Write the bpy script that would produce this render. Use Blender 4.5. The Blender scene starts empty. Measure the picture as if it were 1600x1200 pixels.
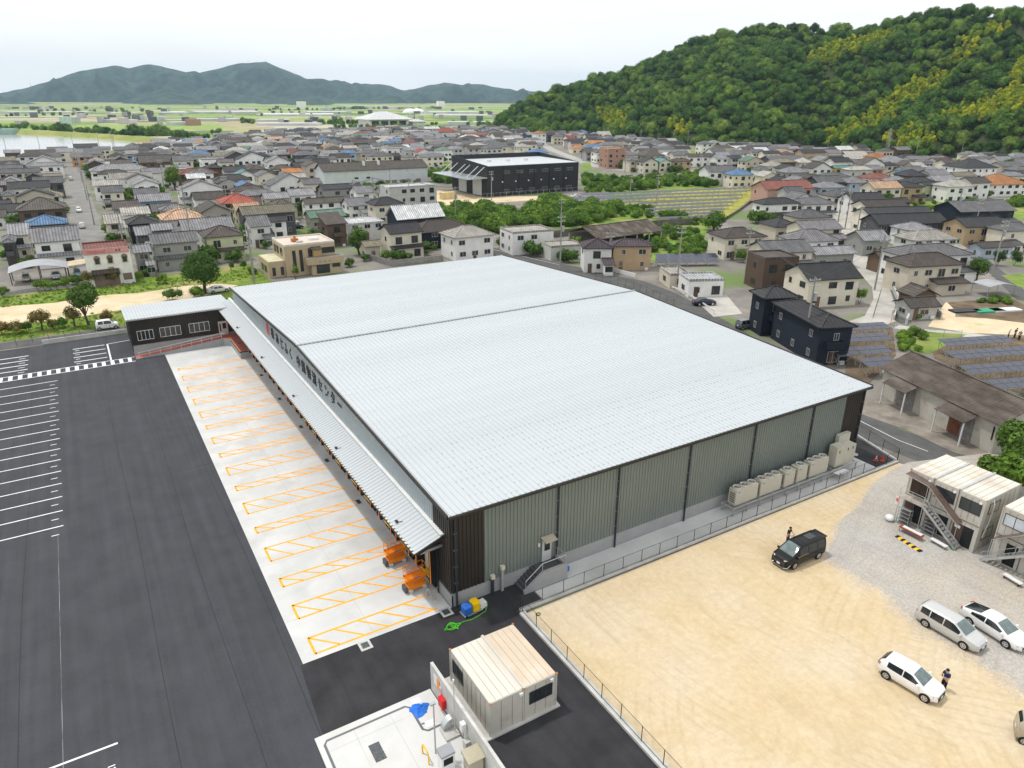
import bpy, math, random
from mathutils import Vector, Matrix, noise as mnoise
R_ = math.radians
random.seed(7)
scene = bpy.context.scene
COL = scene.collection

# ------------------------------------------------------------------ camera (solved from the two vanishing points)
CAM_H = 37.0
FPX = 1117.72                       # focal length in pixels of the 1600 px wide photograph
AX = ((0.85603211, 0.18860265, -0.48128792),      # world = AX @ camera vector
      (-0.51690051, 0.32093273, -0.79360951),
      (0.00478419, 0.92813319, 0.37221753))
cam_data = bpy.data.cameras.new('camera')
cam = bpy.data.objects.new('camera', cam_data)
COL.objects.link(cam)
cam_data.sensor_fit = 'HORIZONTAL'
cam_data.sensor_width = 36.0
cam_data.lens = FPX * 36.0 / 1600.0
cam_data.clip_start = 0.5
cam_data.clip_end = 40000.0
cam.matrix_world = Matrix([[AX[0][0], AX[0][1], AX[0][2], 0], [AX[1][0], AX[1][1], AX[1][2], 0],
                           [AX[2][0], AX[2][1], AX[2][2], CAM_H], [0, 0, 0, 1]])
scene.camera = cam

# ------------------------------------------------------------------ sky, sun, exposure
SUNV = Vector((-0.24, 0.34, 1.0)).normalized()     # towards the sun
world = bpy.data.worlds.new('World'); scene.world = world
world.use_nodes = True
wn, wl = world.node_tree.nodes, world.node_tree.links
wn.clear()
w_out = wn.new('ShaderNodeOutputWorld'); w_bg = wn.new('ShaderNodeBackground')
w_sky = wn.new('ShaderNodeTexSky'); w_sky.sky_type = 'NISHITA'; w_sky.sun_disc = False
w_sky.sun_elevation = math.asin(SUNV.z)
w_sky.sun_rotation = math.atan2(SUNV.x, SUNV.y)
w_sky.dust_density = 3.0; w_sky.air_density = 1.0; w_sky.ozone_density = 1.0
# thin overcast: a layer of pale cloud over the blue sky
w_tc = wn.new('ShaderNodeTexCoord'); w_map = wn.new('ShaderNodeMapping')
w_map.inputs['Scale'].default_value = (1.0, 1.0, 5.0)
w_nz = wn.new('ShaderNodeTexNoise'); w_nz.inputs['Scale'].default_value = 2.2
w_nz.inputs['Detail'].default_value = 7.0; w_nz.inputs['Roughness'].default_value = 0.55
w_rmp = wn.new('ShaderNodeValToRGB')
w_rmp.color_ramp.elements[0].position = 0.3; w_rmp.color_ramp.elements[0].color = (0.86, 0.86, 0.86, 1)
w_rmp.color_ramp.elements[1].position = 0.62; w_rmp.color_ramp.elements[1].color = (1, 1, 1, 1)
w_cl = wn.new('ShaderNodeRGB'); w_cl.outputs[0].default_value = (11.0, 11.05, 11.0, 1)
w_mix = wn.new('ShaderNodeMixRGB')
wl.new(w_tc.outputs['Generated'], w_map.inputs['Vector']); wl.new(w_map.outputs[0], w_nz.inputs['Vector'])
wl.new(w_nz.outputs['Fac'], w_rmp.inputs[0]); wl.new(w_rmp.outputs[0], w_mix.inputs[0])
wl.new(w_sky.outputs[0], w_mix.inputs[1]); wl.new(w_cl.outputs[0], w_mix.inputs[2])
wl.new(w_mix.outputs[0], w_bg.inputs['Color']); w_bg.inputs['Strength'].default_value = 0.1
wl.new(w_bg.outputs[0], w_out.inputs['Surface'])
sun_d = bpy.data.lights.new('sun', 'SUN'); sun_d.energy = 2.0; sun_d.angle = R_(2.5); sun_d.color = (1.0, 0.955, 0.89)
sun = bpy.data.objects.new('sun', sun_d); COL.objects.link(sun)
sun.rotation_euler = SUNV.to_track_quat('Z', 'Y').to_euler()
scene.view_settings.view_transform = 'Standard'; scene.view_settings.look = 'None'
scene.view_settings.exposure = 0.14; scene.view_settings.gamma = 1.0
scene.cycles.use_denoising = True
scene.cycles.max_bounces = 5; scene.cycles.diffuse_bounces = 2; scene.cycles.glossy_bounces = 2
scene.cycles.transmission_bounces = 2; scene.cycles.transparent_max_bounces = 6; scene.cycles.volume_bounces = 0
scene.cycles.caustics_reflective = False; scene.cycles.caustics_refractive = False

# ------------------------------------------------------------------ pixels -> places on a level
def ray(px, py):
    c = (px - 800.0, 600.0 - py, -FPX)
    return Vector([sum(AX[i][k] * c[k] for k in range(3)) for i in range(3)])
def W(px, py, z=0.0):
    r = ray(px, py); t = (z - CAM_H) / r.z
    return Vector((r.x * t, r.y * t, z))
def at_dist(px, py, dist):
    """point seen at a pixel, at a horizontal distance in metres"""
    r = ray(px, py); t = dist / math.hypot(r.x, r.y)
    return Vector((r.x * t, r.y * t, CAM_H + r.z * t))
def pix(p):
    d = Vector(p) - Vector((0, 0, CAM_H))
    c = [sum(AX[i][k] * d[i] for i in range(3)) for k in range(3)]
    return (800 + FPX * c[0] / -c[2], 600 - FPX * c[1] / -c[2])
REG = {'A': (0, 60), 'B': (400, 60), 'C': (800, 60), 'D': (1200, 60), 'E': (0, 340), 'F': (400, 300), 'G': (800, 300), 'H': (1200, 300)}
def Q(reg, x, y): return (REG[reg][0] + x / 4.0, REG[reg][1] + y / 4.0)

def interp(tab, u):
    if u <= tab[0][0]: return tab[0][1]
    for (a, va), (c, vc) in zip(tab[:-1], tab[1:]):
        if u <= c: return va + (vc - va) * (u - a) / (c - a)
    return tab[-1][1]
# ------------------------------------------------------------------ materials
MATS = {}
def mat(name, col, rough=0.8, metal=0.0, var=0.12, scale=0.6, bump=0.0, bscale=None, col2=None, mix=(0.4, 0.65), spec=0.3,
        rand=0.0, detail=6.0, trans=0.0, emit=None, stretch=None, coat=0.0, coord='Object', dirt=None, dscale=0.15, dmix=(0.5, 0.72)):
    if name in MATS: return MATS[name]
    m = bpy.data.materials.new(name); m.use_nodes = True; MATS[name] = m
    n, l = m.node_tree.nodes, m.node_tree.links
    b = n['Principled BSDF']
    b.inputs['Roughness'].default_value = rough; b.inputs['Metallic'].default_value = metal
    b.inputs['Specular IOR Level'].default_value = spec
    if coat: b.inputs['Coat Weight'].default_value = coat; b.inputs['Coat Roughness'].default_value = 0.05
    if emit: b.inputs['Emission Color'].default_value = (*emit[:3], 1); b.inputs['Emission Strength'].default_value = emit[3]
    tc = n.new('ShaderNodeTexCoord'); src = tc.outputs[coord]
    if stretch:
        mp = n.new('ShaderNodeMapping'); mp.inputs['Scale'].default_value = stretch
        l.new(src, mp.inputs['Vector']); src = mp.outputs[0]
    nz = n.new('ShaderNodeTexNoise'); nz.inputs['Scale'].default_value = scale; nz.inputs['Detail'].default_value = detail
    nz.inputs['Roughness'].default_value = 0.62
    l.new(src, nz.inputs['Vector'])
    rp = n.new('ShaderNodeValToRGB')
    c2 = col2 if col2 else tuple(min(1.0, c * (1 + var)) for c in col)
    c1 = col if col2 else tuple(c * (1 - var) for c in col)
    rp.color_ramp.elements[0].position = mix[0]; rp.color_ramp.elements[0].color = (*c1, 1)
    rp.color_ramp.elements[1].position = mix[1]; rp.color_ramp.elements[1].color = (*c2, 1)
    l.new(nz.outputs['Fac'], rp.inputs[0]); cs = rp.outputs[0]
    if dirt:
        n2 = n.new('ShaderNodeTexNoise'); n2.inputs['Scale'].default_value = dscale; n2.inputs['Detail'].default_value = 8
        l.new(src, n2.inputs['Vector'])
        r2 = n.new('ShaderNodeValToRGB'); r2.color_ramp.elements[0].position = dmix[0]; r2.color_ramp.elements[0].color = (0, 0, 0, 1)
        r2.color_ramp.elements[1].position = dmix[1]; r2.color_ramp.elements[1].color = (1, 1, 1, 1)
        mx = n.new('ShaderNodeMixRGB'); mx.inputs[2].default_value = (*dirt, 1)
        l.new(n2.outputs['Fac'], r2.inputs[0]); l.new(r2.outputs[0], mx.inputs[0]); l.new(cs, mx.inputs[1]); cs = mx.outputs[0]
    if rand:
        oi = n.new('ShaderNodeObjectInfo'); hs = n.new('ShaderNodeHueSaturation')
        mr = n.new('ShaderNodeMapRange'); mr.inputs['To Min'].default_value = 1 - rand; mr.inputs['To Max'].default_value = 1 + rand
        l.new(oi.outputs['Random'], mr.inputs['Value']); l.new(mr.outputs[0], hs.inputs['Value'])
        l.new(cs, hs.inputs['Color']); cs = hs.outputs[0]
    l.new(cs, b.inputs['Base Color'])
    if bump:
        nb = n.new('ShaderNodeTexNoise'); nb.inputs['Scale'].default_value = bscale or scale * 4; nb.inputs['Detail'].default_value = 5
        l.new(src, nb.inputs['Vector'])
        bp = n.new('ShaderNodeBump'); bp.inputs['Strength'].default_value = bump; bp.inputs['Distance'].default_value = 0.1
        l.new(nb.outputs['Fac'], bp.inputs['Height']); l.new(bp.outputs[0], b.inputs['Normal'])
    if trans:
        tr = n.new('ShaderNodeBsdfTranslucent'); ms = n.new('ShaderNodeMixShader'); ms.inputs[0].default_value = trans
        l.new(cs, tr.inputs['Color']); l.new(b.outputs[0], ms.inputs[1]); l.new(tr.outputs[0], ms.inputs[2])
        l.new(ms.outputs[0], n['Material Output'].inputs['Surface'])
    return m

# ------------------------------------------------------------------ mesh builder
class MB:
    def __init__(s): s.v = []; s.f = []; s.M = None
    def _a(s, pts):
        i = len(s.v)
        if s.M is not None: pts = [s.M @ Vector(p) for p in pts]
        s.v.extend([tuple(p) for p in pts]); return i
    def face(s, *pts): i = s._a(pts); s.f.append(tuple(range(i, i + len(pts)))); return s
    def box(s, x0, y0, z0, x1, y1, z1):
        i = s._a([(x0, y0, z0), (x1, y0, z0), (x1, y1, z0), (x0, y1, z0), (x0, y0, z1), (x1, y0, z1), (x1, y1, z1), (x0, y1, z1)])
        for q in ((0, 3, 2, 1), (4, 5, 6, 7), (0, 1, 5, 4), (1, 2, 6, 5), (2, 3, 7, 6), (3, 0, 4, 7)): s.f.append(tuple(i + k for k in q))
        return s
    def cbox(s, c, size): 
        return s.box(c[0] - size[0] / 2, c[1] - size[1] / 2, c[2] - size[2] / 2, c[0] + size[0] / 2, c[1] + size[1] / 2, c[2] + size[2] / 2)
    def prism(s, poly, z0, z1):
        """poly: counter-clockwise (x, y); z0/z1 number or list per corner"""
        n = len(poly)
        a = z0 if isinstance(z0, (list, tuple)) else [z0] * n
        b = z1 if isinstance(z1, (list, tuple)) else [z1] * n
        i = s._a([(p[0], p[1], a[k]) for k, p in enumerate(poly)] + [(p[0], p[1], b[k]) for k, p in enumerate(poly)])
        s.f.append(tuple(i + k for k in reversed(range(n)))); s.f.append(tuple(i + n + k for k in range(n)))
        for k in range(n): s.f.append((i + k, i + (k + 1) % n, i + n + (k + 1) % n, i + n + k))
        return s
    def loft(s, rings, cap=True, closed=True):
        i = len(s.v); n = len(rings[0])
        for r in rings: s._a(r)
        for a in range(len(rings) - 1):
            for k in range(n if closed else n - 1):
                k2 = (k + 1) % n
                s.f.append((i + a * n + k, i + a * n + k2, i + (a + 1) * n + k2, i + (a + 1) * n + k))
        if cap:
            s.f.append(tuple(i + k for k in reversed(range(n)))); s.f.append(tuple(i + (len(rings) - 1) * n + k for k in range(n)))
        return s
    def cyl(s, p0, p1, r0, r1=None, n=10, cap=True):
        p0 = Vector(p0); p1 = Vector(p1); r1 = r0 if r1 is None else r1
        d = p1 - p0
        if d.length < 1e-6: return s
        q = d.to_track_quat('Z', 'Y')
        rs = []
        for p, r in ((p0, r0), (p1, r1)):
            rs.append([p + q @ Vector((r * math.cos(2 * math.pi * k / n), r * math.sin(2 * math.pi * k / n), 0)) for k in range(n)])
        return s.loft(rs, cap)
    def tube(s, pts, r, n=8):
        for a, b in zip(pts[:-1], pts[1:]): s.cyl(a, b, r, r, n)
        return s
    def bar(s, p0, p1, w, h=None):
        p0 = Vector(p0); p1 = Vector(p1); d = p1 - p0; h = h or w
        q = d.to_track_quat('Y', 'Z')
        c = [(-w / 2, -h / 2), (w / 2, -h / 2), (w / 2, h / 2), (-w / 2, h / 2)]
        rs = [[p + q @ Vector((a, 0, b)) for a, b in c] for p in (p0, p1)]
        return s.loft(rs)
    def build(s, name, m, parent=None, smooth=False, loc=None, rz=0.0):
        me = bpy.data.meshes.new(name); me.from_pydata(s.v, [], s.f); me.update()
        if smooth: me.shade_smooth()
        return link(name, me, m, parent, loc, rz)
def fixn(me):
    import bmesh
    b = bmesh.new(); b.from_mesh(me); bmesh.ops.recalc_face_normals(b, faces=b.faces); b.to_mesh(me); b.free()
def link(name, me, m=None, parent=None, loc=None, rz=0.0):
    if m is not None and not me.materials: me.materials.append(m)
    o = bpy.data.objects.new(name, me); COL.objects.link(o)
    if parent is not None: o.parent = parent
    if loc is not None: o.location = loc
    if rz: o.rotation_euler = (0, 0, rz)
    return o
def tag(o, label, cat, group=None):
    o['label'] = label; o['category'] = cat
    if group: o['group'] = group
    return o
def thing(name, label, cat, loc=(0, 0, 0), rz=0.0, group=None):
    o = bpy.data.objects.new(name, None); COL.objects.link(o); o.empty_display_size = 0.3
    o.location = loc; o.rotation_euler = (0, 0, rz)
    return tag(o, label, cat, group)
def struct(o, kind='structure'): o['kind'] = kind; return o
def sheet(name, pts, z, m, kind='structure', parent=None):
    b = MB(); b.face(*[(p[0], p[1], z) for p in pts])
    o = b.build(name, m, parent); fix_up(o.data)
    if parent is None: o['kind'] = kind
    return o
def fix_up(me):
    for p in me.polygons:
        if p.normal.z < 0: p.flip()
    me.update()
def copy_tree(o, parent=None):
    c = o.copy(); COL.objects.link(c)
    if parent is not None: c.parent = parent
    for ch in o.children: copy_tree(ch, c)
    return c
def strip(name, pts, width, z, m, parent=None, th=None):
    """a band of constant width along a polyline on the ground"""
    P = [Vector((p[0], p[1])) for p in pts]; L = []; Rr = []
    for i, p in enumerate(P):
        a = P[max(0, i - 1)]; c = P[min(len(P) - 1, i + 1)]
        d = (c - a).normalized(); nrm = Vector((-d.y, d.x)) * width / 2
        L.append(p + nrm); Rr.append(p - nrm)
    b = MB()
    if th:
        rs = [[(L[i].x, L[i].y, z), (Rr[i].x, Rr[i].y, z), (Rr[i].x, Rr[i].y, z + th), (L[i].x, L[i].y, z + th)] for i in range(len(P))]
        b.loft(rs); o = b.build(name, m, parent); fixn(o.data); return o
    for i in range(len(P) - 1):
        b.face((Rr[i].x, Rr[i].y, z), (Rr[i + 1].x, Rr[i + 1].y, z), (L[i + 1].x, L[i + 1].y, z), (L[i].x, L[i].y, z))
    o = b.build(name, m, parent); fix_up(o.data); return o
def text_mesh(name, body, size, m, parent, loc, rot, bold=0.0, extrude=0.01, align='CENTER'):
    cu = bpy.data.curves.new(name, 'FONT'); cu.body = body; cu.size = size; cu.align_x = align; cu.align_y = 'CENTER'
    cu.extrude = extrude; cu.offset = bold
    to = bpy.data.objects.new(name, cu); COL.objects.link(to)
    bpy.context.view_layer.update()
    me = bpy.data.meshes.new_from_object(to.evaluated_get(bpy.context.evaluated_depsgraph_get()))
    bpy.data.objects.remove(to); bpy.data.curves.remove(cu)
    me.name = name; me.materials.clear()
    o = link(name, me, m, parent, loc); o.rotation_euler = rot
    return o

def BX(name, m, parent, *a): return MB().box(*a).build(name, m, parent)
def CY(name, m, parent, *a, **k): return MB().cyl(*a, **k).build(name, m, parent)
# plain colours used all over
WHITE = mat('white_paint', (0.72, 0.73, 0.73), 0.6, var=0.06)
GREYM = mat('grey_metal', (0.42, 0.44, 0.45), 0.45, metal=0.6, var=0.1)
GALV = mat('galvanised_steel', (0.55, 0.57, 0.58), 0.4, metal=0.7, var=0.1)
DARKM = mat('dark_metal', (0.03, 0.03, 0.033), 0.5, var=0.2)
BROWNM = mat('dark_brown_metal', (0.028, 0.024, 0.021), 0.5, var=0.15)
BLACK = mat('black_rubber', (0.012, 0.012, 0.012), 0.7, var=0.2)
GLASS = mat('window_glass', (0.03, 0.036, 0.04), 0.08, var=0.3, scale=0.5, spec=0.6)
CONC = mat('concrete', (0.50, 0.50, 0.48), 0.85, var=0.1, scale=1.2, bump=0.05, dirt=(0.40, 0.39, 0.37), dscale=0.5)
ORANGE = mat('orange_paint', (0.88, 0.40, 0.03), 0.7, var=0.1, scale=2.0, dirt=(0.75, 0.42, 0.15), dscale=1.5, dmix=(0.6, 0.8))
LINEW = mat('white_line_paint', (0.75, 0.76, 0.78), 0.7, var=0.08, scale=3.0, dirt=(0.45, 0.45, 0.47), dscale=2.0, dmix=(0.62, 0.8))
YELLOW = mat('yellow_paint', (0.85, 0.5, 0.02), 0.5, var=0.08)
# =================================================================== the setting: ground, water, hills
def field_material():
    m = bpy.data.materials.new('fields'); m.use_nodes = True; n, l = m.node_tree.nodes, m.node_tree.links
    b = n['Principled BSDF']; b.inputs['Roughness'].default_value = 0.9; b.inputs['Specular IOR Level'].default_value = 0.1
    tc = n.new('ShaderNodeTexCoord'); mp = n.new('ShaderNodeMapping'); mp.inputs['Scale'].default_value = (1 / 170.0, 1 / 90.0, 0)
    mp.inputs['Rotation'].default_value = (0, 0, 0.12)
    vo = n.new('ShaderNodeTexVoronoi'); vo.distance = 'CHEBYCHEV'; vo.inputs['Scale'].default_value = 1.0; vo.inputs['Randomness'].default_value = 0.7
    sp = n.new('ShaderNodeSeparateColor'); rp = n.new('ShaderNodeValToRGB'); rp.color_ramp.interpolation = 'CONSTANT'
    cols = [(0.0, (0.17, 0.26, 0.07)), (0.16, (0.25, 0.34, 0.10)), (0.34, (0.33, 0.34, 0.16)), (0.5, (0.12, 0.20, 0.06)), (0.62, (0.36, 0.31, 0.20)), (0.75, (0.24, 0.36, 0.09)), (0.9, (0.42, 0.40, 0.32))]
    el = rp.color_ramp.elements
    el[0].position = 0; el[0].color = (*cols[0][1], 1); el[1].position = cols[1][0]; el[1].color = (*cols[1][1], 1)
    for p, c in cols[2:]: e = el.new(p); e.color = (*c, 1)
    nz = n.new('ShaderNodeTexNoise'); nz.inputs['Scale'].default_value = 0.05; nz.inputs['Detail'].default_value = 8
    mx = n.new('ShaderNodeMixRGB'); mx.blend_type = 'OVERLAY'; mx.inputs[0].default_value = 0.5
    l.new(tc.outputs['Object'], mp.inputs['Vector']); l.new(mp.outputs[0], vo.inputs['Vector']); l.new(vo.outputs['Color'], sp.inputs[0])
    l.new(sp.outputs[0], rp.inputs[0]); l.new(tc.outputs['Object'], nz.inputs['Vector'])
    l.new(rp.outputs[0], mx.inputs[1]); l.new(nz.outputs['Fac'], mx.inputs[2]); l.new(mx.outputs[0], b.inputs['Base Color'])
    return m
GR = 9000.0
sheet('ground', [(-GR, -900), (GR, -900), (GR, GR), (-GR, GR)], -0.06, field_material())
TOWNM = mat('town_ground', (0.17, 0.16, 0.145), 0.9, col2=(0.27, 0.25, 0.22), scale=0.12, dirt=(0.13, 0.19, 0.06), dscale=0.06, dmix=(0.52, 0.62))
sheet('town_ground', [W(-260, 262), W(0, 246), W(235, 236), W(400, 222), W(660, 207), W(800, 206), W(1000, 217), W(1300, 234), W(1800, 270), (160, -60), (-70, -60), (-120, 180)], -0.045, TOWNM)

# asphalt yard: worn paving lanes laid side by side
def asphalt(name, c1, c2, lanes=None, seam=(0.02, 0.02, 0.023)):
    m = mat(name, c1, 0.88, col2=c2, scale=0.35, mix=(0.35, 0.7), spec=0.25, detail=9)
    n, l = m.node_tree.nodes, m.node_tree.links; b = n['Principled BSDF']; cs = b.inputs['Base Color'].links[0].from_socket
    tc = n.new('ShaderNodeTexCoord')
    fine = n.new('ShaderNodeTexNoise'); fine.inputs['Scale'].default_value = 7.0; fine.inputs['Detail'].default_value = 6; fine.inputs['Roughness'].default_value = 0.8
    mx = n.new('ShaderNodeMixRGB'); mx.blend_type = 'OVERLAY'; mx.inputs[0].default_value = 0.35
    l.new(tc.outputs['Object'], fine.inputs['Vector']); l.new(cs, mx.inputs[1]); l.new(fine.outputs['Fac'], mx.inputs[2]); cs = mx.outputs[0]
    mp = n.new('ShaderNodeMapping'); mp.inputs['Scale'].default_value = (1.6, 0.05, 1)
    st = n.new('ShaderNodeTexNoise'); st.inputs['Scale'].default_value = 1.0; st.inputs['Detail'].default_value = 5
    m2 = n.new('ShaderNodeMixRGB'); m2.blend_type = 'OVERLAY'; m2.inputs[0].default_value = 0.3
    l.new(tc.outputs['Object'], mp.inputs[0]); l.new(mp.outputs[0], st.inputs[0]); l.new(cs, m2.inputs[1]); l.new(st.outputs['Fac'], m2.inputs[2])
    l.new(m2.outputs[0], b.inputs['Base Color'])
    bp = n.new('ShaderNodeBump'); bp.inputs['Strength'].default_value = 0.25; bp.inputs['Distance'].default_value = 0.02
    fb = n.new('ShaderNodeTexNoise'); fb.inputs['Scale'].default_value = 30.0
    l.new(tc.outputs['Object'], fb.inputs[0]); l.new(fb.outputs['Fac'], bp.inputs['Height']); l.new(bp.outputs[0], b.inputs['Normal'])
    return m
ASPH = asphalt('yard_asphalt', (0.046, 0.049, 0.057), (0.060, 0.063, 0.072))
ASPH2 = asphalt('fresh_asphalt', (0.024, 0.024, 0.027), (0.043, 0.043, 0.048))
ROADM = asphalt('road_asphalt', (0.08, 0.08, 0.08), (0.12, 0.12, 0.118))
SEAM = mat('asphalt_seam', (0.033, 0.033, 0.038), 0.9, scale=0.5)
yard = sheet('asphalt_yard', [(-60, -40), (60, -40), (60, 20), (24.4, 20), (24.4, 41.3), (8.4, 41.3), (8.4, 116.8), (4.4, 116.8), (4.4, 131.0), (-60, 131.0)], 0.0, ASPH)
fresh = sheet('fresh_asphalt_strip', [(7.7, 41.06), (19.1, 41.06), (19.1, 41.2), (26.1, 41.2), (26.1, 38.3), (23.7, 38.3), (23.7, 2), (13.0, 2), (13.0, 33.0), (7.2, 34.0)], 0.004, ASPH2)
sheet('fresh_asphalt_strip', [(69.3, 38.0), (73.0, 38.0), (74.0, 43.5), (74.2, 60), (69.3, 60)], 0.004, ASPH2)
for x in (-9.0, -0.55, 3.6, 7.2):
    strip('paving_seam', [(x + 0.12 * math.sin(y * 0.13 + x), y) for y in range(6, 116, 5)], 0.055, 0.003, SEAM, yard)
strip('paving_seam', [(4.2, 75.5), (8.0, 75.6)], 0.07, 0.003, SEAM, yard)

# concrete apron
APRON = mat('apron_concrete', (0.52, 0.525, 0.52), 0.8, col2=(0.60, 0.60, 0.59), scale=0.25, bump=0.03, dirt=(0.47, 0.47, 0.46), dscale=0.35)
apron = sheet('concrete_apron', [(7.9, 41.1), (19.5, 41.1), (19.5, 118), (4.3, 118), (8.1, 116.1)], 0.008, APRON)
sheet('concrete_path', [(26.2, 38.2), (69.3, 38.2), (69.3, 41.1), (26.2, 41.1)], 0.012, APRON)

# white stall lines, crossing, parking marks
def mark(name, pts, w, m, parent, z=0.005): return strip(name, pts, w, z, m, parent)
for k in range(16):
    y = 112.1 - 3.02 * k
    mark('stall_line', [(-24, y), (-6.15, y)], 0.15, LINEW, yard)
    mark('stall_tick', [(-7.1, y - 1.5), (-6.5, y - 1.5)], 0.11, LINEW, yard)
    if k > 13: break
mark('stall_line', [(-12, 40.45), (-3.75, 40.38)], 0.15, LINEW, yard)
mark('chalk_line', [(-6.7, 10), (-6.6, 68)], 0.022, mat('chalk', (.3, .31, .33), .9, var=.5, scale=.4), yard)
for k in range(4):
    y = 126.2 - 2.25 * k
    mark('stall_line', [(-22, y), (-9.8, y)], 0.24, LINEW, yard)
    mark('stall_tick', [(-11, y - 1.1), (-10.2, y - 1.1)], 0.16, LINEW, yard)
    mark('stall_line', [(-3.95, y), (0.45, y)], 0.24, LINEW, yard)
    mark('stall_tick', [(-3.7, y - 1.0), (-3.1, y - 1.0)], 0.16, LINEW, yard)
mark('stall_line', [(0.85, 126.4), (0.85, 117.8)], 0.24, LINEW, yard)
mark('stall_line', [(0.85, 126.4), (4.2, 126.9)], 0.16, LINEW, yard)
mark('crossing_edge', [(-24, 117.0), (4.0, 117.55)], 0.16, LINEW, yard)
mark('crossing_edge', [(-24, 115.1), (4.0, 115.45)], 0.16, LINEW, yard)
for k in range(24):
    x = -23.4 + 1.16 * k
    mark('crossing_bar', [(x, 115.2 + (x + 24) * 0.0125), (x, 116.9 + (x + 24) * 0.0196)], 0.5, LINEW, yard, 0.007)
text_mesh('yard_number', '12', 0.55, LINEW, yard, (*W(174, 1200).xy, 0.006), (0, 0, R_(-90)), 0.01, 0.0)
# the orange hatched islands between the truck bays
ISL = [((240 + a / 6.667, 540 + b / 6.667), (240 + c / 6.667, 540 + d / 6.667)) for a, b, c, d in
       [(262, 240, 272, 260), (302, 322, 322, 365), (352, 435, 380, 487), (412, 562, 440, 618), (475, 695, 505, 752), (540, 837, 556, 870), (600, 965, 632, 1025), (673, 1130, 697, 1165)]]
ISL += [((340 + a / 5.333, 680 + b / 5.333), (340 + c / 5.333, 680 + d / 5.333)) for a, b, c, d in
        [(60, 275, 92, 335), (133, 432, 153, 467), (200, 572, 245, 658), (293, 777, 318, 820), (375, 948, 430, 1055)]]
ISL += [((435, 905), (440, 918)), ((455, 947), (463, 968)), ((480, 998), (489, 1023))]
ISLY = [(W(*a).y, W(*b).y) for a, b in ISL]
for ya, yb in ISLY:
    b = MB(); x0, x1 = 8.95, 18.55; hw = 0.075; z = 0.012
    def seg(p, q, w=0.18):
        p = Vector((*p, z)); q = Vector((*q, z)); d = (q - p).normalized(); nn = Vector((-d.y, d.x, 0)) * w / 2
        b.face(p - nn, q - nn, q + nn, p + nn)
    seg((x0, ya), (x1, ya)); seg((x0, yb), (x1, yb)); seg((x0, ya + hw), (x0, yb - hw), 0.2)
    n = 5; wdt = ya - yb
    for k in range(n):
        xs = x0 + 0.1 + k * (x1 - x0 - 0.3) / n; seg((xs, ya - hw), (xs + 1.25 + 0.25 * wdt, yb + hw), 0.16)
        z += 0.0005
    o = b.build('bay_island_marking', ORANGE, apron); fix_up(o.data)
JOINT = mat('concrete_joint', (0.42, 0.42, 0.41), 0.9)
for x in (13.3,): strip('apron_joint', [(x, 41.2), (x, 116)], 0.03, 0.0105, JOINT, apron)
for k in range(9): strip('apron_joint', [(8.0, 46 + 8 * k), (19.4, 46 + 8 * k)], 0.02, 0.0102, JOINT, apron)
GRATE = mat('iron_grate', (0.10, 0.11, 0.12), 0.5, metal=0.5, var=0.3, scale=8)
for k in range(6):
    b = MB(); b.box(18.55, 49.5 + k * 10.0, 0.009, 18.95, 50.3 + k * 10.0, 0.02); b.build('drain_grate', GRATE, apron)
for x, y in ((12.3, 40.75), (18.95, 41.0)):
    b = MB(); b.box(x - 0.45, y - 0.6, 0.0, x + 0.45, y + 0.4, 0.016); b.build('drain_frame', CONC, apron)
    b = MB(); b.box(x - 0.27, y - 0.4, 0.017, x + 0.27, y + 0.2, 0.024); b.build('drain_grate', GRATE, apron)

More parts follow.
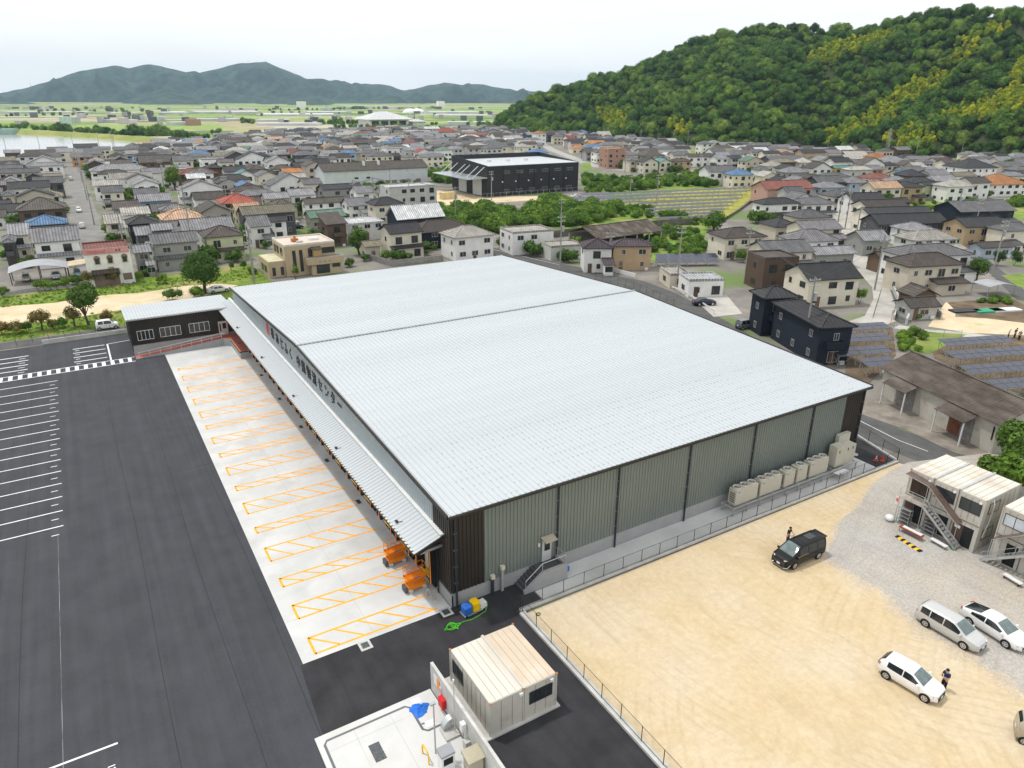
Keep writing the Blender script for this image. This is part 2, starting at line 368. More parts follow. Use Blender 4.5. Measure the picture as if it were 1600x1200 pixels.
# the bare dirt lot and the gravel lot
def dirt_material(name, c1, c2, c3, gravel=False):
    m = mat(name, c1, 0.95, col2=c2, scale=0.35, mix=(0.3, 0.7), spec=0.1, dirt=c3, dscale=0.12, dmix=(0.42, 0.75), detail=10)
    n, l = m.node_tree.nodes, m.node_tree.links; b = n['Principled BSDF']; cs = b.inputs['Base Color'].links[0].from_socket
    tc = n.new('ShaderNodeTexCoord'); f = n.new('ShaderNodeTexNoise'); f.inputs['Scale'].default_value = 5.0 if gravel else 2.0
    f.inputs['Detail'].default_value = 8; f.inputs['Roughness'].default_value = 0.78
    mx = n.new('ShaderNodeMixRGB'); mx.blend_type = 'OVERLAY'; mx.inputs[0].default_value = 0.8 if gravel else 0.35
    l.new(tc.outputs['Object'], f.inputs[0]); l.new(cs, mx.inputs[1]); l.new(f.outputs['Fac'], mx.inputs[2])
    cs = mx.outputs[0]
    # scuffs and tyre sweeps: long stretched noise
    mp = n.new('ShaderNodeMapping'); mp.inputs['Scale'].default_value = (.9, .16, 1); mp.inputs['Rotation'].default_value = (0, 0, .55)
    wv = n.new('ShaderNodeTexNoise'); wv.inputs['Scale'].default_value = 1.0; wv.inputs['Detail'].default_value = 7; wv.inputs['Distortion'].default_value = 1.4
    rp = n.new('ShaderNodeValToRGB'); rp.color_ramp.elements[0].position = .52; rp.color_ramp.elements[0].color = (0, 0, 0, 1); rp.color_ramp.elements[1].position = .75; rp.color_ramp.elements[1].color = (.32, .32, .32, 1)
    m3 = n.new('ShaderNodeMixRGB'); m3.inputs[2].default_value = (*[c * .74 for c in c1], 1)
    l.new(tc.outputs['Object'], mp.inputs[0]); l.new(mp.outputs[0], wv.inputs[0]); l.new(wv.outputs['Fac'], rp.inputs[0]); l.new(rp.outputs[0], m3.inputs[0]); l.new(cs, m3.inputs[1])
    cs = m3.outputs[0]
    # turning circles left by tyres
    for loc, sc, k in (((-58, 2, 0), .34, .16), ((-30, -22, 0), .28, .13), ((-66, -34, 0), .4, .15)):
        mq = n.new('ShaderNodeMapping'); mq.inputs['Location'].default_value = loc
        rg_ = n.new('ShaderNodeTexWave'); rg_.wave_type = 'RINGS'; rg_.rings_direction = 'Z'; rg_.inputs['Scale'].default_value = sc; rg_.inputs['Distortion'].default_value = 2.2; rg_.inputs['Detail'].default_value = 4; rg_.inputs['Detail Scale'].default_value = .6
        r5 = n.new('ShaderNodeValToRGB'); r5.color_ramp.elements[0].position = .72; r5.color_ramp.elements[0].color = (0, 0, 0, 1); r5.color_ramp.elements[1].position = .95; r5.color_ramp.elements[1].color = (k, k, k, 1)
        nm = n.new('ShaderNodeTexNoise'); nm.inputs['Scale'].default_value = .13; nm.inputs['Detail'].default_value = 4
        r6 = n.new('ShaderNodeValToRGB'); r6.color_ramp.elements[0].position = .5; r6.color_ramp.elements[1].position = .62
        ml = n.new('ShaderNodeMath'); ml.operation = 'MULTIPLY'; m6 = n.new('ShaderNodeMixRGB'); m6.inputs[2].default_value = (*[c * .66 for c in c1], 1)
        l.new(tc.outputs['Object'], mq.inputs[0]); l.new(mq.outputs[0], rg_.inputs[0]); l.new(mq.outputs[0], nm.inputs[0]); l.new(rg_.outputs['Fac'], r5.inputs[0]); l.new(nm.outputs['Fac'], r6.inputs[0])
        l.new(r5.outputs[0], ml.inputs[0]); l.new(r6.outputs[0], ml.inputs[1]); l.new(ml.outputs[0], m6.inputs[0]); l.new(cs, m6.inputs[1]); cs = m6.outputs[0]
    l.new(cs, b.inputs['Base Color'])
    bp = n.new('ShaderNodeBump'); bp.inputs['Strength'].default_value = 0.5; bp.inputs['Distance'].default_value = 0.06
    l.new(f.outputs['Fac'], bp.inputs['Height']); l.new(bp.outputs[0], b.inputs['Normal'])
    return m
DIRT = dirt_material('bare_dirt', (0.53, 0.41, 0.245), (0.59, 0.485, 0.325), (0.58, 0.50, 0.375))
GRAVEL = dirt_material('gravel', (0.36, 0.34, 0.315), (0.46, 0.44, 0.41), (0.44, 0.39, 0.32), True)
sheet('dirt_lot', [(24.1, 37.6), (24.1, -30), (120, -40), (110, 10), (73, 36), (72.3, 37.5)], 0.01, DIRT)
gv = [(71.6, 37.2), (66, 36.2), (60.5, 34.2), (56.5, 33.4), (52.7, 31.6), (50.4, 30.4), (50.2, 27.5), (50.5, 25.3), (49.4, 22.5), (48.9, 20.9), (49.3, 17.5), (48.6, 13.8), (50, 5), (120, -10), (100, 30), (80, 33)]
gvt = sorted((y, x) for x, y in gv[:13])
def gravel_sheet(name, amp, seed, shift, z, m):
    b = MB(); L, Rr = [], []
    for k in range(216):
        y = 5 + k * .149
        x = interp(gvt, y) + shift + amp * (mnoise.noise(Vector((y * .7, seed, 1))) + .6 * mnoise.noise(Vector((y * 2.6, seed, 4))) + .4 * mnoise.noise(Vector((y * 7, seed, 8)))); L.append((x, y, z)); Rr.append((max(x + .1, min(100, 73 + (37.2 - y) * 3)), y, z))
    b.loft([L, Rr], cap=False, closed=False); o = b.build(name, m); fix_up(o.data); o['kind'] = 'structure'
mixm = lambda f: dirt_material('thin_gravel_%d' % (f * 10), tuple(.56 * (1 - f) + .38 * f for _ in (0,)) + (.42 * (1 - f) + .35 * f, .245 * (1 - f) + .31 * f), (.62 * (1 - f) + .46 * f, .5 * (1 - f) + .43 * f, .34 * (1 - f) + .39 * f), (.55, .47, .36), True)
gravel_sheet('thin_gravel', .8, 2, -.9, .013, mixm(.35)); gravel_sheet('thin_gravel', .7, 6, -.3, .016, mixm(.7)); gravel_sheet('gravel_lot', .7, 9, .2, .019, GRAVEL)

# park strip behind the yard: lawn, sand, lane
LAWN = mat('lawn_grass', (0.10, 0.17, 0.025), 0.95, col2=(0.20, 0.27, 0.045), scale=0.5, spec=0.1, dirt=(0.36, 0.30, 0.14), dscale=0.12, dmix=(0.55, 0.7), bump=0.4, bscale=3)
SAND = mat('park_sand', (0.58, 0.47, 0.31), 0.95, col2=(0.68, 0.57, 0.41), scale=0.25, spec=0.1, dirt=(0.36, 0.34, 0.14), dscale=0.15, dmix=(0.55, 0.75))
lawn = sheet('park_lawn', [(-60, 136.0), (4, 136.2), (22, 134), (34, 137), (34, 176), (-14, 170), (-60, 166)], -0.012, LAWN)
sp_ = [(-60, 146)] + [(x, 146.5 + 0.8 * math.sin(x * 0.3) + (4 if x > 8 else 0) * min(1, (x - 8) / 8)) for x in range(-55, 22, 3)] + [(27, 156)] + [(x, 160 + 0.9 * math.sin(x * 0.4 + 1)) for x in range(24, -58, -3)]
sheet('park_sand', sp_, -0.004, SAND)
strip('yard_lane', [(-70, 133.4), (-13, 133.6), (4, 133.8), (18, 133.6)], 3.8, 0.002, ROADM)['kind'] = 'structure'
def road(name, pts, w, z=-0.02, m=None): return struct(strip(name, pts, w, z, m or ROADM))
lane = road('park_lane', [W(*Q('E', x, y)) for x, y in ((-400, 560), (-40, 492), (150, 462), (520, 415), (830, 385), (1090, 362), (1350, 340), (1560, 318))], 4.2)
strip('lane_edge_line', [W(*Q('E', x, y)) for x, y in ((-400, 575), (-40, 505), (520, 424), (1090, 370))], 0.15, -0.014, LINEW, lane)
road('side_street', [W(*Q('E', 1330, 480)), W(*Q('E', 1480, 385)), W(*Q('E', 1560, 318))], 9.0, -0.018)
road('town_street', [W(116, 255), W(116, 268), W(122, 300), W(133, 348), W(142, 372), W(150, 400), W(152, 425)], 8.2, -0.022, mat('worn_street', (0.19, 0.185, 0.175), 0.9, col2=(0.26, 0.255, 0.24), scale=0.2))
r2 = road('curved_road', [W(*Q('G', x, y)) for x, y in ((-500, 330), (-200, 350), (60, 415), (300, 470), (560, 530), (760, 570), (900, 625), (1030, 690), (1180, 780), (1330, 870))] + [(84, 62), (79.5, 51), (77.5, 43), (78, 36), (82, 22), (90, 0)], 6.6, -0.018)
strip('road_line', [(80.6, 54), (78.6, 46), (77.7, 41), (77.9, 37.5)], 0.1, -0.012, LINEW, r2)
strip('road_line', [W(*Q('G', x, y)) for x, y in ((-200, 338), (60, 400), (300, 455))], 0.14, -0.012, LINEW, r2)
LCON = mat('pale_concrete_street', (0.40, 0.385, 0.355), 0.9, col2=(0.50, 0.48, 0.44), scale=0.3, dirt=(0.32, 0.31, 0.29), dscale=0.2)
road('concrete_street', [W(*Q('H', x, y)) for x, y in ((440, 60), (470, 170), (505, 275), (560, 380), (640, 500), (735, 600), (750, 680), (700, 790), (560, 840))], 5.2, -0.016, LCON)
road('far_road', [W(*Q('C', x, y)) for x, y in ((95, 590), (150, 640), (260, 700), (430, 765), (520, 800), (760, 830), (1200, 830), (1600, 812), (2200, 800))], 7.5, -0.02, mat('pale_road', (0.33, 0.325, 0.31), 0.9, col2=(0.40, 0.39, 0.37)))
road('far_road', [W(*Q('D', x, y)) for x, y in ((-100, 790), (300, 795), (850, 772), (1300, 775), (1900, 800))], 6, -0.021, MATS['pale_road'])
road('field_lane', [W(*Q('H', x, y)) for x, y in ((1290, 390), (1450, 520), (1620, 680))], 3.4, -0.017)
road('field_lane', [W(*Q('H', x, y)) for x, y in ((800, 840), (960, 870), (1230, 890), (1650, 940))], 3.0, -0.017, LCON)
sheet('side_yard', [W(*Q('G', x, y)) for x, y in ((1060, 560), (1340, 640), (1440, 760), (1260, 780), (1130, 660))], -0.012, LCON)
DRIVE = mat('dirty_concrete', (0.20, 0.175, 0.145), 0.9, col2=(0.32, 0.29, 0.25), scale=0.35, dirt=(0.12, 0.105, 0.09), dscale=0.25)
sheet('shed_forecourt', [(80.6, 48.6), (81.2, 42), (80.2, 36), (82, 30.5), (87.5, 31), (89, 49.5), (84.6, 49.9)], -0.008, DRIVE)
PATCH = mat('garden_soil', (0.11, 0.08, 0.05), 0.95, col2=(0.19, 0.14, 0.09), scale=0.4)
DRYG = mat('dry_grass', (0.17, 0.21, 0.05), 0.95, col2=(0.36, 0.33, 0.10), scale=0.35, dirt=(0.42, 0.36, 0.16), dscale=0.2)
YELG = mat('yellow_grass', (0.24, 0.25, 0.05), 0.95, col2=(0.42, 0.37, 0.07), scale=0.25, dirt=(0.14, 0.17, 0.04), dscale=0.12)
GREENG = mat('bright_grass', (0.11, 0.19, 0.028), 0.95, col2=(0.20, 0.29, 0.05), scale=0.3, dirt=(0.30, 0.28, 0.10), dscale=0.12)
def patch(name, reg, pts, z, m): return sheet(name, [W(*Q(reg, x, y)) for x, y in pts], z, m)
patch('sand_lot', 'H', [(1000, 840), (1110, 690), (1180, 690), (1170, 780), (1590, 800), (1700, 900), (1250, 880)], -0.006, SAND)
patch('garden_plot', 'H', [(1120, 690), (1520, 660), (1700, 760), (1700, 830), (1200, 770)], -0.004, PATCH)
patch('solar_ground', 'H', [(500, 810), (780, 850), (800, 1020), (640, 1190), (480, 1200)], -0.006, PATCH)
patch('solar_ground', 'H', [(1000, 920), (1700, 900), (1700, 1300), (1400, 1200), (1040, 1040)], -0.006, PATCH)
patch('weed_bank', 'H', [(820, 860), (1240, 890), (1010, 1010), (900, 1000), (810, 960)], -0.005, GREENG)
patch('meadow', 'D', [(880, 1060), (900, 1015), (1320, 1005), (1200, 1110), (1040, 1140)], -0.012, GREENG)
patch('meadow', 'D', [(1440, 1050), (1640, 990), (1640, 1140), (1550, 1130)], -0.012, GREENG)
patch('meadow', 'C', [(440, 930), (460, 875), (1200, 840), (1400, 920), (1000, 960), (600, 985)], -0.012, GREENG)
patch('meadow', 'C', [(440, 820), (440, 775), (490, 775), (500, 815)], -0.012, GREENG)
patch('meadow', 'C', [(1020, 700), (1030, 675), (1270, 715), (1290, 790), (1130, 800), (1120, 740)], -0.012, GREENG)
patch('meadow', 'B', [(520, 950), (640, 915), (820, 925), (830, 965), (640, 975)], -0.012, GREENG)
patch('meadow', 'B', [(1050, 790), (1210, 755), (1215, 790), (1120, 800)], -0.012, GREENG)
patch('meadow', 'H', [(1460, 520), (1600, 510), (1640, 600), (1560, 590)], -0.012, GREENG)
patch('yellow_meadow', 'C', [(660, 1060), (1000, 960), (1520, 930), (1530, 970), (1300, 1160), (1010, 1140), (800, 1110)], -0.010, YELG)
patch('weedy_lot', 'G', [(440, 90), (680, 60), (860, 100), (1290, 180), (1210, 260), (1180, 430), (900, 440), (640, 320), (420, 240)], -0.011, GREENG)
patch('weedy_lot', 'G', [(-20, 200), (100, 90), (660, 90), (640, 180), (400, 240)], -0.0105, GREENG)
patch('factory_lot', 'B', [(1130, 1040), (1130, 950), (1225, 945), (1440, 1000), (1600, 985), (1760, 985), (1760, 1010), (1150, 1045)], -0.012, SAND)
patch('canal_bed', 'H', [(790, 800), (800, 720), (760, 600), (790, 560), (850, 640), (890, 720), (850, 830)], -0.003, mat('canal_water', (0.10, 0.11, 0.10), 0.15, var=0.2))
WATER = mat('river_water', (0.36, 0.39, 0.41), 0.12, var=0.04, scale=0.02, bump=0.08, bscale=0.12, spec=0.6)
sheet('river_water', [W(*Q('A', x, y)) for x, y in ((-1200, 620), (-300, 601), (0, 601), (120, 600), (350, 612), (600, 628), (820, 645), (990, 657), (930, 664), (760, 692), (500, 722), (250, 735), (0, 748), (-300, 765), (-1200, 820))], -0.02, WATER)
LEVEE = mat('levee_grass', (0.21, 0.25, 0.06), 0.95, col2=(0.33, 0.33, 0.11), scale=0.03)
b = MB(); rs = []
for x, y in ((-1400, 600), (-300, 588), (60, 590), (300, 598), (600, 618), (900, 642), (1180, 662)):
    p = W(*Q('A', x, y + 8)); d = Vector((p.x, p.y, 0)).normalized()
    rs.append([p + Vector((0, 0, -0.1)), p + d * 16 + Vector((0, 0, 3.6)), p + d * 24 + Vector((0, 0, 3.6)), p + d * 50 + Vector((0, 0, -0.1))])
b.loft(rs); o = struct(b.build('levee', LEVEE)); fixn(o.data)

# ------------------------------------------------------------------ hills
SKY1 = [(745, 209), (765, 202), (780, 185), (800, 166), (830, 152), (857, 142), (912, 126), (955, 116), (990, 108), (1012, 96), (1032, 88), (1050, 82), (1082, 66), (1140, 51), (1200, 41), (1250, 39), (1290, 50), (1330, 47), (1380, 36), (1440, 22), (1500, 14), (1560, 21), (1600, 14), (1700, -8), (1850, -40)]
DST1 = [(745, 830), (800, 900), (900, 905), (1000, 890), (1100, 870), (1250, 830), (1400, 790), (1600, 720), (1850, 650)]
FOOT1 = [(745, 210), (800, 211), (880, 211), (950, 215), (1000, 220), (1075, 227), (1150, 232), (1275, 230), (1412, 244), (1500, 247), (1600, 261), (1850, 300)]
def hill_point(u, t):
    f = W(u, interp(FOOT1, u)); r = at_dist(u, interp(SKY1, u) + 8, interp(DST1, u))
    if t <= 1:
        x, y = f.x + (r.x - f.x) * t, f.y + (r.y - f.y) * t
        z = r.z * (t ** 0.92)
        k = math.sin(math.pi * t) ** 0.8
    else:
        d = Vector((r.x - f.x, r.y - f.y)); x, y = r.x + d.x * (t - 1), r.y + d.y * (t - 1); z = max(-5.0, r.z * (1 - 1.6 * (t - 1))); k = 0
    nz = mnoise.noise(Vector((x * 0.008, y * 0.008, 1.3))) * 16 + mnoise.noise(Vector((x * 0.022, y * 0.022, 4.1))) * 6
    g = 14 * math.exp(-((u - 1262) / 28.0) ** 2) * (1 - t)            # the gully with its clearing
    return Vector((x, y, z + nz * k - g * k - (0.5 if t < 0.02 else 0)))
SOIL = mat('forest_floor', (0.035, 0.05, 0.018), 0.95, col2=(0.06, 0.07, 0.03), scale=0.1)
b = MB(); rings = []
US = [745 + 1105 * i / 110 for i in range(111)]; TS = [j / 24 for j in range(37)]
rings = [[hill_point(u, t) for t in TS] for u in US]
b.loft(rings, cap=False, closed=False); o = struct(b.build('forest_hill', SOIL, smooth=True)); fix_up(o.data)

MTN = mat('haze_blue_forest', (0.008, 0.026, 0.022), 0.95, col2=(0.045, 0.085, 0.06), scale=0.022, detail=14, mix=(0.4, 0.62), bump=1.0, bscale=0.02)  # forest greens shifted bluer: part of the distance haze is in the colour
def far_range(name, sky, dist, footdist, fy, amp, n=220, seed=0.0, m=None):
    u0, u1 = sky[0][0], sky[-1][0]; b = MB(); rings = []
    for i in range(n + 1):
        u = u0 + (u1 - u0) * i / n; ring = []
        pr = at_dist(u, interp(sky, u), dist); f = at_dist(u, fy, footdist); f.z = -1.0
        for j in range(34):
            t = j / 24.0
            if t <= 1: p = f.lerp(pr, t); p.z = f.z + (pr.z - f.z) * t ** 0.8; k = math.sin(math.pi * min(1, t)) ** 0.9
            else: p = pr + (pr - f) * (t - 1); p.z = pr.z * (1 - 2.0 * (t - 1)); k = 0.0
            q = Vector((p.x * 0.0012 + seed, p.y * 0.0012, seed))
            rid = .5 - 2.2 * abs(mnoise.noise(q)) - 1.2 * abs(mnoise.noise(q * 2.7)) - .6 * abs(mnoise.noise(q * 6.5))
            p.z += amp * k * rid + mnoise.noise(Vector((p.x * 0.015, p.y * 0.015, 2))) * 7 * min(1, t * 3)
            ring.append(p)
        rings.append(ring)
    b.loft(rings, cap=False, closed=False); o = struct(b.build(name, m or MTN, smooth=True)); fix_up(o.data); return o
far_range('mountain_range', [(-260, 162), (-120, 155), (0, 146), (37, 138), (60, 132), (88, 123), (120, 112), (150, 107), (178, 102), (200, 107), (235, 99.5), (265, 107), (300, 115), (310, 114), (340, 107), (370, 100), (400, 97.5), (415, 97), (440, 107), (465, 117), (495, 130), (520, 128), (550, 134), (570, 130), (600, 132), (615, 136), (633, 142), (660, 136), (697, 128), (720, 134), (745, 131), (780, 137), (800, 140), (830, 147), (870, 158), (920, 164)], 5600, 4300, 170, 150)
far_range('foothill', [(-40, 166), (-10, 161), (30, 159), (60, 163), (80, 167)], 4000, 3700, 168, 10, 50, 3.0)
far_range('foothill', [(180, 168), (210, 152), (240, 142), (262, 137.5), (285, 145), (310, 155), (345, 167)], 4100, 3600, 168, 25, 60, 5.0)
far_range('foothill', [(385, 169), (410, 158), (440, 161), (460, 154), (490, 150), (510, 157), (535, 169)], 4000, 3500, 169, 15, 60, 8.0)
# =================================================================== foliage
def leaf_material(name, cols, trans=0.25, nscale=0.9):
    m = bpy.data.materials.new(name); m.use_nodes = True; MATS[name] = m
    n, l = m.node_tree.nodes, m.node_tree.links; b = n['Principled BSDF']
    b.inputs['Roughness'].default_value = 0.65; b.inputs['Specular IOR Level'].default_value = 0.25
    oi = n.new('ShaderNodeObjectInfo'); rp = n.new('ShaderNodeValToRGB'); el = rp.color_ramp.elements
    for i, c in enumerate(cols):
        p = i / max(1, len(cols) - 1)
        e = el[i] if i < 2 and len(cols) > 1 else el.new(p)
        e.position = p; e.color = (*c, 1)
    geo = n.new('ShaderNodeNewGeometry'); vm = n.new('ShaderNodeHueSaturation')
    nz = n.new('ShaderNodeTexNoise'); nz.inputs['Scale'].default_value = nscale; nz.inputs['Detail'].default_value = 3
    mr = n.new('ShaderNodeMapRange'); mr.inputs['From Min'].default_value = 0.3; mr.inputs['From Max'].default_value = 0.7
    mr.inputs['To Min'].default_value = 0.5; mr.inputs['To Max'].default_value = 1.45
    l.new(oi.outputs['Random'], rp.inputs[0]); l.new(geo.outputs['Position'], nz.inputs['Vector']); l.new(nz.outputs['Fac'], mr.inputs['Value'])
    l.new(rp.outputs[0], vm.inputs['Color']); l.new(mr.outputs[0], vm.inputs['Value']); l.new(vm.outputs[0], b.inputs['Base Color'])
    tr = n.new('ShaderNodeBsdfTranslucent'); ms = n.new('ShaderNodeMixShader'); ms.inputs[0].default_value = trans
    l.new(vm.outputs[0], tr.inputs['Color']); l.new(b.outputs[0], ms.inputs[1]); l.new(tr.outputs[0], ms.inputs[2])
    l.new(ms.outputs[0], n['Material Output'].inputs['Surface'])
    return m
LF_DARK = leaf_material('forest_leaves', [(0.036, 0.095, 0.014), (0.065, 0.15, 0.02), (0.10, 0.195, 0.025), (0.135, 0.235, 0.032), (0.20, 0.29, 0.045)], nscale=0.16)
LF_BAMB = leaf_material('bamboo_leaves', [(0.18, 0.30, 0.025), (0.34, 0.42, 0.03), (0.50, 0.50, 0.03), (0.24, 0.36, 0.03)], nscale=0.2)
LF_MID = leaf_material('tree_leaves', [(0.06, 0.13, 0.018), (0.10, 0.18, 0.026)])
LF_LITE = leaf_material('light_leaves', [(0.11, 0.20, 0.022), (0.16, 0.26, 0.03)])
LF_RED = leaf_material('reddish_leaves', [(0.13, 0.14, 0.03), (0.19, 0.13, 0.035)])
LF_SCRUB = leaf_material('scrub_leaves', [(0.065, 0.145, 0.018), (0.11, 0.21, 0.024), (0.17, 0.28, 0.03)], nscale=0.3)
BARK = mat('bark', (0.10, 0.075, 0.055), 0.9, var=0.3, scale=3)

def sphere_rings(b, c, r, nu=7, nv=5, sq=1.0):
    rs = []
    for j in range(nv + 1):
        a = math.pi * (0.04 + 0.92 * j / nv) - math.pi / 2
        rs.append([(c[0] + r * math.cos(a) * math.cos(2 * math.pi * k / nu), c[1] + r * math.cos(a) * math.sin(2 * math.pi * k / nu), c[2] + r * sq * math.sin(a)) for k in range(nu)])
    b.loft(rs)
def crown_mesh(name, rx, hz, m, lumps=14, leaves=700, leaf=0.6, seed=1, zc=None, core=0.78, low=-0.25, lr=(0.34, 0.5), droop=0.0, cone=False):
    rg = random.Random(seed); b = MB(); L = []
    zc = hz * 0.5 if zc is None else zc
    for i in range(lumps):
        while True:
            d = Vector((rg.gauss(0, 1), rg.gauss(0, 1), rg.gauss(0, 1))).normalized()
            if d.z > low: break
        q = rg.uniform(0.35, 0.68)
        k = (1 - 0.65 * max(0, d.z * q + 0.3)) if cone else 1
        c = Vector((d.x * rx * q * k, d.y * rx * q * k, zc + d.z * hz * 0.5 * q * 1.25))
        L.append((c, rx * rg.uniform(*lr) * (0.72 if cone else 1)))
    if not cone: L.append((Vector((0, 0, zc)), rx * 0.5))
    if core:
        for c, r in L: sphere_rings(b, c, r * core, 7, 4, 0.9)
    cnt = 0; tries = 0
    while cnt < leaves and tries < leaves * 6:
        tries += 1
        c, r = L[rg.randrange(len(L))]
        d = Vector((rg.gauss(0, 1), rg.gauss(0, 1), rg.gauss(0.25, 1))).normalized()
        p = c + d * r * rg.uniform(0.82, 1.12)
        if any((p - c2).length < r2 * 0.74 for c2, r2 in L if c2 is not c): continue
        nr = (d + Vector((rg.gauss(0, .5), rg.gauss(0, .5), rg.gauss(0.2, .5)))).normalized()
        t = nr.cross(Vector((rg.gauss(0, 1), rg.gauss(0, 1), rg.gauss(0, 1)))).normalized(); s = nr.cross(t)
        a = leaf * rg.uniform(0.6, 1.35); bb = a * rg.uniform(0.45, 0.8)
        b.face(p - t * a * 0.5, p - s * bb * 0.5 + nr * a * 0.08, p + t * a * 0.5 - Vector((0, 0, droop * a)), p + s * bb * 0.5 + nr * a * 0.08)
        cnt += 1
    me = bpy.data.meshes.new(name); me.from_pydata(b.v, [], b.f); me.materials.append(m); me.update()
    return me

def instance_points(name, pts, scales, srcs, label_kind='stuff'):
    """points -> one object whose geometry nodes put a crown on every point"""
    me = bpy.data.meshes.new(name); me.from_pydata([tuple(p) for p in pts], [], [])
    at = me.attributes.new('crown_scale', 'FLOAT', 'POINT')
    for i, s in enumerate(scales): at.data[i].value = s
    o = bpy.data.objects.new(name, me); COL.objects.link(o); o['kind'] = label_kind
    ng = bpy.data.node_groups.new(name, 'GeometryNodeTree')
    ng.interface.new_socket('Geometry', in_out='INPUT', socket_type='NodeSocketGeometry')
    ng.interface.new_socket('Geometry', in_out='OUTPUT', socket_type='NodeSocketGeometry')
    n, l = ng.nodes, ng.links
    gi = n.new('NodeGroupInput'); go = n.new('NodeGroupOutput'); jo = n.new('GeometryNodeGeometryToInstance')
    mp = n.new('GeometryNodeMeshToPoints'); l.new(gi.outputs[0], mp.inputs['Mesh'])
    io = n.new('GeometryNodeInstanceOnPoints'); io.inputs['Pick Instance'].default_value = True
    for me2 in reversed(srcs):
        so = bpy.data.objects.new(me2.name, me2)
        ob = n.new('GeometryNodeObjectInfo'); ob.inputs['Object'].default_value = so; ob.inputs['As Instance'].default_value = True
        l.new(ob.outputs['Geometry'], jo.inputs[0])
    na = n.new('GeometryNodeInputNamedAttribute'); na.data_type = 'FLOAT'; na.inputs['Name'].default_value = 'crown_scale'
    ri = n.new('FunctionNodeRandomValue'); ri.data_type = 'INT'
    for s in ri.inputs:
        if s.type == 'INT' and s.name == 'Min': s.default_value = 0
        if s.type == 'INT' and s.name == 'Max': s.default_value = len(srcs) - 1
    rr = n.new('FunctionNodeRandomValue'); rr.data_type = 'FLOAT_VECTOR'
    rr.inputs[0].default_value = (-0.12, -0.12, 0); rr.inputs[1].default_value = (0.12, 0.12, 6.28)
    l.new(mp.outputs[0], io.inputs['Points']); l.new(jo.outputs[0], io.inputs['Instance'])
    l.new([s for s in ri.outputs if s.type == 'INT'][0], io.inputs['Instance Index'])
    l.new(rr.outputs[0], io.inputs['Rotation']); l.new(na.outputs[0], io.inputs['Scale'])
    l.new(io.outputs[0], go.inputs[0])
    md = o.modifiers.new('crowns', 'NODES'); md.node_group = ng
    return o

# the wooded hill
rg = random.Random(11)
fc = [crown_mesh('forest_crown', (4.2, 4.8, 5.4)[i % 3], (6.0, 8.0, 10.0, 7.0)[i % 4], LF_DARK, 14 + 2 * (i % 5), 950, 0.68, 20 + i, zc=(2.0, 3.0)[i % 2], low=-0.1, lr=((.34, .48), (.22, .4))[i % 2]) for i in range(9)]
bc = [crown_mesh('bamboo_crown', 2.6, 8.5, LF_BAMB, 12, 420, 0.8, 40 + i, zc=3.2, low=-0.3, lr=(0.3, 0.42), droop=0.5) for i in range(3)]
BAMBOO = [(1430, 150, 62, 20, -0.45), (1395, 172, 60, 14, -0.5), (1535, 178, 70, 17, -0.2), (1590, 160, 40, 22, -0.3), (1345, 205, 60, 12, -0.4), (1310, 88, 55, 14, -0.3), (1360, 72, 40, 10, -0.3), (1595, 120, 25, 16, -0.3), (955, 190, 26, 16, 0.2), (1062, 205, 22, 14, 0.2), (1425, 222, 50, 14, 0.0), (1320, 215, 40, 12, 0), (1535, 60, 55, 10, -0.4), (1500, 95, 30, 8, -0.5)]
def in_bamboo(px, py):
    best = 0
    for cx, cy, a, bb, an in BAMBOO:
        dx, dy = px - cx, py - cy; x = dx * math.cos(an) + dy * math.sin(an); y = -dx * math.sin(an) + dy * math.cos(an)
        best = max(best, 1 - (x / a) ** 2 - (y / bb) ** 2)
    return best
fp, fs, bp_, bs_ = [], [], [], []
cells = {}
for i in range(30000):
    u = rg.uniform(752, 1780); t = rg.uniform(0.0, 1.06) 
    p = hill_point(u, t)
    if p.z < -0.8: continue
    px, py = pix(p)
    if abs(px - 1258 - (py - 200) * -0.35) < 9 and 178 < py < 232: continue       # clearing on the slope
    if py > 238 and 1320 < px < 1412: continue                        # the graveyard
    bam = in_bamboo(px, py); bam = bam + rg.uniform(-0.35, 0.3) if bam > 0 else -1
    need = 2.8 if bam > 0.12 else rg.choice((4.6, 6.5, 8.0))
    key = (int(p.x // 5), int(p.y // 5)); ok = True
    for dx in (-1, 0, 1):
        for dy in (-1, 0, 1):
            for q, nd in cells.get((key[0] + dx, key[1] + dy), ()):
                if (q.x - p.x) ** 2 + (q.y - p.y) ** 2 < ((need + nd) / 2) ** 2: ok = False; break
    if not ok: continue
    cells.setdefault(key, []).append((p, need))
    if bam > 0.12: bp_.append(p); bs_.append(rg.uniform(0.75, 1.3))
    else: fp.append(p); fs.append(need / 5.6 * rg.uniform(.95, 1.35) * (0.8 if t < 0.03 else 1))
instance_points('hill_forest', fp, fs, fc)
instance_points('bamboo_grove', bp_, bs_, bc)

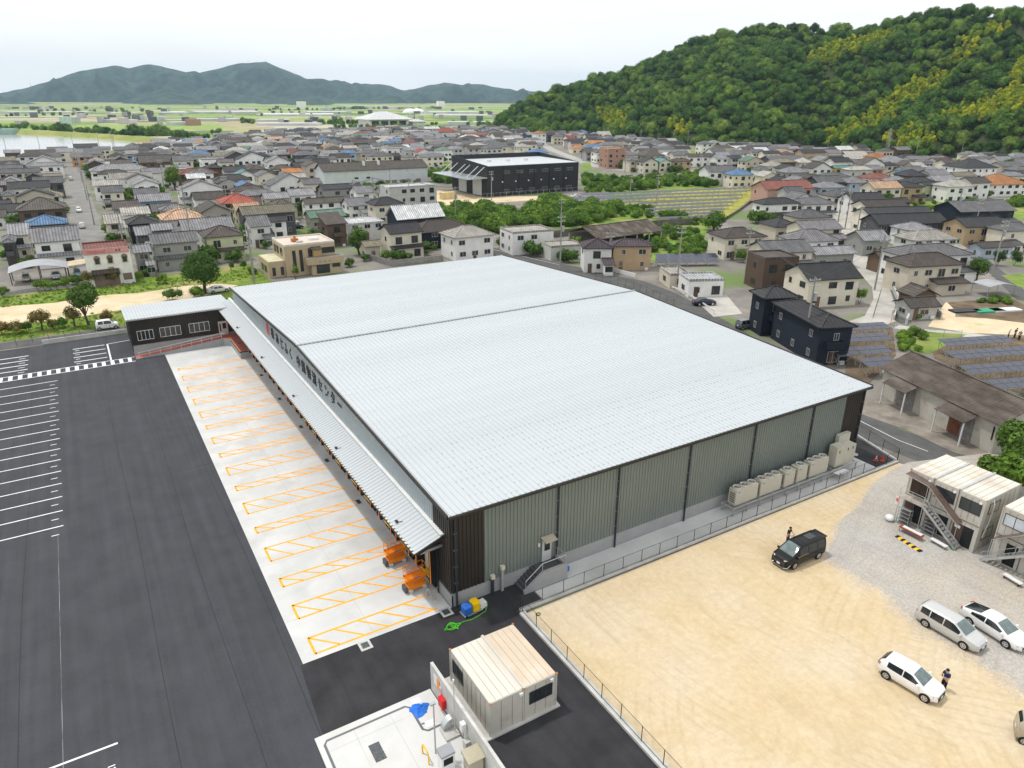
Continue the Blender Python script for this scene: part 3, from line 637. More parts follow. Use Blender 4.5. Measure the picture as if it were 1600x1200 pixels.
# tree belts along the levee and in the plain: distant wood that reads as one mass
def belt(reg, pts, width, step, smin, smax, zoff=0.0):
    out, sc = [], []
    for (a, c) in zip(pts[:-1], pts[1:]):
        p = W(*Q(reg, *a)); q = W(*Q(reg, *c)); L = (q - p).length; n = max(1, int(L / step))
        for i in range(n):
            r = p.lerp(q, (i + rg.random()) / n); d = Vector((r.x, r.y, 0)).normalized()
            out.append(r + d * rg.uniform(0, width) + Vector((rg.uniform(-2, 2), 0, zoff))); sc.append(rg.uniform(smin, smax))
    return out, sc
P, S = [], []
for args in [('A', [(-300, 560), (0, 572), (180, 570)], 40, 5, .7, 1.5), ('A', [(200, 572), (330, 578)], 20, 6, .6, 1.1), ('A', [(320, 585), (420, 590)], 30, 5, 1.0, 1.9),
             ('A', [(420, 588), (680, 600)], 25, 4, .6, 1.3), ('A', [(700, 608), (830, 612)], 30, 5, .7, 1.2), ('A', [(830, 610), (1130, 622)], 45, 4, 1.0, 1.9),
             ('A', [(1130, 625), (1290, 635)], 40, 5, .6, 1.2), ('A', [(1290, 600), (1400, 600)], 30, 7, .6, 1.1), ('A', [(1510, 530), (1600, 535)], 40, 6, .7, 1.4),
             ('B', [(80, 605), (380, 605)], 30, 4, .7, 1.2), ('B', [(400, 540), (700, 545)], 60, 5, .8, 1.5), ('B', [(480, 560), (960, 560)], 14, 6, .6, 1.0),
             ('B', [(1040, 585), (1200, 575)], 30, 6, .7, 1.2), ('B', [(1390, 560), (1460, 555)], 40, 5, .8, 1.4), ('B', [(1000, 545), (1500, 540)], 60, 12, .5, 1.0),
             ('A', [(0, 490), (560, 480)], 40, 16, .6, 1.2), ('B', [(0, 455), (900, 440)], 60, 22, .8, 1.6), ('A', [(200, 460), (900, 462)], 80, 18, .8, 1.6)]:
    a, s = belt(*args); P += a; S += s
instance_points('riverside_wood', P, S, [crown_mesh('grove_crown', 4.2, 6.5, LF_DARK, 10, 260, 1.0, 60 + i, zc=2.4, low=-0.5) for i in range(3)])

def poly_points(reg, poly, n):
    pts = [Q(reg, *p) for p in poly]; xs = [p[0] for p in pts]; ys = [p[1] for p in pts]; out = []
    wp = [W(*p) for p in pts]; x0, x1 = min(p.x for p in wp), max(p.x for p in wp); y0, y1 = min(p.y for p in wp), max(p.y for p in wp)
    k = 0
    while len(out) < n and k < n * 40:
        k += 1; x, y = rg.uniform(x0, x1), rg.uniform(y0, y1); c = False
        for i in range(len(wp)):
            a, d = wp[i], wp[i - 1]
            if (a.y > y) != (d.y > y) and x < (d.x - a.x) * (y - a.y) / (d.y - a.y) + a.x: c = not c
        if c: out.append(Vector((x, y, 0)))
    return out
# scrub: tangled weeds and bushes on vacant land
sc_src = [crown_mesh('scrub_clump', 1.7, 2.2, LF_SCRUB, 9, 480, 0.32, 80 + i, zc=0.7, low=0.0) for i in range(4)]
P, S = [], []
for reg, poly, n, a, bq in [('G', [(100, 150), (180, 80), (420, 90), (650, 130), (640, 170), (400, 215), (150, 215)], 130, 1.0, 2.3),
                            ('G', [(-20, 215), (60, 160), (160, 150), (180, 215)], 40, .8, 1.5),
                            ('G', [(640, 310), (960, 230), (1180, 260), (1200, 400), (1100, 420), (900, 430), (800, 330)], 90, .5, 1.2),
                            ('G', [(650, 110), (860, 95), (1200, 180), (1180, 230), (960, 170), (700, 165)], 70, .4, 1.2),
                            ('C', [(440, 960), (450, 880), (900, 880), (1000, 925), (600, 980)], 80, .8, 1.9), ('C', [(900, 920), (1000, 870), (1200, 850), (1400, 915), (1200, 930)], 90, .8, 2.0),
                            ('B', [(1070, 900), (1080, 830), (1215, 850), (1215, 910)], 35, 1.2, 2.2), ('B', [(640, 920), (1060, 900), (1060, 920), (660, 935)], 20, .5, .9),
                            ('F', [(1150, 250), (1190, 130), (1420, 110), (1600, 140), (1600, 215), (1500, 270), (1360, 235)], 130, .9, 2.2),
                            ('F', [(970, 120), (1000, 90), (1130, 95), (1160, 125)], 22, .9, 1.5),
                            ('H', [(830, 990), (830, 870), (900, 860), (1000, 930), (960, 1010)], 16, .3, .7), ('H', [(885, 800), (890, 770), (1020, 770), (1020, 800)], 14, .5, .9),
                            ('D', [(730, 800), (900, 780), (1230, 775), (1240, 800), (900, 815)], 60, .8, 1.6), ('D', [(880, 1060), (910, 1030), (1280, 1015), (1200, 1100)], 40, .3, .8),
                            ('D', [(1100, 1130), (1140, 1070), (1220, 1080), (1210, 1140)], 16, .8, 1.5), ('D', [(1450, 1060), (1560, 1000), (1640, 1000), (1640, 1060)], 25, .6, 1.5),
                            ('D', [(1180, 760), (1200, 740), (1640, 800), (1640, 830), (1440, 800)], 50, .8, 1.8), ('H', [(1280, 690), (1500, 670), (1510, 705), (1300, 690)], 16, .3, .6),
                            ('C', [(1100, 770), (1120, 745), (1280, 760), (1290, 790)], 20, .6, 1.2)]:
    for p in poly_points(reg, poly, n): P.append(p); S.append(rg.uniform(a, bq))
instance_points('scrub', P, S, sc_src)
# grass tufts along the lawn
tuft = [crown_mesh('grass_tuft', 0.45, 0.3, LF_LITE, 4, 60, 0.16, 95, zc=0.05, low=0.0, core=0)]
P, S = [], []
for i in range(1500):
    x, y = rg.uniform(-40, 33), rg.choice((rg.uniform(136.4, 147), rg.uniform(160, 169)))
    P.append(Vector((x, y, 0))); S.append(rg.uniform(.3, .9))
instance_points('lawn_tufts', P, S, tuft)

# --- single trees and shrubs
def limb(b, p, q, r0, r1, n=7):
    b.cyl(p, q, r0, r1, n)
def tree(label, loc, rx, hcrown, htrunk, m, seed, leaves=2200, leaf=0.34, lumps=22, cone=False, group=None, name='tree', core=0.6, rt=None, cat='tree'):
    t = thing(name, label, cat, loc, group=group)
    b = MB(); rg2 = random.Random(seed); r = rt or rx * 0.07
    top = Vector((rg2.uniform(-.1, .1) * rx, rg2.uniform(-.1, .1) * rx, htrunk))
    limb(b, (0, 0, -0.1), top * 0.6, r * 1.25, r, 9); limb(b, top * 0.6, top, r, r * 0.85, 9)
    for k in range(6):
        a = k * 1.05 + rg2.uniform(-.3, .3); q = top + Vector((math.cos(a) * rx * 0.5, math.sin(a) * rx * 0.5, hcrown * rg2.uniform(0.3, 0.6)))
        s = top * rg2.uniform(0.75, 1.0); limb(b, s, q, r * 0.55, r * 0.15, 6)
    limb(b, top, top + Vector((0, 0, hcrown * 0.7)), r * 0.8, r * 0.2, 7)
    b.build('trunk', BARK, t)
    me = crown_mesh('crown', rx, hcrown, m, lumps, leaves, leaf, seed, zc=htrunk + hcrown * 0.45, low=-0.55, core=core, lr=(0.26, 0.4), cone=cone)
    link('crown', me, None, t)
    return t
def shrub(label, loc, rx, h, m, seed, group=None, leaves=420, leaf=0.2, stem=0.35, cat='shrub'):
    t = thing('shrub', label, cat, loc, group=group)
    b = MB(); rg2 = random.Random(seed)
    for k in range(3):
        a = k * 2.1; b.cyl((0.05 * math.cos(a), 0.05 * math.sin(a), -0.05), (rx * .35 * math.cos(a), rx * .35 * math.sin(a), stem + h * .4), 0.05, 0.02, 6)
    b.build('stem', BARK, t)
    link('crown', crown_mesh('crown', rx, h, m, 10, leaves, leaf, seed, zc=stem + h * 0.5, low=-0.5, core=0.7, lr=(0.3, 0.45)), None, t)
    return t
Z1 = lambda x, y: W(x / 6.667, 350 + y / 6.667)
tree('dark green two-stemmed tree standing on the lawn in front of the sand strip', Z1(925, 1050), 2.7, 6.6, 1.8, LF_MID, 201, 3000, 0.34, 26, cone=False)
tree('large spreading tree at the end of the park beside the white saloon car', W(*Q('E', 1280, 475)), 4.6, 6.0, 2.2, LF_MID, 202, 4200, 0.36, 30)
tree('dense round green tree behind the beige office building', W(562, 398), 3.6, 5.2, 1.4, LF_MID, 203, 2200, 0.36, 22)
tree('bright yellow-green round tree among the houses near the long white building', W(274, 296), 4.4, 8.0, 1.5, LF_LITE, 204, 1500, 0.6, 18)
shrub('light green sapling in front of the beige office wall', W(462, 437), 1.0, 3.2, LF_LITE, 205, leaves=600)
for i, (x, y, rx, h, lab) in enumerate([(760, 895, 2.2, 5.5, 'dark conifer'), (790, 885, 2, 5, ''), (1160, 900, 2.4, 6, ''), (1190, 895, 2, 5, '')]):
    tree(['first', 'second', 'third', 'fourth'][i] + ' dark tree from the left in the garden row behind the street houses', W(*Q('A', x, y + 10)), rx, h, 0.8, LF_DARK, 210 + i, 500, 0.6, 10, cone=True, group='dark garden trees')
SH = [(35, 760, 1.5, 1.6, LF_LITE, 'bright green clipped bush at the left end of the park lane'), (400, 700, 1.2, 1.7, LF_LITE, 'leftmost bright bush of the row along the lane below the carport'),
      (470, 695, 1.1, 1.7, LF_LITE, 'second bright bush of the row along the lane below the carport'), (530, 690, 1.1, 1.6, LF_LITE, 'third bright bush of the row along the lane below the carport'),
      (600, 685, 1.1, 1.5, LF_LITE, 'fourth bright bush of the row along the lane below the carport'), (700, 670, 1.4, 1.9, LF_LITE, 'rightmost and largest bright bush of the row below the carport'),
      (1450, 595, 1.3, 1.5, LF_LITE, 'yellow-green ball bush at the lane edge right of the white shop'), (1020 * 1.6667, 372 * 1.6667 - 0, 1.6, 1.8, LF_LITE, 'bright ball bush in front of the grey tiled house')]
for i, (x, y, rx, h, m, lab) in enumerate(SH): shrub(lab, Z1(x, y), rx, h, m, 300 + i, 'bushes along the park lane')
for i, (x, y, rx, h, m, lab, tr) in enumerate([(960, 650, 2.2, 2.4, LF_RED, 'small round olive tree below the white shop, left of two', 1.2), (1185, 630, 2.0, 2.5, LF_RED, 'small round olive tree below the white shop, right of two', 1.1),
                                         (440, 1105, 1.9, 2.0, LF_RED, 'small umbrella-shaped tree on the lawn above the car park', 1.4), (780, 1070, 1.9, 1.7, LF_RED, 'flat-topped small tree between the umbrella tree and the dark tree', 1.5)]):
    tree(lab, Z1(x, y), rx, h, tr, m, 320 + i, 900, 0.24, 14)
for i, (x, y, rx, h, m, lab) in enumerate([(30, 1150, 1.7, 1.5, LF_RED, 'rusty red shrub at the lower left of the lawn'), (190, 1140, 1.6, 1.5, LF_RED, 'rusty red shrub left of the umbrella-shaped tree'), (290, 1135, 0.9, 1.5, LF_DARK, 'small dark shrub beside the umbrella-shaped tree'),
                                   (565, 1095, 1.3, 1.2, LF_RED, 'olive brown shrub left of the dark round shrub on the lawn'), (660, 1080, 1.2, 1.3, LF_DARK, 'dark round shrub in the middle of the lawn'), (1120, 1010, 1.5, 1.4, LF_RED, 'reddish shrub behind the white van on the lane')]):
    shrub(lab, Z1(x, y), rx, h, m, 340 + i, 'shrubs on the park lawn')
for i, (x, y, rx, h, m, lab) in enumerate([(1085, 515, 2.2, 1.7, LF_MID, 'dark clipped bush just above the annex roof'), (1225, 500, 2.4, 1.6, LF_LITE, 'light clipped bush below the large spreading tree'), (1445, 330, .9, 1.6, LF_MID, 'left garden pine by the wall of the green-walled house'), (1525, 320, .9, 1.6, LF_MID, 'right garden pine by the wall of the green-walled house')]):
    shrub(lab, W(*Q('E', x, y)), rx, h, m, 350 + i)
tree('leafy dark tree at the right edge beside the old corrugated shed', (82.0, 29.5, 0), 3.6, 5.0, 1.2, LF_MID, 230, 3600, 0.42, 24)
tree('bright broad-leaved tree behind the stacked site offices', (75.5, 28.6, 0), 2.4, 3.2, 1.0, LF_LITE, 231, 1600, 0.5, 16)
shrub('yellow-green shrub at the far right behind the site offices', (74.5, 24.2, 0), 1.8, 2.2, LF_LITE, 232, leaves=700, leaf=0.4)
tree('round tree in the garden of the large grey-beige house', W(*Q('H', 1300, 560)), 2.6, 3.6, 1.4, LF_MID, 233, 1400, 0.36, 16)
tree('bright green garden tree beside the cream house with the dark roof', W(*Q('H', 445, 435)), 2.8, 2.8, 1.0, LF_LITE, 234, 1300, 0.36, 16)
shrub('yellow-green conifer in front of the cream house with the dark roof', W(*Q('H', 570, 700)), 1.5, 3.2, LF_LITE, 235, leaves=800)
tree('round green tree right of the big pale school-like hall', W(*Q('D', 1475, 865)), 5.0, 7.0, 2.0, LF_MID, 236, 1100, 0.7, 16)
for i, (x, y) in enumerate([(1430, 460), (1535, 460)]): shrub(('left' if i == 0 else 'right') + ' dark shrub at the field edge by the blue hut', W(*Q('H', x, y)), 1.8, 3.2, LF_DARK, 237 + i, leaves=600, leaf=.3)
tree('small round tree by the street near the green-roofed house', W(*Q('B', 300, 1110)), 2.6, 4.2, 1.0, LF_MID, 240, 800, 0.5, 12)
tree('dark tree left of the cream house by the canal', W(*Q('G', 1260, 240)), 4.4, 4.4, 1.0, LF_DARK, 241, 1100, 0.6, 16)
shrub('round bush beside the cream house with the tiled roof', W(*Q('G', 1440, 440)), 2.0, 2.6, LF_MID, 242, leaves=700, leaf=.3)
shrub('large round bush on the weedy bank above the brown house', W(*Q('G', 1160, 415)), 1.8, 2.2, LF_LITE, 243, leaves=600, leaf=.3)
# =================================================================== the warehouse
WX0, WX1, WY0, WY1, WR, ZE, ZR = 19.6, 69.3, 41.14, 118.5, 79.8, 8.45, 10.15
ROOFM = mat('pale_steel_roof', (0.49, 0.525, 0.55), 0.48, metal=0.08, var=0.04, scale=0.15, dirt=(0.455, 0.49, 0.515), dscale=0.25, dmix=(0.45, 0.75))
CLAD_SHADE = mat('silver_cladding_shaded', (0.19, 0.22, 0.205), 0.5, metal=0.2, var=0.04, scale=0.3)  # silver sheet of the long wall, its shade put into a darker colour
CLAD_LIT = mat('silver_cladding_lit', (0.42, 0.47, 0.49), 0.4, metal=0.35, var=0.04, scale=0.3)  # the same silver sheet on the dock side, coloured as sunlit
DKCLAD = mat('dark_brown_cladding', (0.030, 0.026, 0.022), 0.45, var=0.12, scale=0.4)
PLINTH = mat('grey_plinth', (0.33, 0.34, 0.345), 0.8, var=0.06)
def corrugated(name, parent, p0, p1, z0, z1, m, pitch=0.33, depth=0.05, out=1.0):
    """trapezoid-profile sheet wall from p0 to p1, outward normal to the right of p0->p1; z1 a number or function of the distance"""
    p0 = Vector((*p0, 0)); p1 = Vector((*p1, 0)); d = p1 - p0; L = d.length; d.normalize(); nn = Vector((d.y, -d.x, 0)) * out
    prof = []; s = 0.0
    while s < L - 1e-6:
        for f, dp in ((0.0, 0), (0.12, 0), (0.2, 1), (0.66, 1), (0.74, 0)):
            q = s + f * pitch
            if q <= L: prof.append((q, dp * depth))
        s += pitch
    prof.append((L, 0)); b = MB(); ring0, ring1 = [], []
    for q, dp in prof:
        p = p0 + d * q + nn * dp; zt = z1(q) if callable(z1) else z1
        ring0.append((p.x, p.y, z0)); ring1.append((p.x, p.y, zt))
    b.loft([ring0, ring1], cap=False, closed=False); return b.build(name, m, parent)
wh = thing('distribution_warehouse', 'huge low distribution warehouse with pale ribbed metal roof and lettered dock-side wall', 'warehouse', (0, 0, 0))
# inner core so nothing shows through
b = MB(); b.prism([(WX0 + .1, WY0 + .1), (WX1 - .1, WY0 + .1), (WX1 - .1, WY1 - .1), (WX0 + .1, WY1 - .1)], 0, 8.3)
b.build('wall_core', PLINTH, wh)
b = MB(); b.box(WX0 - .02, WY0 - .02, 0, WX1 + .02, WY0 + .1, 1.3).box(WX1, WY0, 0, WX1 + .02, WY1, 1.3); b.build('plinth', PLINTH, wh)
bx = [WX0, 22.46, 29.33, 35.56, 43.81, 52.3, 60.83, 66.2, WX1]
for i, (a, c) in enumerate(zip(bx[:-1], bx[1:])):
    corrugated('wall_panel', wh, (a, WY0 - .03), (c, WY0 - .03), 1.3, ZE - .12, DKCLAD if i in (0, 7) else CLAD_SHADE)
zt = lambda y: ZE - .05 + (ZR - ZE) * (1 - abs(y - WR) / ((WR - WY0) if y < WR else (WY1 - WR)))
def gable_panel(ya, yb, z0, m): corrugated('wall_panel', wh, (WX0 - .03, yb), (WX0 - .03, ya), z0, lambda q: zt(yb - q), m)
gable_panel(WY0 - .03, 44.0, 1.3, DKCLAD); gable_panel(44.0, WR, 5.5, CLAD_LIT); gable_panel(WR, 116.6, 5.5, CLAD_LIT); gable_panel(116.6, WY1, 5.5, CLAD_LIT)
for ya, yb in ((44.0, WR), (WR, WY1)): corrugated('wall_panel', wh, (WX0 - .025, yb), (WX0 - .025, ya), 1.1, 5.5, DKCLAD)
BX('plinth', PLINTH, wh, WX0 - .05, WY0 - .02, 0, WX0 + .1, WY1, 1.1)
corrugated('wall_panel', wh, (WX1 + .03, WY0), (WX1 + .03, WY1), 1.3, ZE - .15, DKCLAD); corrugated('wall_panel', wh, (WX1, WY1 + .03), (WX0, WY1 + .03), 0, ZE - .12, CLAD_SHADE)
# roof sheets: every seam-to-seam sheet its own piece
RX0, RX1, EY0, EY1 = 19.25, 69.75, WY0 - .45, WY1 + .45
NR = 101; RP = (RX1 - RX0) / NR
def sheet_mesh(y0, z0, y1, z1):
    b = MB(); prof = [(0, 0), (RP * .33, 0), (RP * .40, .065), (RP * .56, .065), (RP * .63, 0), (RP, 0)]
    b.loft([[(x, y0, z0 + h) for x, h in prof], [(x, y1, z1 + h) for x, h in prof]], cap=False, closed=False)
    b.loft([[(x, y0, z0 - .05) for x, h in prof], [(x, y0, z0 + h) for x, h in prof]], cap=False, closed=False)
    me = bpy.data.meshes.new('roof_sheet'); me.from_pydata(b.v, [], b.f); me.materials.append(ROOFM); fix_up(me); return me
ms1 = sheet_mesh(EY0, ZE + .1, WR, ZR + .1); ms2 = sheet_mesh(EY1, ZE + .1, WR, ZR + .1)
for k in range(NR):
    for me in (ms1, ms2): link('roof_sheet', me, None, wh, (RX0 + k * RP, 0, 0))
b = MB(); b.prism([(RX0 + .05, EY0 + .05), (RX1 - .05, EY0 + .05), (RX1 - .05, WR), (RX0 + .05, WR)], [ZE - .1, ZE - .1, ZR - .1, ZR - .1], [ZE + .09, ZE + .09, ZR + .09, ZR + .09])
b.prism([(RX0 + .05, WR + .01), (RX1 - .05, WR + .01), (RX1 - .05, EY1 - .05), (RX0 + .05, EY1 - .05)], [ZR - .1, ZR - .1, ZE - .1, ZE - .1], [ZR + .09, ZR + .09, ZE + .09, ZE + .09])
b.build('roof_deck', BROWNM, wh)
RIDGEM = mat('blue_grey_flashing', (0.30, 0.35, 0.38), 0.5, metal=0.3)
b = MB(); b.prism([(RX0 - .05, WR - .16), (RX1 + .05, WR - .16), (RX1 + .05, WR + .16), (RX0 - .05, WR + .16)], ZR + .12, ZR + .22); b.build('ridge_cap', RIDGEM, wh)
for sgn in (0, 1):
    b = MB(); x = RX0 - .1 if sgn == 0 else RX1 - .04
    for ya, za, yb, zb in ((EY0, ZE, WR - .17, ZR), (WR + .17, ZR, EY1, ZE)): b.bar((x + .07, ya, za + .06), (x + .07, yb, zb + .06), .14, .3)
    b.build('verge_trim', BROWNM, wh)
b = MB(); b.box(RX0, EY0 - .14, ZE - .16, RX1, EY0 - .02, ZE + .03); b.box(RX0, EY0 - .01, ZE - .16, RX1, WY0 - .1, ZE - .12); b.build('gutter', BROWNM, wh)
BX('gutter', BROWNM, wh, RX0, EY1 + .02, ZE - .16, RX1, EY1 + .14, ZE + .03)
# roof clips and sheet laps (too small and many to be pieces)
b = MB(); rg3 = random.Random(5)
for k in range(NR):
    xr = RX0 + (k + .46) * RP
    for j in range(9):
        y = EY0 + .5 + j * 1.15; z = ZE + .1 + (ZR - ZE) * (y - EY0) / (WR - EY0) + .065
        if rg3.random() < .62 and k > 4: b.box(xr - .035, y - .05, z, xr + .035, y + .05, z + .025)
CLIP = mat('roof_clip', (0.40, 0.44, 0.48), 0.5, metal=0.4); o = b.build('roof_clip', CLIP, wh); o['kind'] = 'stuff'
b = MB()
for yl in (52.5, 53.7, 64.2, 65.4, 70.8, 72, 90.2, 103.5):
    za = ZE + .1 + (ZR - ZE) * (1 - abs(yl - WR) / (WR - EY0))
    for k in range(NR):
        if rg3.random() < .55: x = RX0 + k * RP; b.box(x + RP * .64, yl - .03, za + .001, x + RP * 1.25, yl + .03, za + .012)
o = b.build('sheet_lap', mat('sheet_lap', (0.56, 0.6, 0.63), 0.5, metal=0.3), wh); o['kind'] = 'stuff'
# downpipes
PIPE = mat('blue_black_pipe', (0.035, 0.04, 0.055), 0.4, var=0.1)
for x in (19.95, 29.33, 35.56, 43.81, 52.3, 60.83, 69.15):
    b = MB(); b.cyl((x, WY0 - .17, 0.05), (x, WY0 - .17, ZE - .1), .085, n=10)
    pp = b.build('downpipe', PIPE, wh)
    for z in (2.2, 3.7, 5.2, 6.7): b2 = MB(); b2.box(x - .12, WY0 - .19, z, x + .12, WY0 - .05, z + .05); b2.build('pipe_bracket', GALV, pp)
for y in (43.3, 56.6, 72.0, 88.0, 104.0): CY('downpipe', PIPE, wh, (WX0 - .15, y, .05), (WX0 - .15, y, 5.3), .06, n=8)
# canopy
CX0, CX1, CZ0, CZ1, CY0, CY1 = 17.15, 19.52, 5.28, 6.12, 42.1, 121.6
CN = 160; CP = (CY1 - CY0) / CN
b = MB(); prof = [(0, 0), (CP * .55, 0), (CP * .64, .05), (CP * .84, .05), (CP * .93, 0), (CP, 0)]
b.loft([[(CX0, y, CZ0 + h) for y, h in prof], [(CX1, y, CZ1 + h) for y, h in prof]], cap=False, closed=False)
cm = bpy.data.meshes.new('canopy_sheet'); cm.from_pydata(b.v, [], b.f); cm.materials.append(ROOFM); fix_up(cm)
for k in range(CN): link('canopy_sheet', cm, None, wh, (0, CY0 + k * CP, 0))
b = MB(); b.prism([(CX0 + .06, CY0 + .03), (CX1, CY0 + .03), (CX1, CY1 - .03), (CX0 + .06, CY1 - .03)], [CZ0 - .1, CZ1 - .1, CZ1 - .1, CZ0 - .1], [CZ0 - .005, CZ1 - .005, CZ1 - .005, CZ0 - .005]); b.build('canopy_deck', BROWNM, wh)
BX('canopy_gutter', BROWNM, wh, CX0 - .14, CY0, CZ0 - .2, CX0 - .01, CY1, CZ0 - .02)
b = MB()
for k in range(CN * 2):
    if k % 2 == 0: y = CY0 + k * CP / 2; b.box(CX0 - .13, y, CZ0 - .015, CX0 + .0, y + CP * .6, CZ0 + .03)
o = b.build('canopy_edge_clip', mat('edge_clip', (0.62, 0.6, 0.56), 0.5), wh); o['kind'] = 'stuff'
BX('canopy_flashing', WHITE, wh, CX1 - .28, CY0 - .02, CZ1 + .03, CX1 + .06, CY1 + .02, CZ1 + .13)
b = MB(); b.bar((CX0 + .02, CY0 - .06, CZ0 - .1), (CX1, CY0 - .06, CZ1 - .1), .1, .26); b.build('canopy_end_trim', BROWNM, wh)
b = MB(); b.bar((CX0 + .5, CY0 + .35, CZ0 - .35), (CX1, CY0 + .35, CZ0 - .25), .16, .22); b.build('canopy_beam', GALV, wh)
for y in (46.5, 61.5, 76.5, 91.5, 106.5):
    b = MB(); b.cbox((CX0 + .35, y, CZ0 + .3), (.22, .3, .1)).cyl((CX0 + .35, y, CZ0 + .1), (CX0 + .35, y, CZ0 + .3), .03, n=6).cyl((CX0 + .35, y, CZ0 + .2), (CX0 + .75, y - .3, CZ0 + .32), .02, n=6); b.build('canopy_floodlight', DARKM, wh)
# lettering: a company sign along the dock-side wall
INK = mat('sign_black', (0.012, 0.012, 0.014), 0.5); REDI = mat('sign_red', (0.75, 0.02, 0.02), 0.5)
for ch, y, z in [('株', 92.7, 8.0), ('あ', 90.3, 7.95), ('じ', 88.1, 7.9), ('ふ', 86.1, 7.9), ('く', 84.0, 7.9), ('中', 80.6, 7.85), ('国', 78.6, 7.85), ('物', 76.5, 7.85), ('流', 74.4, 7.85), ('セ', 72.2, 7.85), ('ン', 70.0, 7.85), ('タ', 67.9, 7.85), ('ー', 65.8, 7.85)]:
    text_mesh('sign_letter', ch, 1.6, INK, wh, (WX0 - .13, y, z), (R_(90), 0, R_(-90)), 0.012, 0.02)
b = MB(); ring_o, ring_i = [], []
for k in range(24):
    a = 2 * math.pi * k / 24; ring_o.append((WX0 - .13, 95.4 + .85 * math.cos(a), 8.0 + .85 * math.sin(a))); ring_i.append((WX0 - .13, 95.4 + .7 * math.cos(a), 8.0 + .7 * math.sin(a)))
b.loft([ring_o, ring_i], cap=False)
b.face((WX0 - .13, 95.75, 8.05), (WX0 - .13, 95.5, 8.75), (WX0 - .13, 95.1, 8.6), (WX0 - .13, 95.3, 8.0))
b.face((WX0 - .135, 95.95, 7.65), (WX0 - .135, 95.45, 8.0), (WX0 - .135, 95.1, 7.5), (WX0 - .135, 95.3, 7.4)); b.face((WX0 - .132, 95.1, 8.2), (WX0 - .132, 94.85, 7.6), (WX0 - .132, 94.75, 7.9), (WX0 - .132, 94.9, 8.3))
b.build('sign_emblem', REDI, wh)
# loading docks between the painted islands
DOCKO = mat('dock_orange', (0.85, 0.27, 0.02), 0.6); DOORM = mat('dock_door_panel', (0.45, 0.46, 0.45), 0.6)
INTER = mat('dock_interior', (0.50, 0.58, 0.50), 0.7)
gaps = [(ISLY[i][1] + ISLY[i + 1][0]) / 2 for i in range(len(ISLY) - 1)]
for i, y in enumerate(gaps):
    w = 1.45
    dd = MB(); dd.box(WX0 - .1, y - w + .25, 1.15, WX0 - .04, y + w - .25, 4.2)
    dp = dd.build('dock_door', INTER if i == len(gaps) - 1 else DOORM, wh)
    for s in (-1, 1):
        b = MB(); ya = y + s * w; b.box(WX0 - .75, min(ya, ya - s * .35), 1.05, WX0 - .07, max(ya, ya - s * .35), 4.5); b.build('dock_pad', BLACK, dp)
        BX('dock_pad_stripe', DOCKO, dp, WX0 - .79, min(ya, ya - s * .12), 1.05, WX0 - .752, max(ya, ya - s * .12), 4.5)
    BX('dock_pad', BLACK, dp, WX0 - .75, y - w + .36, 4.1, WX0 - .08, y + w - .36, 4.5)
    BX('dock_leveller', YELLOW, dp, WX0 - .5, y - .95, .95, WX0 - .1, y + .95, 1.08)
    BX('dock_bumper', BLACK, dp, WX0 - .3, y - 1.1, .35, WX0 - .1, y + 1.1, .9)
# side door, hood and steps on the long wall
dr = MB(); dr.box(27.85, WY0 - .16, 1.3, 28.75, WY0 - .09, 3.35); dob = dr.build('side_door', mat('door_grey', (0.48, 0.5, 0.5), 0.5), wh)
BX('door_pane', GLASS, dob, 28.05, WY0 - .175, 2.3, 28.6, WY0 - .165, 3.15)
BX('door_handle', GALV, dob, 28.62, WY0 - .2, 2.2, 28.68, WY0 - .165, 2.35)
b = MB(); b.prism([(27.7, WY0 - .85), (28.9, WY0 - .85), (28.9, WY0 - .09), (27.7, WY0 - .09)], [3.5, 3.5, 3.62, 3.62], [3.56, 3.56, 3.7, 3.7]); b.build('door_hood', mat('beige_hood', (0.42, 0.38, 0.30), 0.6), wh)
BX('wall_lamp', WHITE, wh, 27.45, WY0 - .2, 2.9, 27.6, WY0 - .09, 3.2)
STEPC = mat('dark_step', (0.075, 0.078, 0.085), 0.8, var=0.1)
b = MB(); b.box(26.95, 39.75, 0, 29.2, WY0 - .04, 1.25)
st = thing('entrance_steps', 'grey concrete entrance steps with landing and handrail at the side door', 'steps'); b.build('landing', STEPC, st)
for k in range(6): BX('step', STEPC, st, 26.95 - .28 * (6 - k), 39.75, 0, 26.95 - .28 * (5 - k), WY0 - .04, .2 * (k + 1) - .02)
b = MB(); b.loft([[(25.25, y, 0), (29.4, y, 0), (29.4, y, 1.5), (27.0, y, 1.5), (25.25, y, .3)] for y in (39.5, 39.74)]); o = b.build('side_wall', PLINTH, st); fixn(o.data)
BX('side_wall', PLINTH, st, 29.21, 39.74, 0, 29.4, WY0 - .03, 1.5)
b = MB(); b.tube([(25.4, 39.62, .3), (25.4, 39.62, 1.15), (27.0, 39.62, 2.3), (29.3, 39.62, 2.3), (29.3, 39.62, 1.5)], .03, 8); b.cyl((27, 39.62, 1.5), (27, 39.62, 2.3), .025, n=8); b.tube([(29.3, 39.62, 2.3), (29.3, 40.9, 2.3), (29.3, 40.9, 1.5)], .03, 8); b.build('handrail', GALV, st)
for x, h in ((23.1, 1.55), (24.0, 2.1)):
    b = MB(); b.box(x - .1, WY0 - .3, 0, x + .1, WY0 - .1, h); pp = b.build('service_duct', PIPE if h < 2 else PLINTH, wh)
    b = MB(); b.cbox((x, WY0 - .25, h + .15), (.32, .3, .34)); b.build('service_box', mat('cream_box', (0.6, 0.56, 0.45), 0.6), pp)

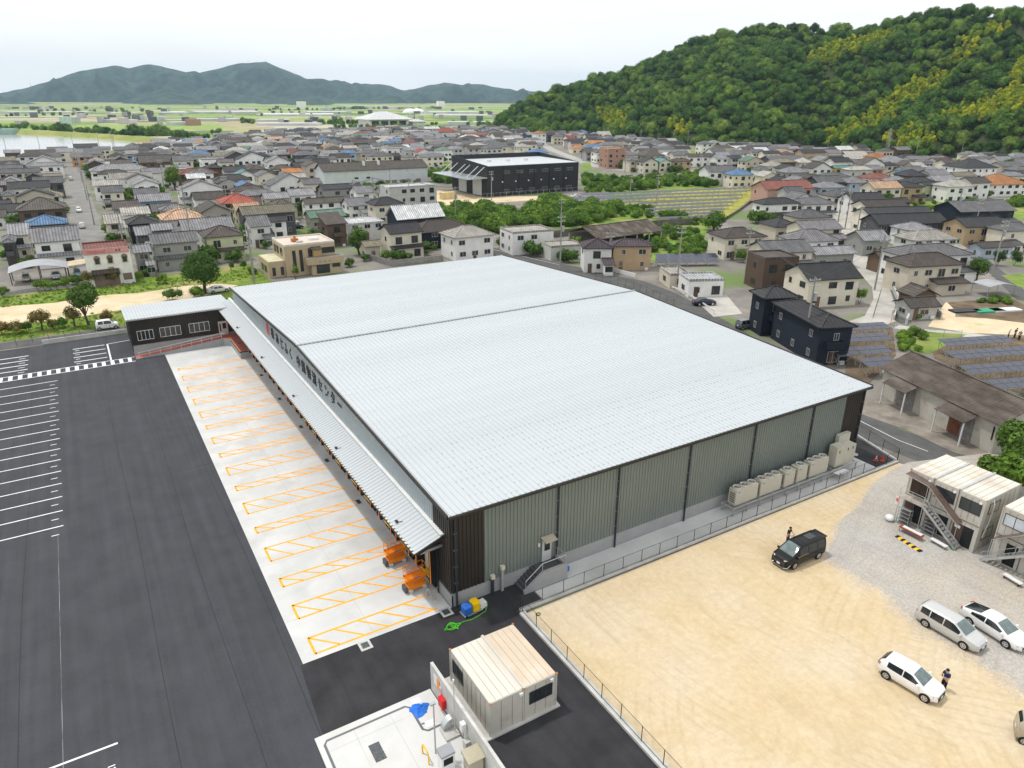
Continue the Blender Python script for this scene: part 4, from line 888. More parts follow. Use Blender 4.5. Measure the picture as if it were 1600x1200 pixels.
# =================================================================== office annex with its ramp
AX0, AX1, AY0, AY1 = 4.15, 19.2, 118.2, 127.8
an = thing('office_annex', 'long low dark-clad office annex with pale metal roof beside the dock ramp', 'office')
b = MB(); b.prism([(AX0 + .06, AY0 + .06), (AX1, AY0 + .06), (AX1, AY1 - .06), (AX0 + .06, AY1 - .06)], 0, [5.55, 5.55, 5.2, 5.2]); b.build('wall_core', PLINTH, an)
b = MB(); b.box(AX0, AY0, 0, AX1, AY0 + .05, 1.55).box(AX0, AY0 + .05, 0, AX0 + .05, AY1, .6); b.build('plinth', PLINTH, an)
corrugated('wall_panel', an, (AX0, AY0 - .02), (AX1, AY0 - .02), 1.55, 5.6, DKCLAD, .36)
corrugated('wall_panel', an, (AX0 - .02, AY1), (AX0 - .02, AY0), .6, lambda q: 5.22 + .35 * q / 9.6, DKCLAD, .36)
RNA = 34; RPA = (AX1 - AX0 + .4) / RNA
b = MB(); prof = [(0, 0), (RPA * .8, 0), (RPA * .86, .07), (RPA * .94, .07), (RPA, 0)]
b.loft([[(x, AY0 - .35, 5.72 + h) for x, h in prof], [(x, AY1 + .3, 5.33 + h) for x, h in prof]], cap=False, closed=False)
am = bpy.data.meshes.new('roof_sheet'); am.from_pydata(b.v, [], b.f); am.materials.append(ROOFM); fix_up(am)
for k in range(RNA): link('roof_sheet', am, None, an, (AX0 - .4 + k * RPA, 0, 0))
b = MB(); b.prism([(AX0 - .4, AY0 - .33), (AX1, AY0 - .33), (AX1, AY1 + .3), (AX0 - .4, AY1 + .3)], [5.5, 5.5, 5.15, 5.15], [5.715, 5.715, 5.325, 5.325]); b.build('roof_deck', GALV, an)
def sliding_window(parent, x0, x1, z0, z1, y, panes=4, frame=WHITE):
    b = MB(); t = .055
    b.box(x0, y - .1, z0, x1, y - .03, z0 + t).box(x0, y - .1, z1 - t, x1, y - .03, z1)
    for k in range(panes + 1): xx = x0 + (x1 - x0 - t) * k / panes; b.box(xx, y - .1, z0 + t, xx + t, y - .03, z1 - t)
    w = b.build('window', frame, parent)
    for k in range(panes):
        xa = x0 + (x1 - x0 - t) * k / panes + t; xb = x0 + (x1 - x0 - t) * (k + 1) / panes
        BX('pane', GLASS, w, xa, y - .07, z0 + t, xb, y - .04, z1 - t)
for x0, x1, z0, z1 in ((4.95, 7.2, 2.25, 3.75), (8.1, 11.1, 2.3, 3.8), (12.3, 15.3, 2.3, 3.8)): sliding_window(an, x0, x1, z0, z1, AY0 - .05)
b = MB(); b.box(16.6, AY0 - .3, 1.25, 18.0, AY0 - .08, 3.5); e = b.build('entrance_porch', mat('pink_beige_door', (0.55, 0.47, 0.43), 0.6), an)
BX('door_pane', GLASS, e, 17.2, AY0 - .33, 2.3, 17.75, AY0 - .31, 3.2)
BX('door_pane', GLASS, e, 16.75, AY0 - .33, 1.9, 16.95, AY0 - .31, 3.2)
RED = mat('red_ramp_floor', (0.40, 0.105, 0.075), 0.8, col2=(0.47, 0.16, 0.12), scale=1.5, dirt=(0.36, 0.14, 0.11), dscale=.8)
rp_ = thing('access_ramp', 'red-floored access ramp and loading platform with white handrail at the annex', 'ramp')
b = MB(); b.loft([[(4.15, y, 0.0), (16.7, y, 0.0), (16.7, y, 1.16), (4.15, y, .02)] for y in (116.25, 118.15)]); o = b.build('ramp_body', PLINTH, rp_); fixn(o.data)
b = MB(); b.loft([[(4.15, y, .024), (16.7, y, 1.165), (16.7, y, 1.18), (4.15, y, .036)] for y in (116.4, 118.13)]); o = b.build('ramp_floor', RED, rp_); fixn(o.data)
b = MB(); b.prism([(16.72, 116.3), (17.72, 115.2), (17.72, 108.4), (19.5, 108.4), (19.5, 118.1), (16.72, 118.1)], 0, 1.16); b.build('platform_body', PLINTH, rp_)
b = MB(); b.prism([(16.78, 116.4), (17.82, 115.25), (17.82, 108.5), (19.5, 108.5), (19.5, 118.1), (16.78, 118.1)], 1.165, 1.18); b.build('platform_floor', RED, rp_)
b = MB(); b.box(17.66, 108.34, 1.0, 17.71, 115.2, 1.13).box(17.66, 108.33, 1.0, 19.4, 108.39, 1.13); b.build('edge_bumper', BLACK, rp_)
BX('edge_stripe', ORANGE, rp_, 17.72, 108.42, 1.185, 17.8, 115.2, 1.2)
b = MB(); b.bar((4.5, 116.35, .9), (16.6, 116.35, 2.05), .05); b.bar((4.5, 116.35, .5), (16.6, 116.35, 1.62), .035); b.bar((16.6, 116.35, 2.05), (17.0, 116.1, 2.05), .05)
for k in range(9): x = 4.6 + k * 1.5; z = .02 + 1.14 * (x - 4.15) / 12.55; b.cyl((x, 116.35, z), (x, 116.35, z + .9), .025, n=6)
b.build('handrail', WHITE, rp_)
b = MB(); b.box(18.3, 112.3, 1.19, 18.6, 112.5, 1.3); tag(b.build('blue_cloth', mat('blue_cloth', (0.03, 0.12, 0.5), 0.8)), 'small blue cloth left on the red loading platform', 'cloth')

# yard wall and fence at the back of the car park
NET = bpy.data.materials.new('chain_link'); NET.use_nodes = True
n_, l_ = NET.node_tree.nodes, NET.node_tree.links; tb = n_.new('ShaderNodeBsdfTransparent'); mxs = n_.new('ShaderNodeMixShader'); mxs.inputs[0].default_value = 0.09
n_['Principled BSDF'].inputs['Base Color'].default_value = (0.05, 0.05, 0.05, 1); n_['Principled BSDF'].inputs['Roughness'].default_value = .6
l_.new(tb.outputs[0], mxs.inputs[1]); l_.new(n_['Principled BSDF'].outputs[0], mxs.inputs[2]); l_.new(mxs.outputs[0], n_['Material Output'].inputs['Surface'])
def fence(label, pts, h, z0, step=2.0, m=DARKM, rails=2, kerb=None, kw=.3, r=.028, net=True, cat='fence', name='chain_link_fence'):
    f = thing(name, label, cat, (pts[0][0], pts[0][1], 0)); o0 = Vector((pts[0][0], pts[0][1], 0))
    if kerb: strip('kerb', [(p[0] - o0.x, p[1] - o0.y) for p in pts], kw, 0.02, CONC, f, kerb)
    for a, c in zip(pts[:-1], pts[1:]):
        a = Vector((*a[:2], 0)) - o0; c = Vector((*c[:2], 0)) - o0; L = (c - a).length; n = max(1, round(L / step))
        for k in range(n + 1): p = a.lerp(c, k / n); CY('post', m, f, (p.x, p.y, z0), (p.x, p.y, z0 + h), r, n=6)
        for j in range(rails): z = z0 + (h - .03) * (1 if j == 0 else .08); CY('rail', m, f, (a.x, a.y, z), (c.x, c.y, z), r * .6, n=6)
        if net:
            for k in range(n): p, q = a.lerp(c, k / n), a.lerp(c, (k + 1) / n); b = MB(); b.face((p.x, p.y, z0 + .06), (q.x, q.y, z0 + .06), (q.x, q.y, z0 + h - .05), (p.x, p.y, z0 + h - .05)); b.build('net_panel', NET, f)
    return f
fence('dark chain-link fence on a concrete kerb between the warehouse and the dirt lot', [(72.4, 37.75), (23.9, 38.0)], 1.25, .2, 2.02, kerb=.2, kw=.34)
fence('dark chain-link fence running down the near edge of the dirt lot', [(23.9, 37.7), (23.85, 0)], 1.25, .2, 2.0, kerb=.2, kw=.5)
fence('short dark fence along the road behind the warehouse corner', [(72.6, 37.9), (74.6, 44.5), (76.5, 52.0)], 1.35, .2, 2.0, kerb=.2, kw=.3)
fence('dark fence on the far side of the warehouse beside the curved road', [W(*Q('G', 520, 545)), W(*Q('G', 760, 610)), W(*Q('G', 1010, 715))], 1.6, 0, 2.2)
fence('thin fence above the low white wall at the back of the car park', [(-40, 131.6), (4.0, 131.5)], 1.3, .4, 2.2, rails=1, net=False, r=.03)
b = MB(); b.box(-8, 131.3, 0, 4.1, 131.5, .7); tag(b.build('low_wall', CONC), 'low white concrete wall along the back of the car park', 'wall')

# =================================================================== heat pump units on their rack
ACM = mat('beige_unit', (0.52, 0.50, 0.42), 0.55, var=0.05); FANM = mat('fan_grey', (0.33, 0.33, 0.31), 0.5); LOUV = mat('louvre_dark', (0.12, 0.12, 0.11), 0.6)
rack = thing('equipment_rack', 'long galvanised steel rack carrying the outdoor heat pump units', 'rack')
for y in (39.15, 40.55): BX('beam', GALV, rack, 48.2, y - .06, .78, 67.3, y + .06, .92)
for k in range(11):
    x = 48.4 + k * 1.86
    for y in (39.15, 40.55): BX('leg', GALV, rack, x - .05, y - .05, .012, x + .05, y + .05, .78)
    BX('crossbar', GALV, rack, x - .05, 39.21, .8, x + .05, 40.49, .9)
def heatpump(x0, x1, nf, label):
    t = thing('heat_pump', label, 'heat pump', ((x0 + x1) / 2, 39.85, .925), group='heat pump units on the rack'); w = x1 - x0; h = 1.62
    BX('casing', ACM, t, -w / 2, -.45, 0, w / 2, .45, h)
    for k in range(nf):
        cx = -w / 2 + w * (k + .5) / nf
        b = MB(); ro, ri = [], []
        for zz, rr in ((h, .40), (h + .16, .42), (h + .16, .36), (h + .02, .34)): ro.append([(cx + rr * math.cos(2 * math.pi * q / 20), rr * math.sin(2 * math.pi * q / 20), zz) for q in range(20)])
        b.loft(ro, cap=False); f = b.build('fan_ring', mat('ring_pale', (.62, .6, .54), .5), t); CY('fan_ring_shade', LOUV, f, (cx, 0, h + .001), (cx, 0, h + .01), .35, n=18)  # flat dark disc painted as the shade inside the ring
        b = MB(); b.cyl((cx, 0, h + .01), (cx, 0, h + .1), .09, n=10)
        for q in range(4): a = q * math.pi / 2; b.face((cx + .08 * math.cos(a), .08 * math.sin(a), h + .05), (cx + .33 * math.cos(a), .33 * math.sin(a), h + .03), (cx + .33 * math.cos(a + .9), .33 * math.sin(a + .9), h + .08), (cx + .08 * math.cos(a + .6), .08 * math.sin(a + .6), h + .08))
        b.build('fan', FANM, f)
    for j in range(5): BX('louvre', LOUV, t, -w / 2 - .012, -.3, .25 + j * .22, -w / 2 - .002, .3, .37 + j * .22)
    BX('badge', mat('badge_blue', (0.1, 0.25, 0.5), .5), t, -w / 2 + .2, -.462, h - .3, -w / 2 + .5, -.452, h - .2)
    for q in range(nf + 1):
        xx = -w / 2 + .06 + q * (w - .12) / nf
        for zz in (.1, h - .12): BX('screw_plate', LOUV, t, xx - .025, -.458, zz, xx + .025, -.452, zz + .05)
for x0, x1, nf, lab in [(48.8, 51.8, 3, 'leftmost three-fan heat pump unit on the rack'), (52.2, 55.2, 3, 'second three-fan heat pump unit from the left on the rack'), (55.7, 57.2, 1, 'left one of the two slim single-fan heat pump units'), (57.6, 59.1, 1, 'right one of the two slim single-fan heat pump units'), (59.55, 62.4, 3, 'rightmost three-fan heat pump unit beside the electrical cabinets')]: heatpump(x0, x1, nf, lab)
cab = thing('electrical_cabinet', 'large beige electrical switch cabinet at the right end of the rack', 'cabinet', (0, 0, .925))
b = MB(); b.box(63.7, 39.45, 0, 65.1, 40.4, 2.3).box(65.12, 39.45, 0, 66.9, 40.4, 2.0); b.build('casing', ACM, cab)
BX('rear_casing', ACM, cab, 65.2, 40.45, 1.6, 67.1, 40.9, 2.9)
for x in (64.1, 65.5, 66.3): BX('handle', BLACK, cab, x, 39.43, 1.55, x + .12, 39.445, 1.85)
tb_ = thing('folding_table', 'small white folding work table in front of the electrical cabinets', 'table', (63.9, 38.72, .012))
BX('top', WHITE, tb_, -.9, -.3, .68, .9, .3, .72)
for sx in (-.8, .8):
    for sy in (-.25, .25): CY('leg', GALV, tb_, (sx, sy, 0), (sx * .9, sy, .68), .02, n=6)
def cone(loc, label, bands=True):
    t = thing('traffic_cone', label, 'cone', loc, group='red traffic cones'); rd = mat('cone_red', (0.8, 0.06, 0.03), 0.5)
    BX('base', rd, t, -.2, -.2, 0, .2, .2, .04)
    CY('body', rd, t, (0, 0, .04), (0, 0, .72), .15, .035, 14)
    if bands:
        for z in (.25, .45): r = .15 - .115 * z / .7 + .006; CY('band', WHITE, t, (0, 0, z), (0, 0, z + .1), r, r - .016, 14)
cone((70.7, 39.15, .005), 'red and white banded traffic cone, left of the pair behind the fence'); cone((71.3, 38.75, .005), 'plain red traffic cone, right of the pair behind the fence', False)
b = MB(); b.cyl((70.0, 41.3, .005), (70.0, 41.3, .03), .4, n=18); tag(b.build('manhole_cover', CONC), 'pale round manhole cover on the fresh asphalt by the warehouse corner', 'manhole cover')

# =================================================================== site office container (double, single storey)
CREAM = mat('container_cream', (0.52, 0.50, 0.45), 0.6, var=0.04, dirt=(0.40, 0.355, 0.29), dscale=.9, dmix=(0.55, 0.8)); CROOF = mat('container_roof', (0.62, 0.595, 0.53), 0.65, var=0.04, dirt=(0.45, 0.36, 0.26), dscale=.5, dmix=(0.5, 0.85), stretch=(1, .25, 1)); CROOF2 = mat('container_roof_stained', (0.58, 0.48, 0.37), 0.7, var=0.05, dirt=(0.60, 0.54, 0.45), dscale=.6)
RUST = mat('rust', (0.42, 0.17, 0.06), 0.9, var=0.3, scale=4)
def container_unit(parent, x0, x1, y0, y1, z0, h, rib, roofm=CROOF, roof=True, grooves='xy'):
    """one ribbed steel unit; rib = axis the roof ribs run along"""
    b = MB(); b.box(x0, y0, z0, x1, y1, z0 + h); w = b.build('shell', CREAM, parent)
    b = MB(); n = max(2, round((x1 - x0) / .78))
    for k in range(1, n): x = x0 + (x1 - x0) * k / n; b.box(x - .02, y0 - .012, z0 + .12, x + .02, y0 - .002, z0 + h - .15)
    n = max(2, round((y1 - y0) / .62))
    for k in range(1, n): y = y0 + (y1 - y0) * k / n; b.box(x0 - .012, y - .02, z0 + .12, x0 - .002, y + .02, z0 + h - .15)
    b.build('panel_joint', mat('panel_joint', (0.30, 0.27, 0.23), .7), w)
    if roof:
        if rib == 'y': n = 5; 
        else: n = max(3, round((y1 - y0) / .62))
        for k in range(n):
            b = MB()
            if rib == 'y': xa = x0 + (x1 - x0) * k / n; xb = x0 + (x1 - x0) * (k + 1) / n; b.box(xa + .02, y0 + .05, z0 + h, xb - .02, y1 - .05, z0 + h + .035)
            else: ya = y0 + (y1 - y0) * k / n; yb = y0 + (y1 - y0) * (k + 1) / n; b.box(x0 + .05, ya + .02, z0 + h, x1 - .05, yb - .02, z0 + h + .035)
            b.build('roof_panel', roofm, w)
    for x in (x0, x1):
        for y in (y0, y1): BX('corner_post', CREAM, w, x - .045, y - .045, z0 - .01, x + .045, y + .045, z0 + h + .05)
    return w
def wall_window(parent, axis, c0, c1, z0, z1, plane, panes=2, frame=DARKM, glass=GLASS, out=-1):
    b = MB(); t = .05; o = out * .035
    lo, hi = min(plane + out * .004, plane + o), max(plane + out * .004, plane + o)
    def bx_(a, c, za, zb, l, h): 
        if axis == 'x': b.box(a, l, za, c, h, zb)
        else: b.box(l, a, za, h, c, zb)
    bx_(c0, c1, z0, z0 + t, lo, hi); bx_(c0, c1, z1 - t, z1, lo, hi)
    for k in range(panes + 1): a = c0 + (c1 - c0 - t) * k / panes; bx_(a, a + t, z0 + t, z1 - t, lo, hi)
    w = b.build('window', frame, parent)
    lo2, hi2 = min(plane + out * .006, plane + out * .02), max(plane + out * .006, plane + out * .02)
    for k in range(panes): b = MB(); bx_(c0 + (c1 - c0 - t) * k / panes + t, c0 + (c1 - c0 - t) * (k + 1) / panes, z0 + t, z1 - t, lo2, hi2); b.build('pane', glass, w)
    return w
so = thing('site_office_container', 'double cream site-office container with ribbed roof on a concrete base near the tank yard', 'container')
BX('base_slab', CONC, so, 15.55, 28.75, .005, 21.25, 34.7, .12)
u1 = container_unit(so, 16.1, 18.5, 28.95, 34.35, .12, 2.6, 'y'); u2 = container_unit(so, 18.62, 21.0, 28.95, 34.35, .12, 2.6, 'y', CROOF2)
BX('roof_gutter', CREAM, so, 18.48, 28.9, 2.72, 18.64, 34.4, 2.83)
wall_window(u1, 'y', 32.5, 34.0, 1.15, 2.25, 16.1); wall_window(u2, 'x', 18.95, 20.7, 1.2, 2.2, 28.95)
for x, y in ((16.1, 28.95), (18.48, 28.95), (21.0, 28.95), (16.1, 34.35), (18.6, 34.35), (21.0, 34.35)): BX('corner_casting', RUST, so, x - .07, y - .07, 2.73, x + .07, y + .07, 2.79)
for x in (18.3, 20.6): BX('vent_hood', WHITE, so, x - .12, 28.82, 2.35, x + .12, 28.94, 2.55)
for x, z in ((16.5, 2.5), (17.0, .5), (18.4, 2.5)): BX('rust_spot', mat('ochre', (0.6, 0.38, 0.08), .8), so, x, 28.935, z, x + .08, 28.945, z + .06)
b = MB(); b.box(15.62, 30.3, .02, 15.72, 31.6, .07); tag(b.build('timber', mat('timber', (0.40, 0.24, 0.11), .8), rz=0), 'short timber batten lying beside the site office container', 'timber')

# =================================================================== fuel tank slab with its wall
sl = struct(MB().box(6.7, -5, .0, 14.55, 34.4, .1).build('tank_slab', mat('slab_concrete', (0.55, 0.555, 0.55), .8, col2=(0.62, 0.62, 0.61), scale=.3, dirt=(0.48, 0.47, 0.44), dscale=.3)))
strip('slab_joint', [(9.0, 33.7), (9.0, 10)], .025, .103, JOINT, sl); strip('slab_joint', [(11.4, 33.7), (11.4, 10)], .025, .103, JOINT, sl); strip('slab_joint', [(7.1, 33.0), (12.9, 33.0)], .02, .104, JOINT, sl)
DR = mat('drain_channel', (0.13, 0.14, 0.15), .5)
strip('drain_channel', [(7.1, 5), (7.1, 33.6), (7.3, 33.85), (12.5, 33.85), (12.75, 33.6), (12.75, 31.6), (13.0, 31.35), (14.3, 31.35)], .16, .106, DR, sl)
strip('drain_channel', [(12.85, 32.0), (13.15, 32.0)], .12, .107, DR, sl)
for xa, ya, xb, yb in ((9.35, 30.8, 10.03, 31.47), (9.35, 31.5, 10.03, 32.17)): BX('hatch_cover', GRATE, sl, xa, ya, .1, xb, yb, .12)
for x, y in ((13.3, 33.9), (13.35, 31.8)): BX('white_hatch', WHITE, sl, x - .3, y - .25, .1, x + .3, y + .25, .125)
gw = thing('blast_wall', 'tall pale concrete wall along the right side of the fuel tank slab', 'wall')
for k in range(9): b = MB(); ya = 34.35 - 2.05 * k; b.box(14.62, ya - 2.04, 0, 14.82, ya, 2.35); b.build('wall_section', CONC, gw)
b = MB(); b.box(14.57, 32.95, 1.2, 14.6, 33.25, 1.95); sg = b.build('warning_sign', mat('sign_orange', (0.9, 0.3, 0.02), .5)); tag(sg, 'orange warning notice fixed to the pale concrete wall', 'sign')
b = MB(); b.box(14.57, 33.3, 1.2, 14.6, 33.75, 1.95); tag(b.build('notice_board', WHITE), 'white notice board fixed to the concrete wall, left of the orange one', 'sign')
b = MB(); b.box(14.57, 32.7, .9, 14.6, 32.9, 1.6); nb = b.build('notice_strip', WHITE); tag(nb, 'narrow white notice with red writing on the concrete wall', 'sign')
b = MB(); b.box(14.565, 32.73, 1.0, 14.569, 32.77, 1.5).box(14.565, 32.82, 1.0, 14.569, 32.86, 1.5); b.build('red_writing', REDI, nb)
fb = thing('extinguisher_box', 'bright red fire extinguisher box on the concrete wall', 'fire box', (14.45, 32.3, .1)); BX('casing', mat('fire_red', (0.7, 0.02, 0.025), .4), fb, -.15, -.3, .35, .14, .3, 1.05)
BX('door_panel', mat('fire_red_dark', (0.5, 0.015, 0.02), .4), fb, -.162, -.2, .55, -.152, .2, .9)
lp = thing('lamp_post', 'slim dark grey lamp post with small floodlight on the tank slab', 'lamp post', (12.68, 29.6, .1))
CY('pole', GREYM, lp, (0, 0, 0), (0, 0, 3.9), .05, .045, 10); b = MB(); b.cbox((-.05, 0, 3.95), (.34, .2, .12)); b.build('lamp_head', GREYM, lp)
vp = thing('vent_pipe', 'thin galvanised vent pipe standing beside the tank filling box', 'pipe', (14.35, 30.3, .1))
CY('pipe', GALV, vp, (0, 0, 0), (0, 0, 4.2), .03, n=8); CY('cap', WHITE, vp, (0, 0, 4.2), (0, 0, 4.32), .06, n=8)
tf = thing('filling_box', 'stainless steel tank filling box with curved hood on a small plinth', 'filling box', (14.05, 30.7, .1))
b = MB(); b.prism([(-.45, -.75), (.5, -.75), (.5, .45), (-.3, .45), (-.45, .3)], 0, .15); b.build('plinth', CONC, tf)
b = MB(); rs = []
for y in (-.05, .4): rs.append([(-.3, y, .15), (.3, y, .15), (.3, y, .9)] + [(.3 - .6 * k / 6, y, .9 - .42 * (k / 6) ** 2) for k in range(1, 7)])
b.loft(rs); o = b.build('hood', GALV, tf); fixn(o.data)
gb = thing('guard_rail', 'yellow bent-tube guard rail on the tank slab', 'guard rail', (12.0, 29.55, .1)); b = MB(); b.tube([(0, .45, 0), (0, .45, .62), (0, .38, .75), (0, .3, .8), (0, -.3, .8), (0, -.38, .75), (0, -.45, .62), (0, -.45, 0)], .05, 10); b.build('tube', YELLOW, gb)
dp_ = thing('fuel_dispenser', 'white and grey fuel dispenser standing on the tank slab', 'fuel pump', (12.75, 28.25, .1))
BX('body', WHITE, dp_, -.42, -.3, 0, .42, .3, 1.35); b = MB(); b.prism([(-.45, -.33), (.45, -.33), (.45, .33), (-.45, .33)], 1.36, [1.5, 1.5, 1.62, 1.62]); b.build('top', mat('pump_top', (0.3, .31, .33), .5), dp_)
BX('display', BLACK, dp_, -.3, -.315, .7, .3, -.305, 1.2); BX('nozzle', mat('nozzle_green', (.02, .2, .1), .5), dp_, .425, -.1, .6, .47, .1, 1.0)
for i, (y, w, z, d) in enumerate(((29.3, .35, 1.5, .3), (28.85, .4, .5, .35))):
    e = thing('meter_box', ['tall slim white meter box', 'low grey meter box'][i] + ' fixed along the foot of the concrete wall', 'meter box', (14.42, y, .1)); BX('casing', WHITE if i == 0 else CONC, e, -d / 2, -w / 2, z - .35, d / 2, w / 2, z + .25); CY('conduit', GREYM, e, (0, 0, 0), (0, 0, z - .35), .04, n=8)
kb = thing('control_cabinet', 'beige roofed control cabinet at the bottom edge beside the concrete wall', 'cabinet', (14.05, 27.3, .1)); BX('body', mat('cabinet_beige', (.46, .42, .33), .6), kb, -.45, -.4, 0, .45, .4, 1.3); b = MB(); b.prism([(-.55, -.5), (.55, -.5), (.55, .5), (-.55, .5)], 1.31, [1.36, 1.36, 1.5, 1.5]); b.build('roof', mat('cabinet_roof', (.42, .38, .28), .6), kb)
# crumpled blue tarpaulin
TARP = mat('blue_tarpaulin', (0.02, 0.16, 0.62), 0.5, var=.15, scale=2)
b = MB(); n = 26; idx = []
outl = lambda a: .62 + .1 * math.sin(3 * a + 1) + .06 * math.sin(5 * a) + .04 * math.sin(11 * a)
rings = []
for j in range(9):
    f = j / 8; ring = []
    for k in range(n):
        a = 2 * math.pi * k / n; r = outl(a) * f * .98 + .001
        x, y = 13.2 + r * math.cos(a), 33.15 + r * .95 * math.sin(a)
        z = .11 + (.05 + .2 * abs(mnoise.noise(Vector((x * 3.2, y * 3.2, 1)))) + .1 * abs(mnoise.noise(Vector((x * 8, y * 8, 2))))) * (1 - f ** 3) + .008
        ring.append((x, y, z))
    rings.append(ring)
b.loft(rings, cap=False); o = b.build('tarpaulin', TARP); tag(o, 'crumpled bright blue tarpaulin lying on the tank slab', 'tarpaulin'); fix_up(o.data)

# =================================================================== small things by the near corner
def scissor_lift(loc, rz, label):
    t = thing('scissor_lift', label, 'scissor lift', loc, rz, 'orange scissor lifts'); OR = mat('lift_orange', (0.86, 0.25, 0.015), 0.45, var=.08, scale=2)
    BX('chassis', OR, t, -.82, -.34, .2, .82, .34, .62)
    BX('battery_box', mat('lift_grey', (.09, .1, .12), .6), t, -1.06, -.32, .12, -.83, .32, .62)
    for x in (-.6, .62):
        for y in (-.38, .38):
            b = MB(); b.cyl((x, y - .09 if y < 0 else y - .02, .19), (x, y + .02 if y < 0 else y + .09, .19), .19, n=16); wv = b.build('wheel', mat('pale_tyre', (.55, .55, .53), .7), t)
    for k in range(4):
        z = .64 + k * .12
        for y in (-.3, .3): b = MB(); b.bar((-.75, y, z), (.75, y, z + .1), .05, .06); b.build('scissor_arm', OR, t)
    BX('platform', OR, t, -.88, -.38, 1.14, .88, .38, 1.22)
    b = MB(); b.box(-.88, -.39, 1.222, .88, -.375, 1.38).box(-.88, .375, 1.222, .88, .39, 1.38); b.build('toe_board', OR, t)
    BX('lettering', mat('violet_print', (.2, .12, .35), .5), t, -.3, -.4, 1.24, .35, -.392, 1.34)
    b = MB()
    for z in (1.72, 2.2): b.tube([(-.86, -.37, z), (.86, -.37, z), (.86, .37, z), (-.86, .37, z), (-.86, -.37, z)], .022, 6)
    for x in (-.86, -.2, .3, .86):
        for y in (-.37, .37): b.cyl((x, y, 1.22), (x, y, 2.2), .022, n=6)
    b.tube([(-.2, -.37, 2.2), (.0, -.37, 1.95), (.05, -.37, 1.5)], .02, 6)
    b.build('guard_rail', OR, t)
    BX('control_box', BLACK, t, .72, -.25, 1.75, .84, .05, 2.1)
    return t
L4 = lambda x, y: W(580 + x / 8.575, 820 + y / 8.575)
scissor_lift((L4(290, 560) + L4(430, 520)) / 2 + Vector((0.0, .5, .009)), R_(3), 'orange scissor lift farther from the warehouse corner')
scissor_lift((L4(560, 920) + L4(700, 870)) / 2 + Vector((0.0, .5, .009)), R_(3), 'orange scissor lift nearest the warehouse corner and the open dock door')
ld = thing('step_ladder', 'small folding aluminium step ladder beside the nearest dock', 'ladder', L4(795, 1000) + Vector((0, 0, .009)), R_(20))
for s in (-1, 1):
    b = MB(); b.bar((-.22, s * .4, 0), (-.16, s * .12, 1.05), .04).bar((.22, s * .4, 0), (.16, s * .12, 1.05), .04)
    for k in range(4): f = .2 + k * .24; b.bar((-.21, s * (.4 - .28 * f), 1.05 * f), (.21, s * (.4 - .28 * f), 1.05 * f), .03)
    b.build('rail_pair', GALV, ld)
BX('top_step', GALV, ld, -.18, -.14, 1.05, .18, .14, 1.09)
pw = thing('pressure_washer', 'blue and yellow tank pressure washer set standing at the warehouse corner', 'washer', (20.55, 39.9, .005), R_(5))
BX('trolley', GALV, pw, -.75, -.42, .08, 1.15, .42, .14)
def rtank(x0, x1, h, m, nm):
    b = MB(); rs = []
    for z, k in ((.15, .9), (.2, 1), (h * .5, 1), (h - .08, .98), (h, .85)):
        cx = (x0 + x1) / 2; hw = (x1 - x0) / 2 * k; hd = .38 * k; q = .1
        rs.append([(cx - hw + q, -hd, z), (cx + hw - q, -hd, z), (cx + hw, -hd + q, z), (cx + hw, hd - q, z), (cx + hw - q, hd, z), (cx - hw + q, hd, z), (cx - hw, hd - q, z), (cx - hw, -hd + q, z)])
    b.loft(rs); o = b.build(nm, m, pw); CY('lid', m, o, ((x0 + x1) / 2, 0, h), ((x0 + x1) / 2, 0, h + .06), .12, n=12)
rtank(-.7, .0, .85, mat('tank_blue', (.03, .14, .5), .4), 'blue_tank'); rtank(.06, .72, .95, mat('tank_yellow', (.85, .55, .01), .4), 'yellow_tank')
BX('pump_case', WHITE, pw, .76, -.3, .15, 1.35, .3, .55)
for x in (-.6, 1.0):
    for y in (-.46, .42): CY('wheel', BLACK, pw, (x, y, .1), (x, y + .05, .1), .1, n=12)
hs = [];  
for k in range(56):
    t_ = k / 55; a = k * .45; hs.append((18.5 + .62 * math.cos(a) * (.55 + .45 * math.sin(k * .21)) + .35 * t_, 39.1 + .5 * math.sin(a) * (.6 + .4 * math.cos(k * .37)), .03 + .0015 * k))
hs += [(19.4, 39.2, .04), (20.2, 39.1, .03), (20.9, 39.2, .03), (21.6, 39.4, .04), (21.95, 39.7, .3), (21.7, 39.9, .5)]
b = MB(); b.tube(hs, .025, 6); tag(b.build('garden_hose', mat('hose_green', (.09, .55, .02), .4)), 'coiled bright green hose lying on the asphalt by the corner', 'hose')
b = MB(); b.tube([(24.9 + .2 * math.cos(k * .6), 37.0 + .14 * math.sin(k * .6), .03 + .002 * k) for k in range(32)], .02, 6); tag(b.build('hose_coil', mat('hose_dark_green', (.05, .16, .05), .5)), 'small dark green hose coil on the dirt inside the fence', 'hose')
bt = MB(); bt.prism([(0, 0), (.45, .05), (.5, .4), (.05, .45)], .02, [.55, .5, .3, .4]); o = bt.build('blue_bin', TARP, loc=(29.7, 40.2, 0)); tag(o, 'folded blue sheet beside the entrance steps', 'tarpaulin')
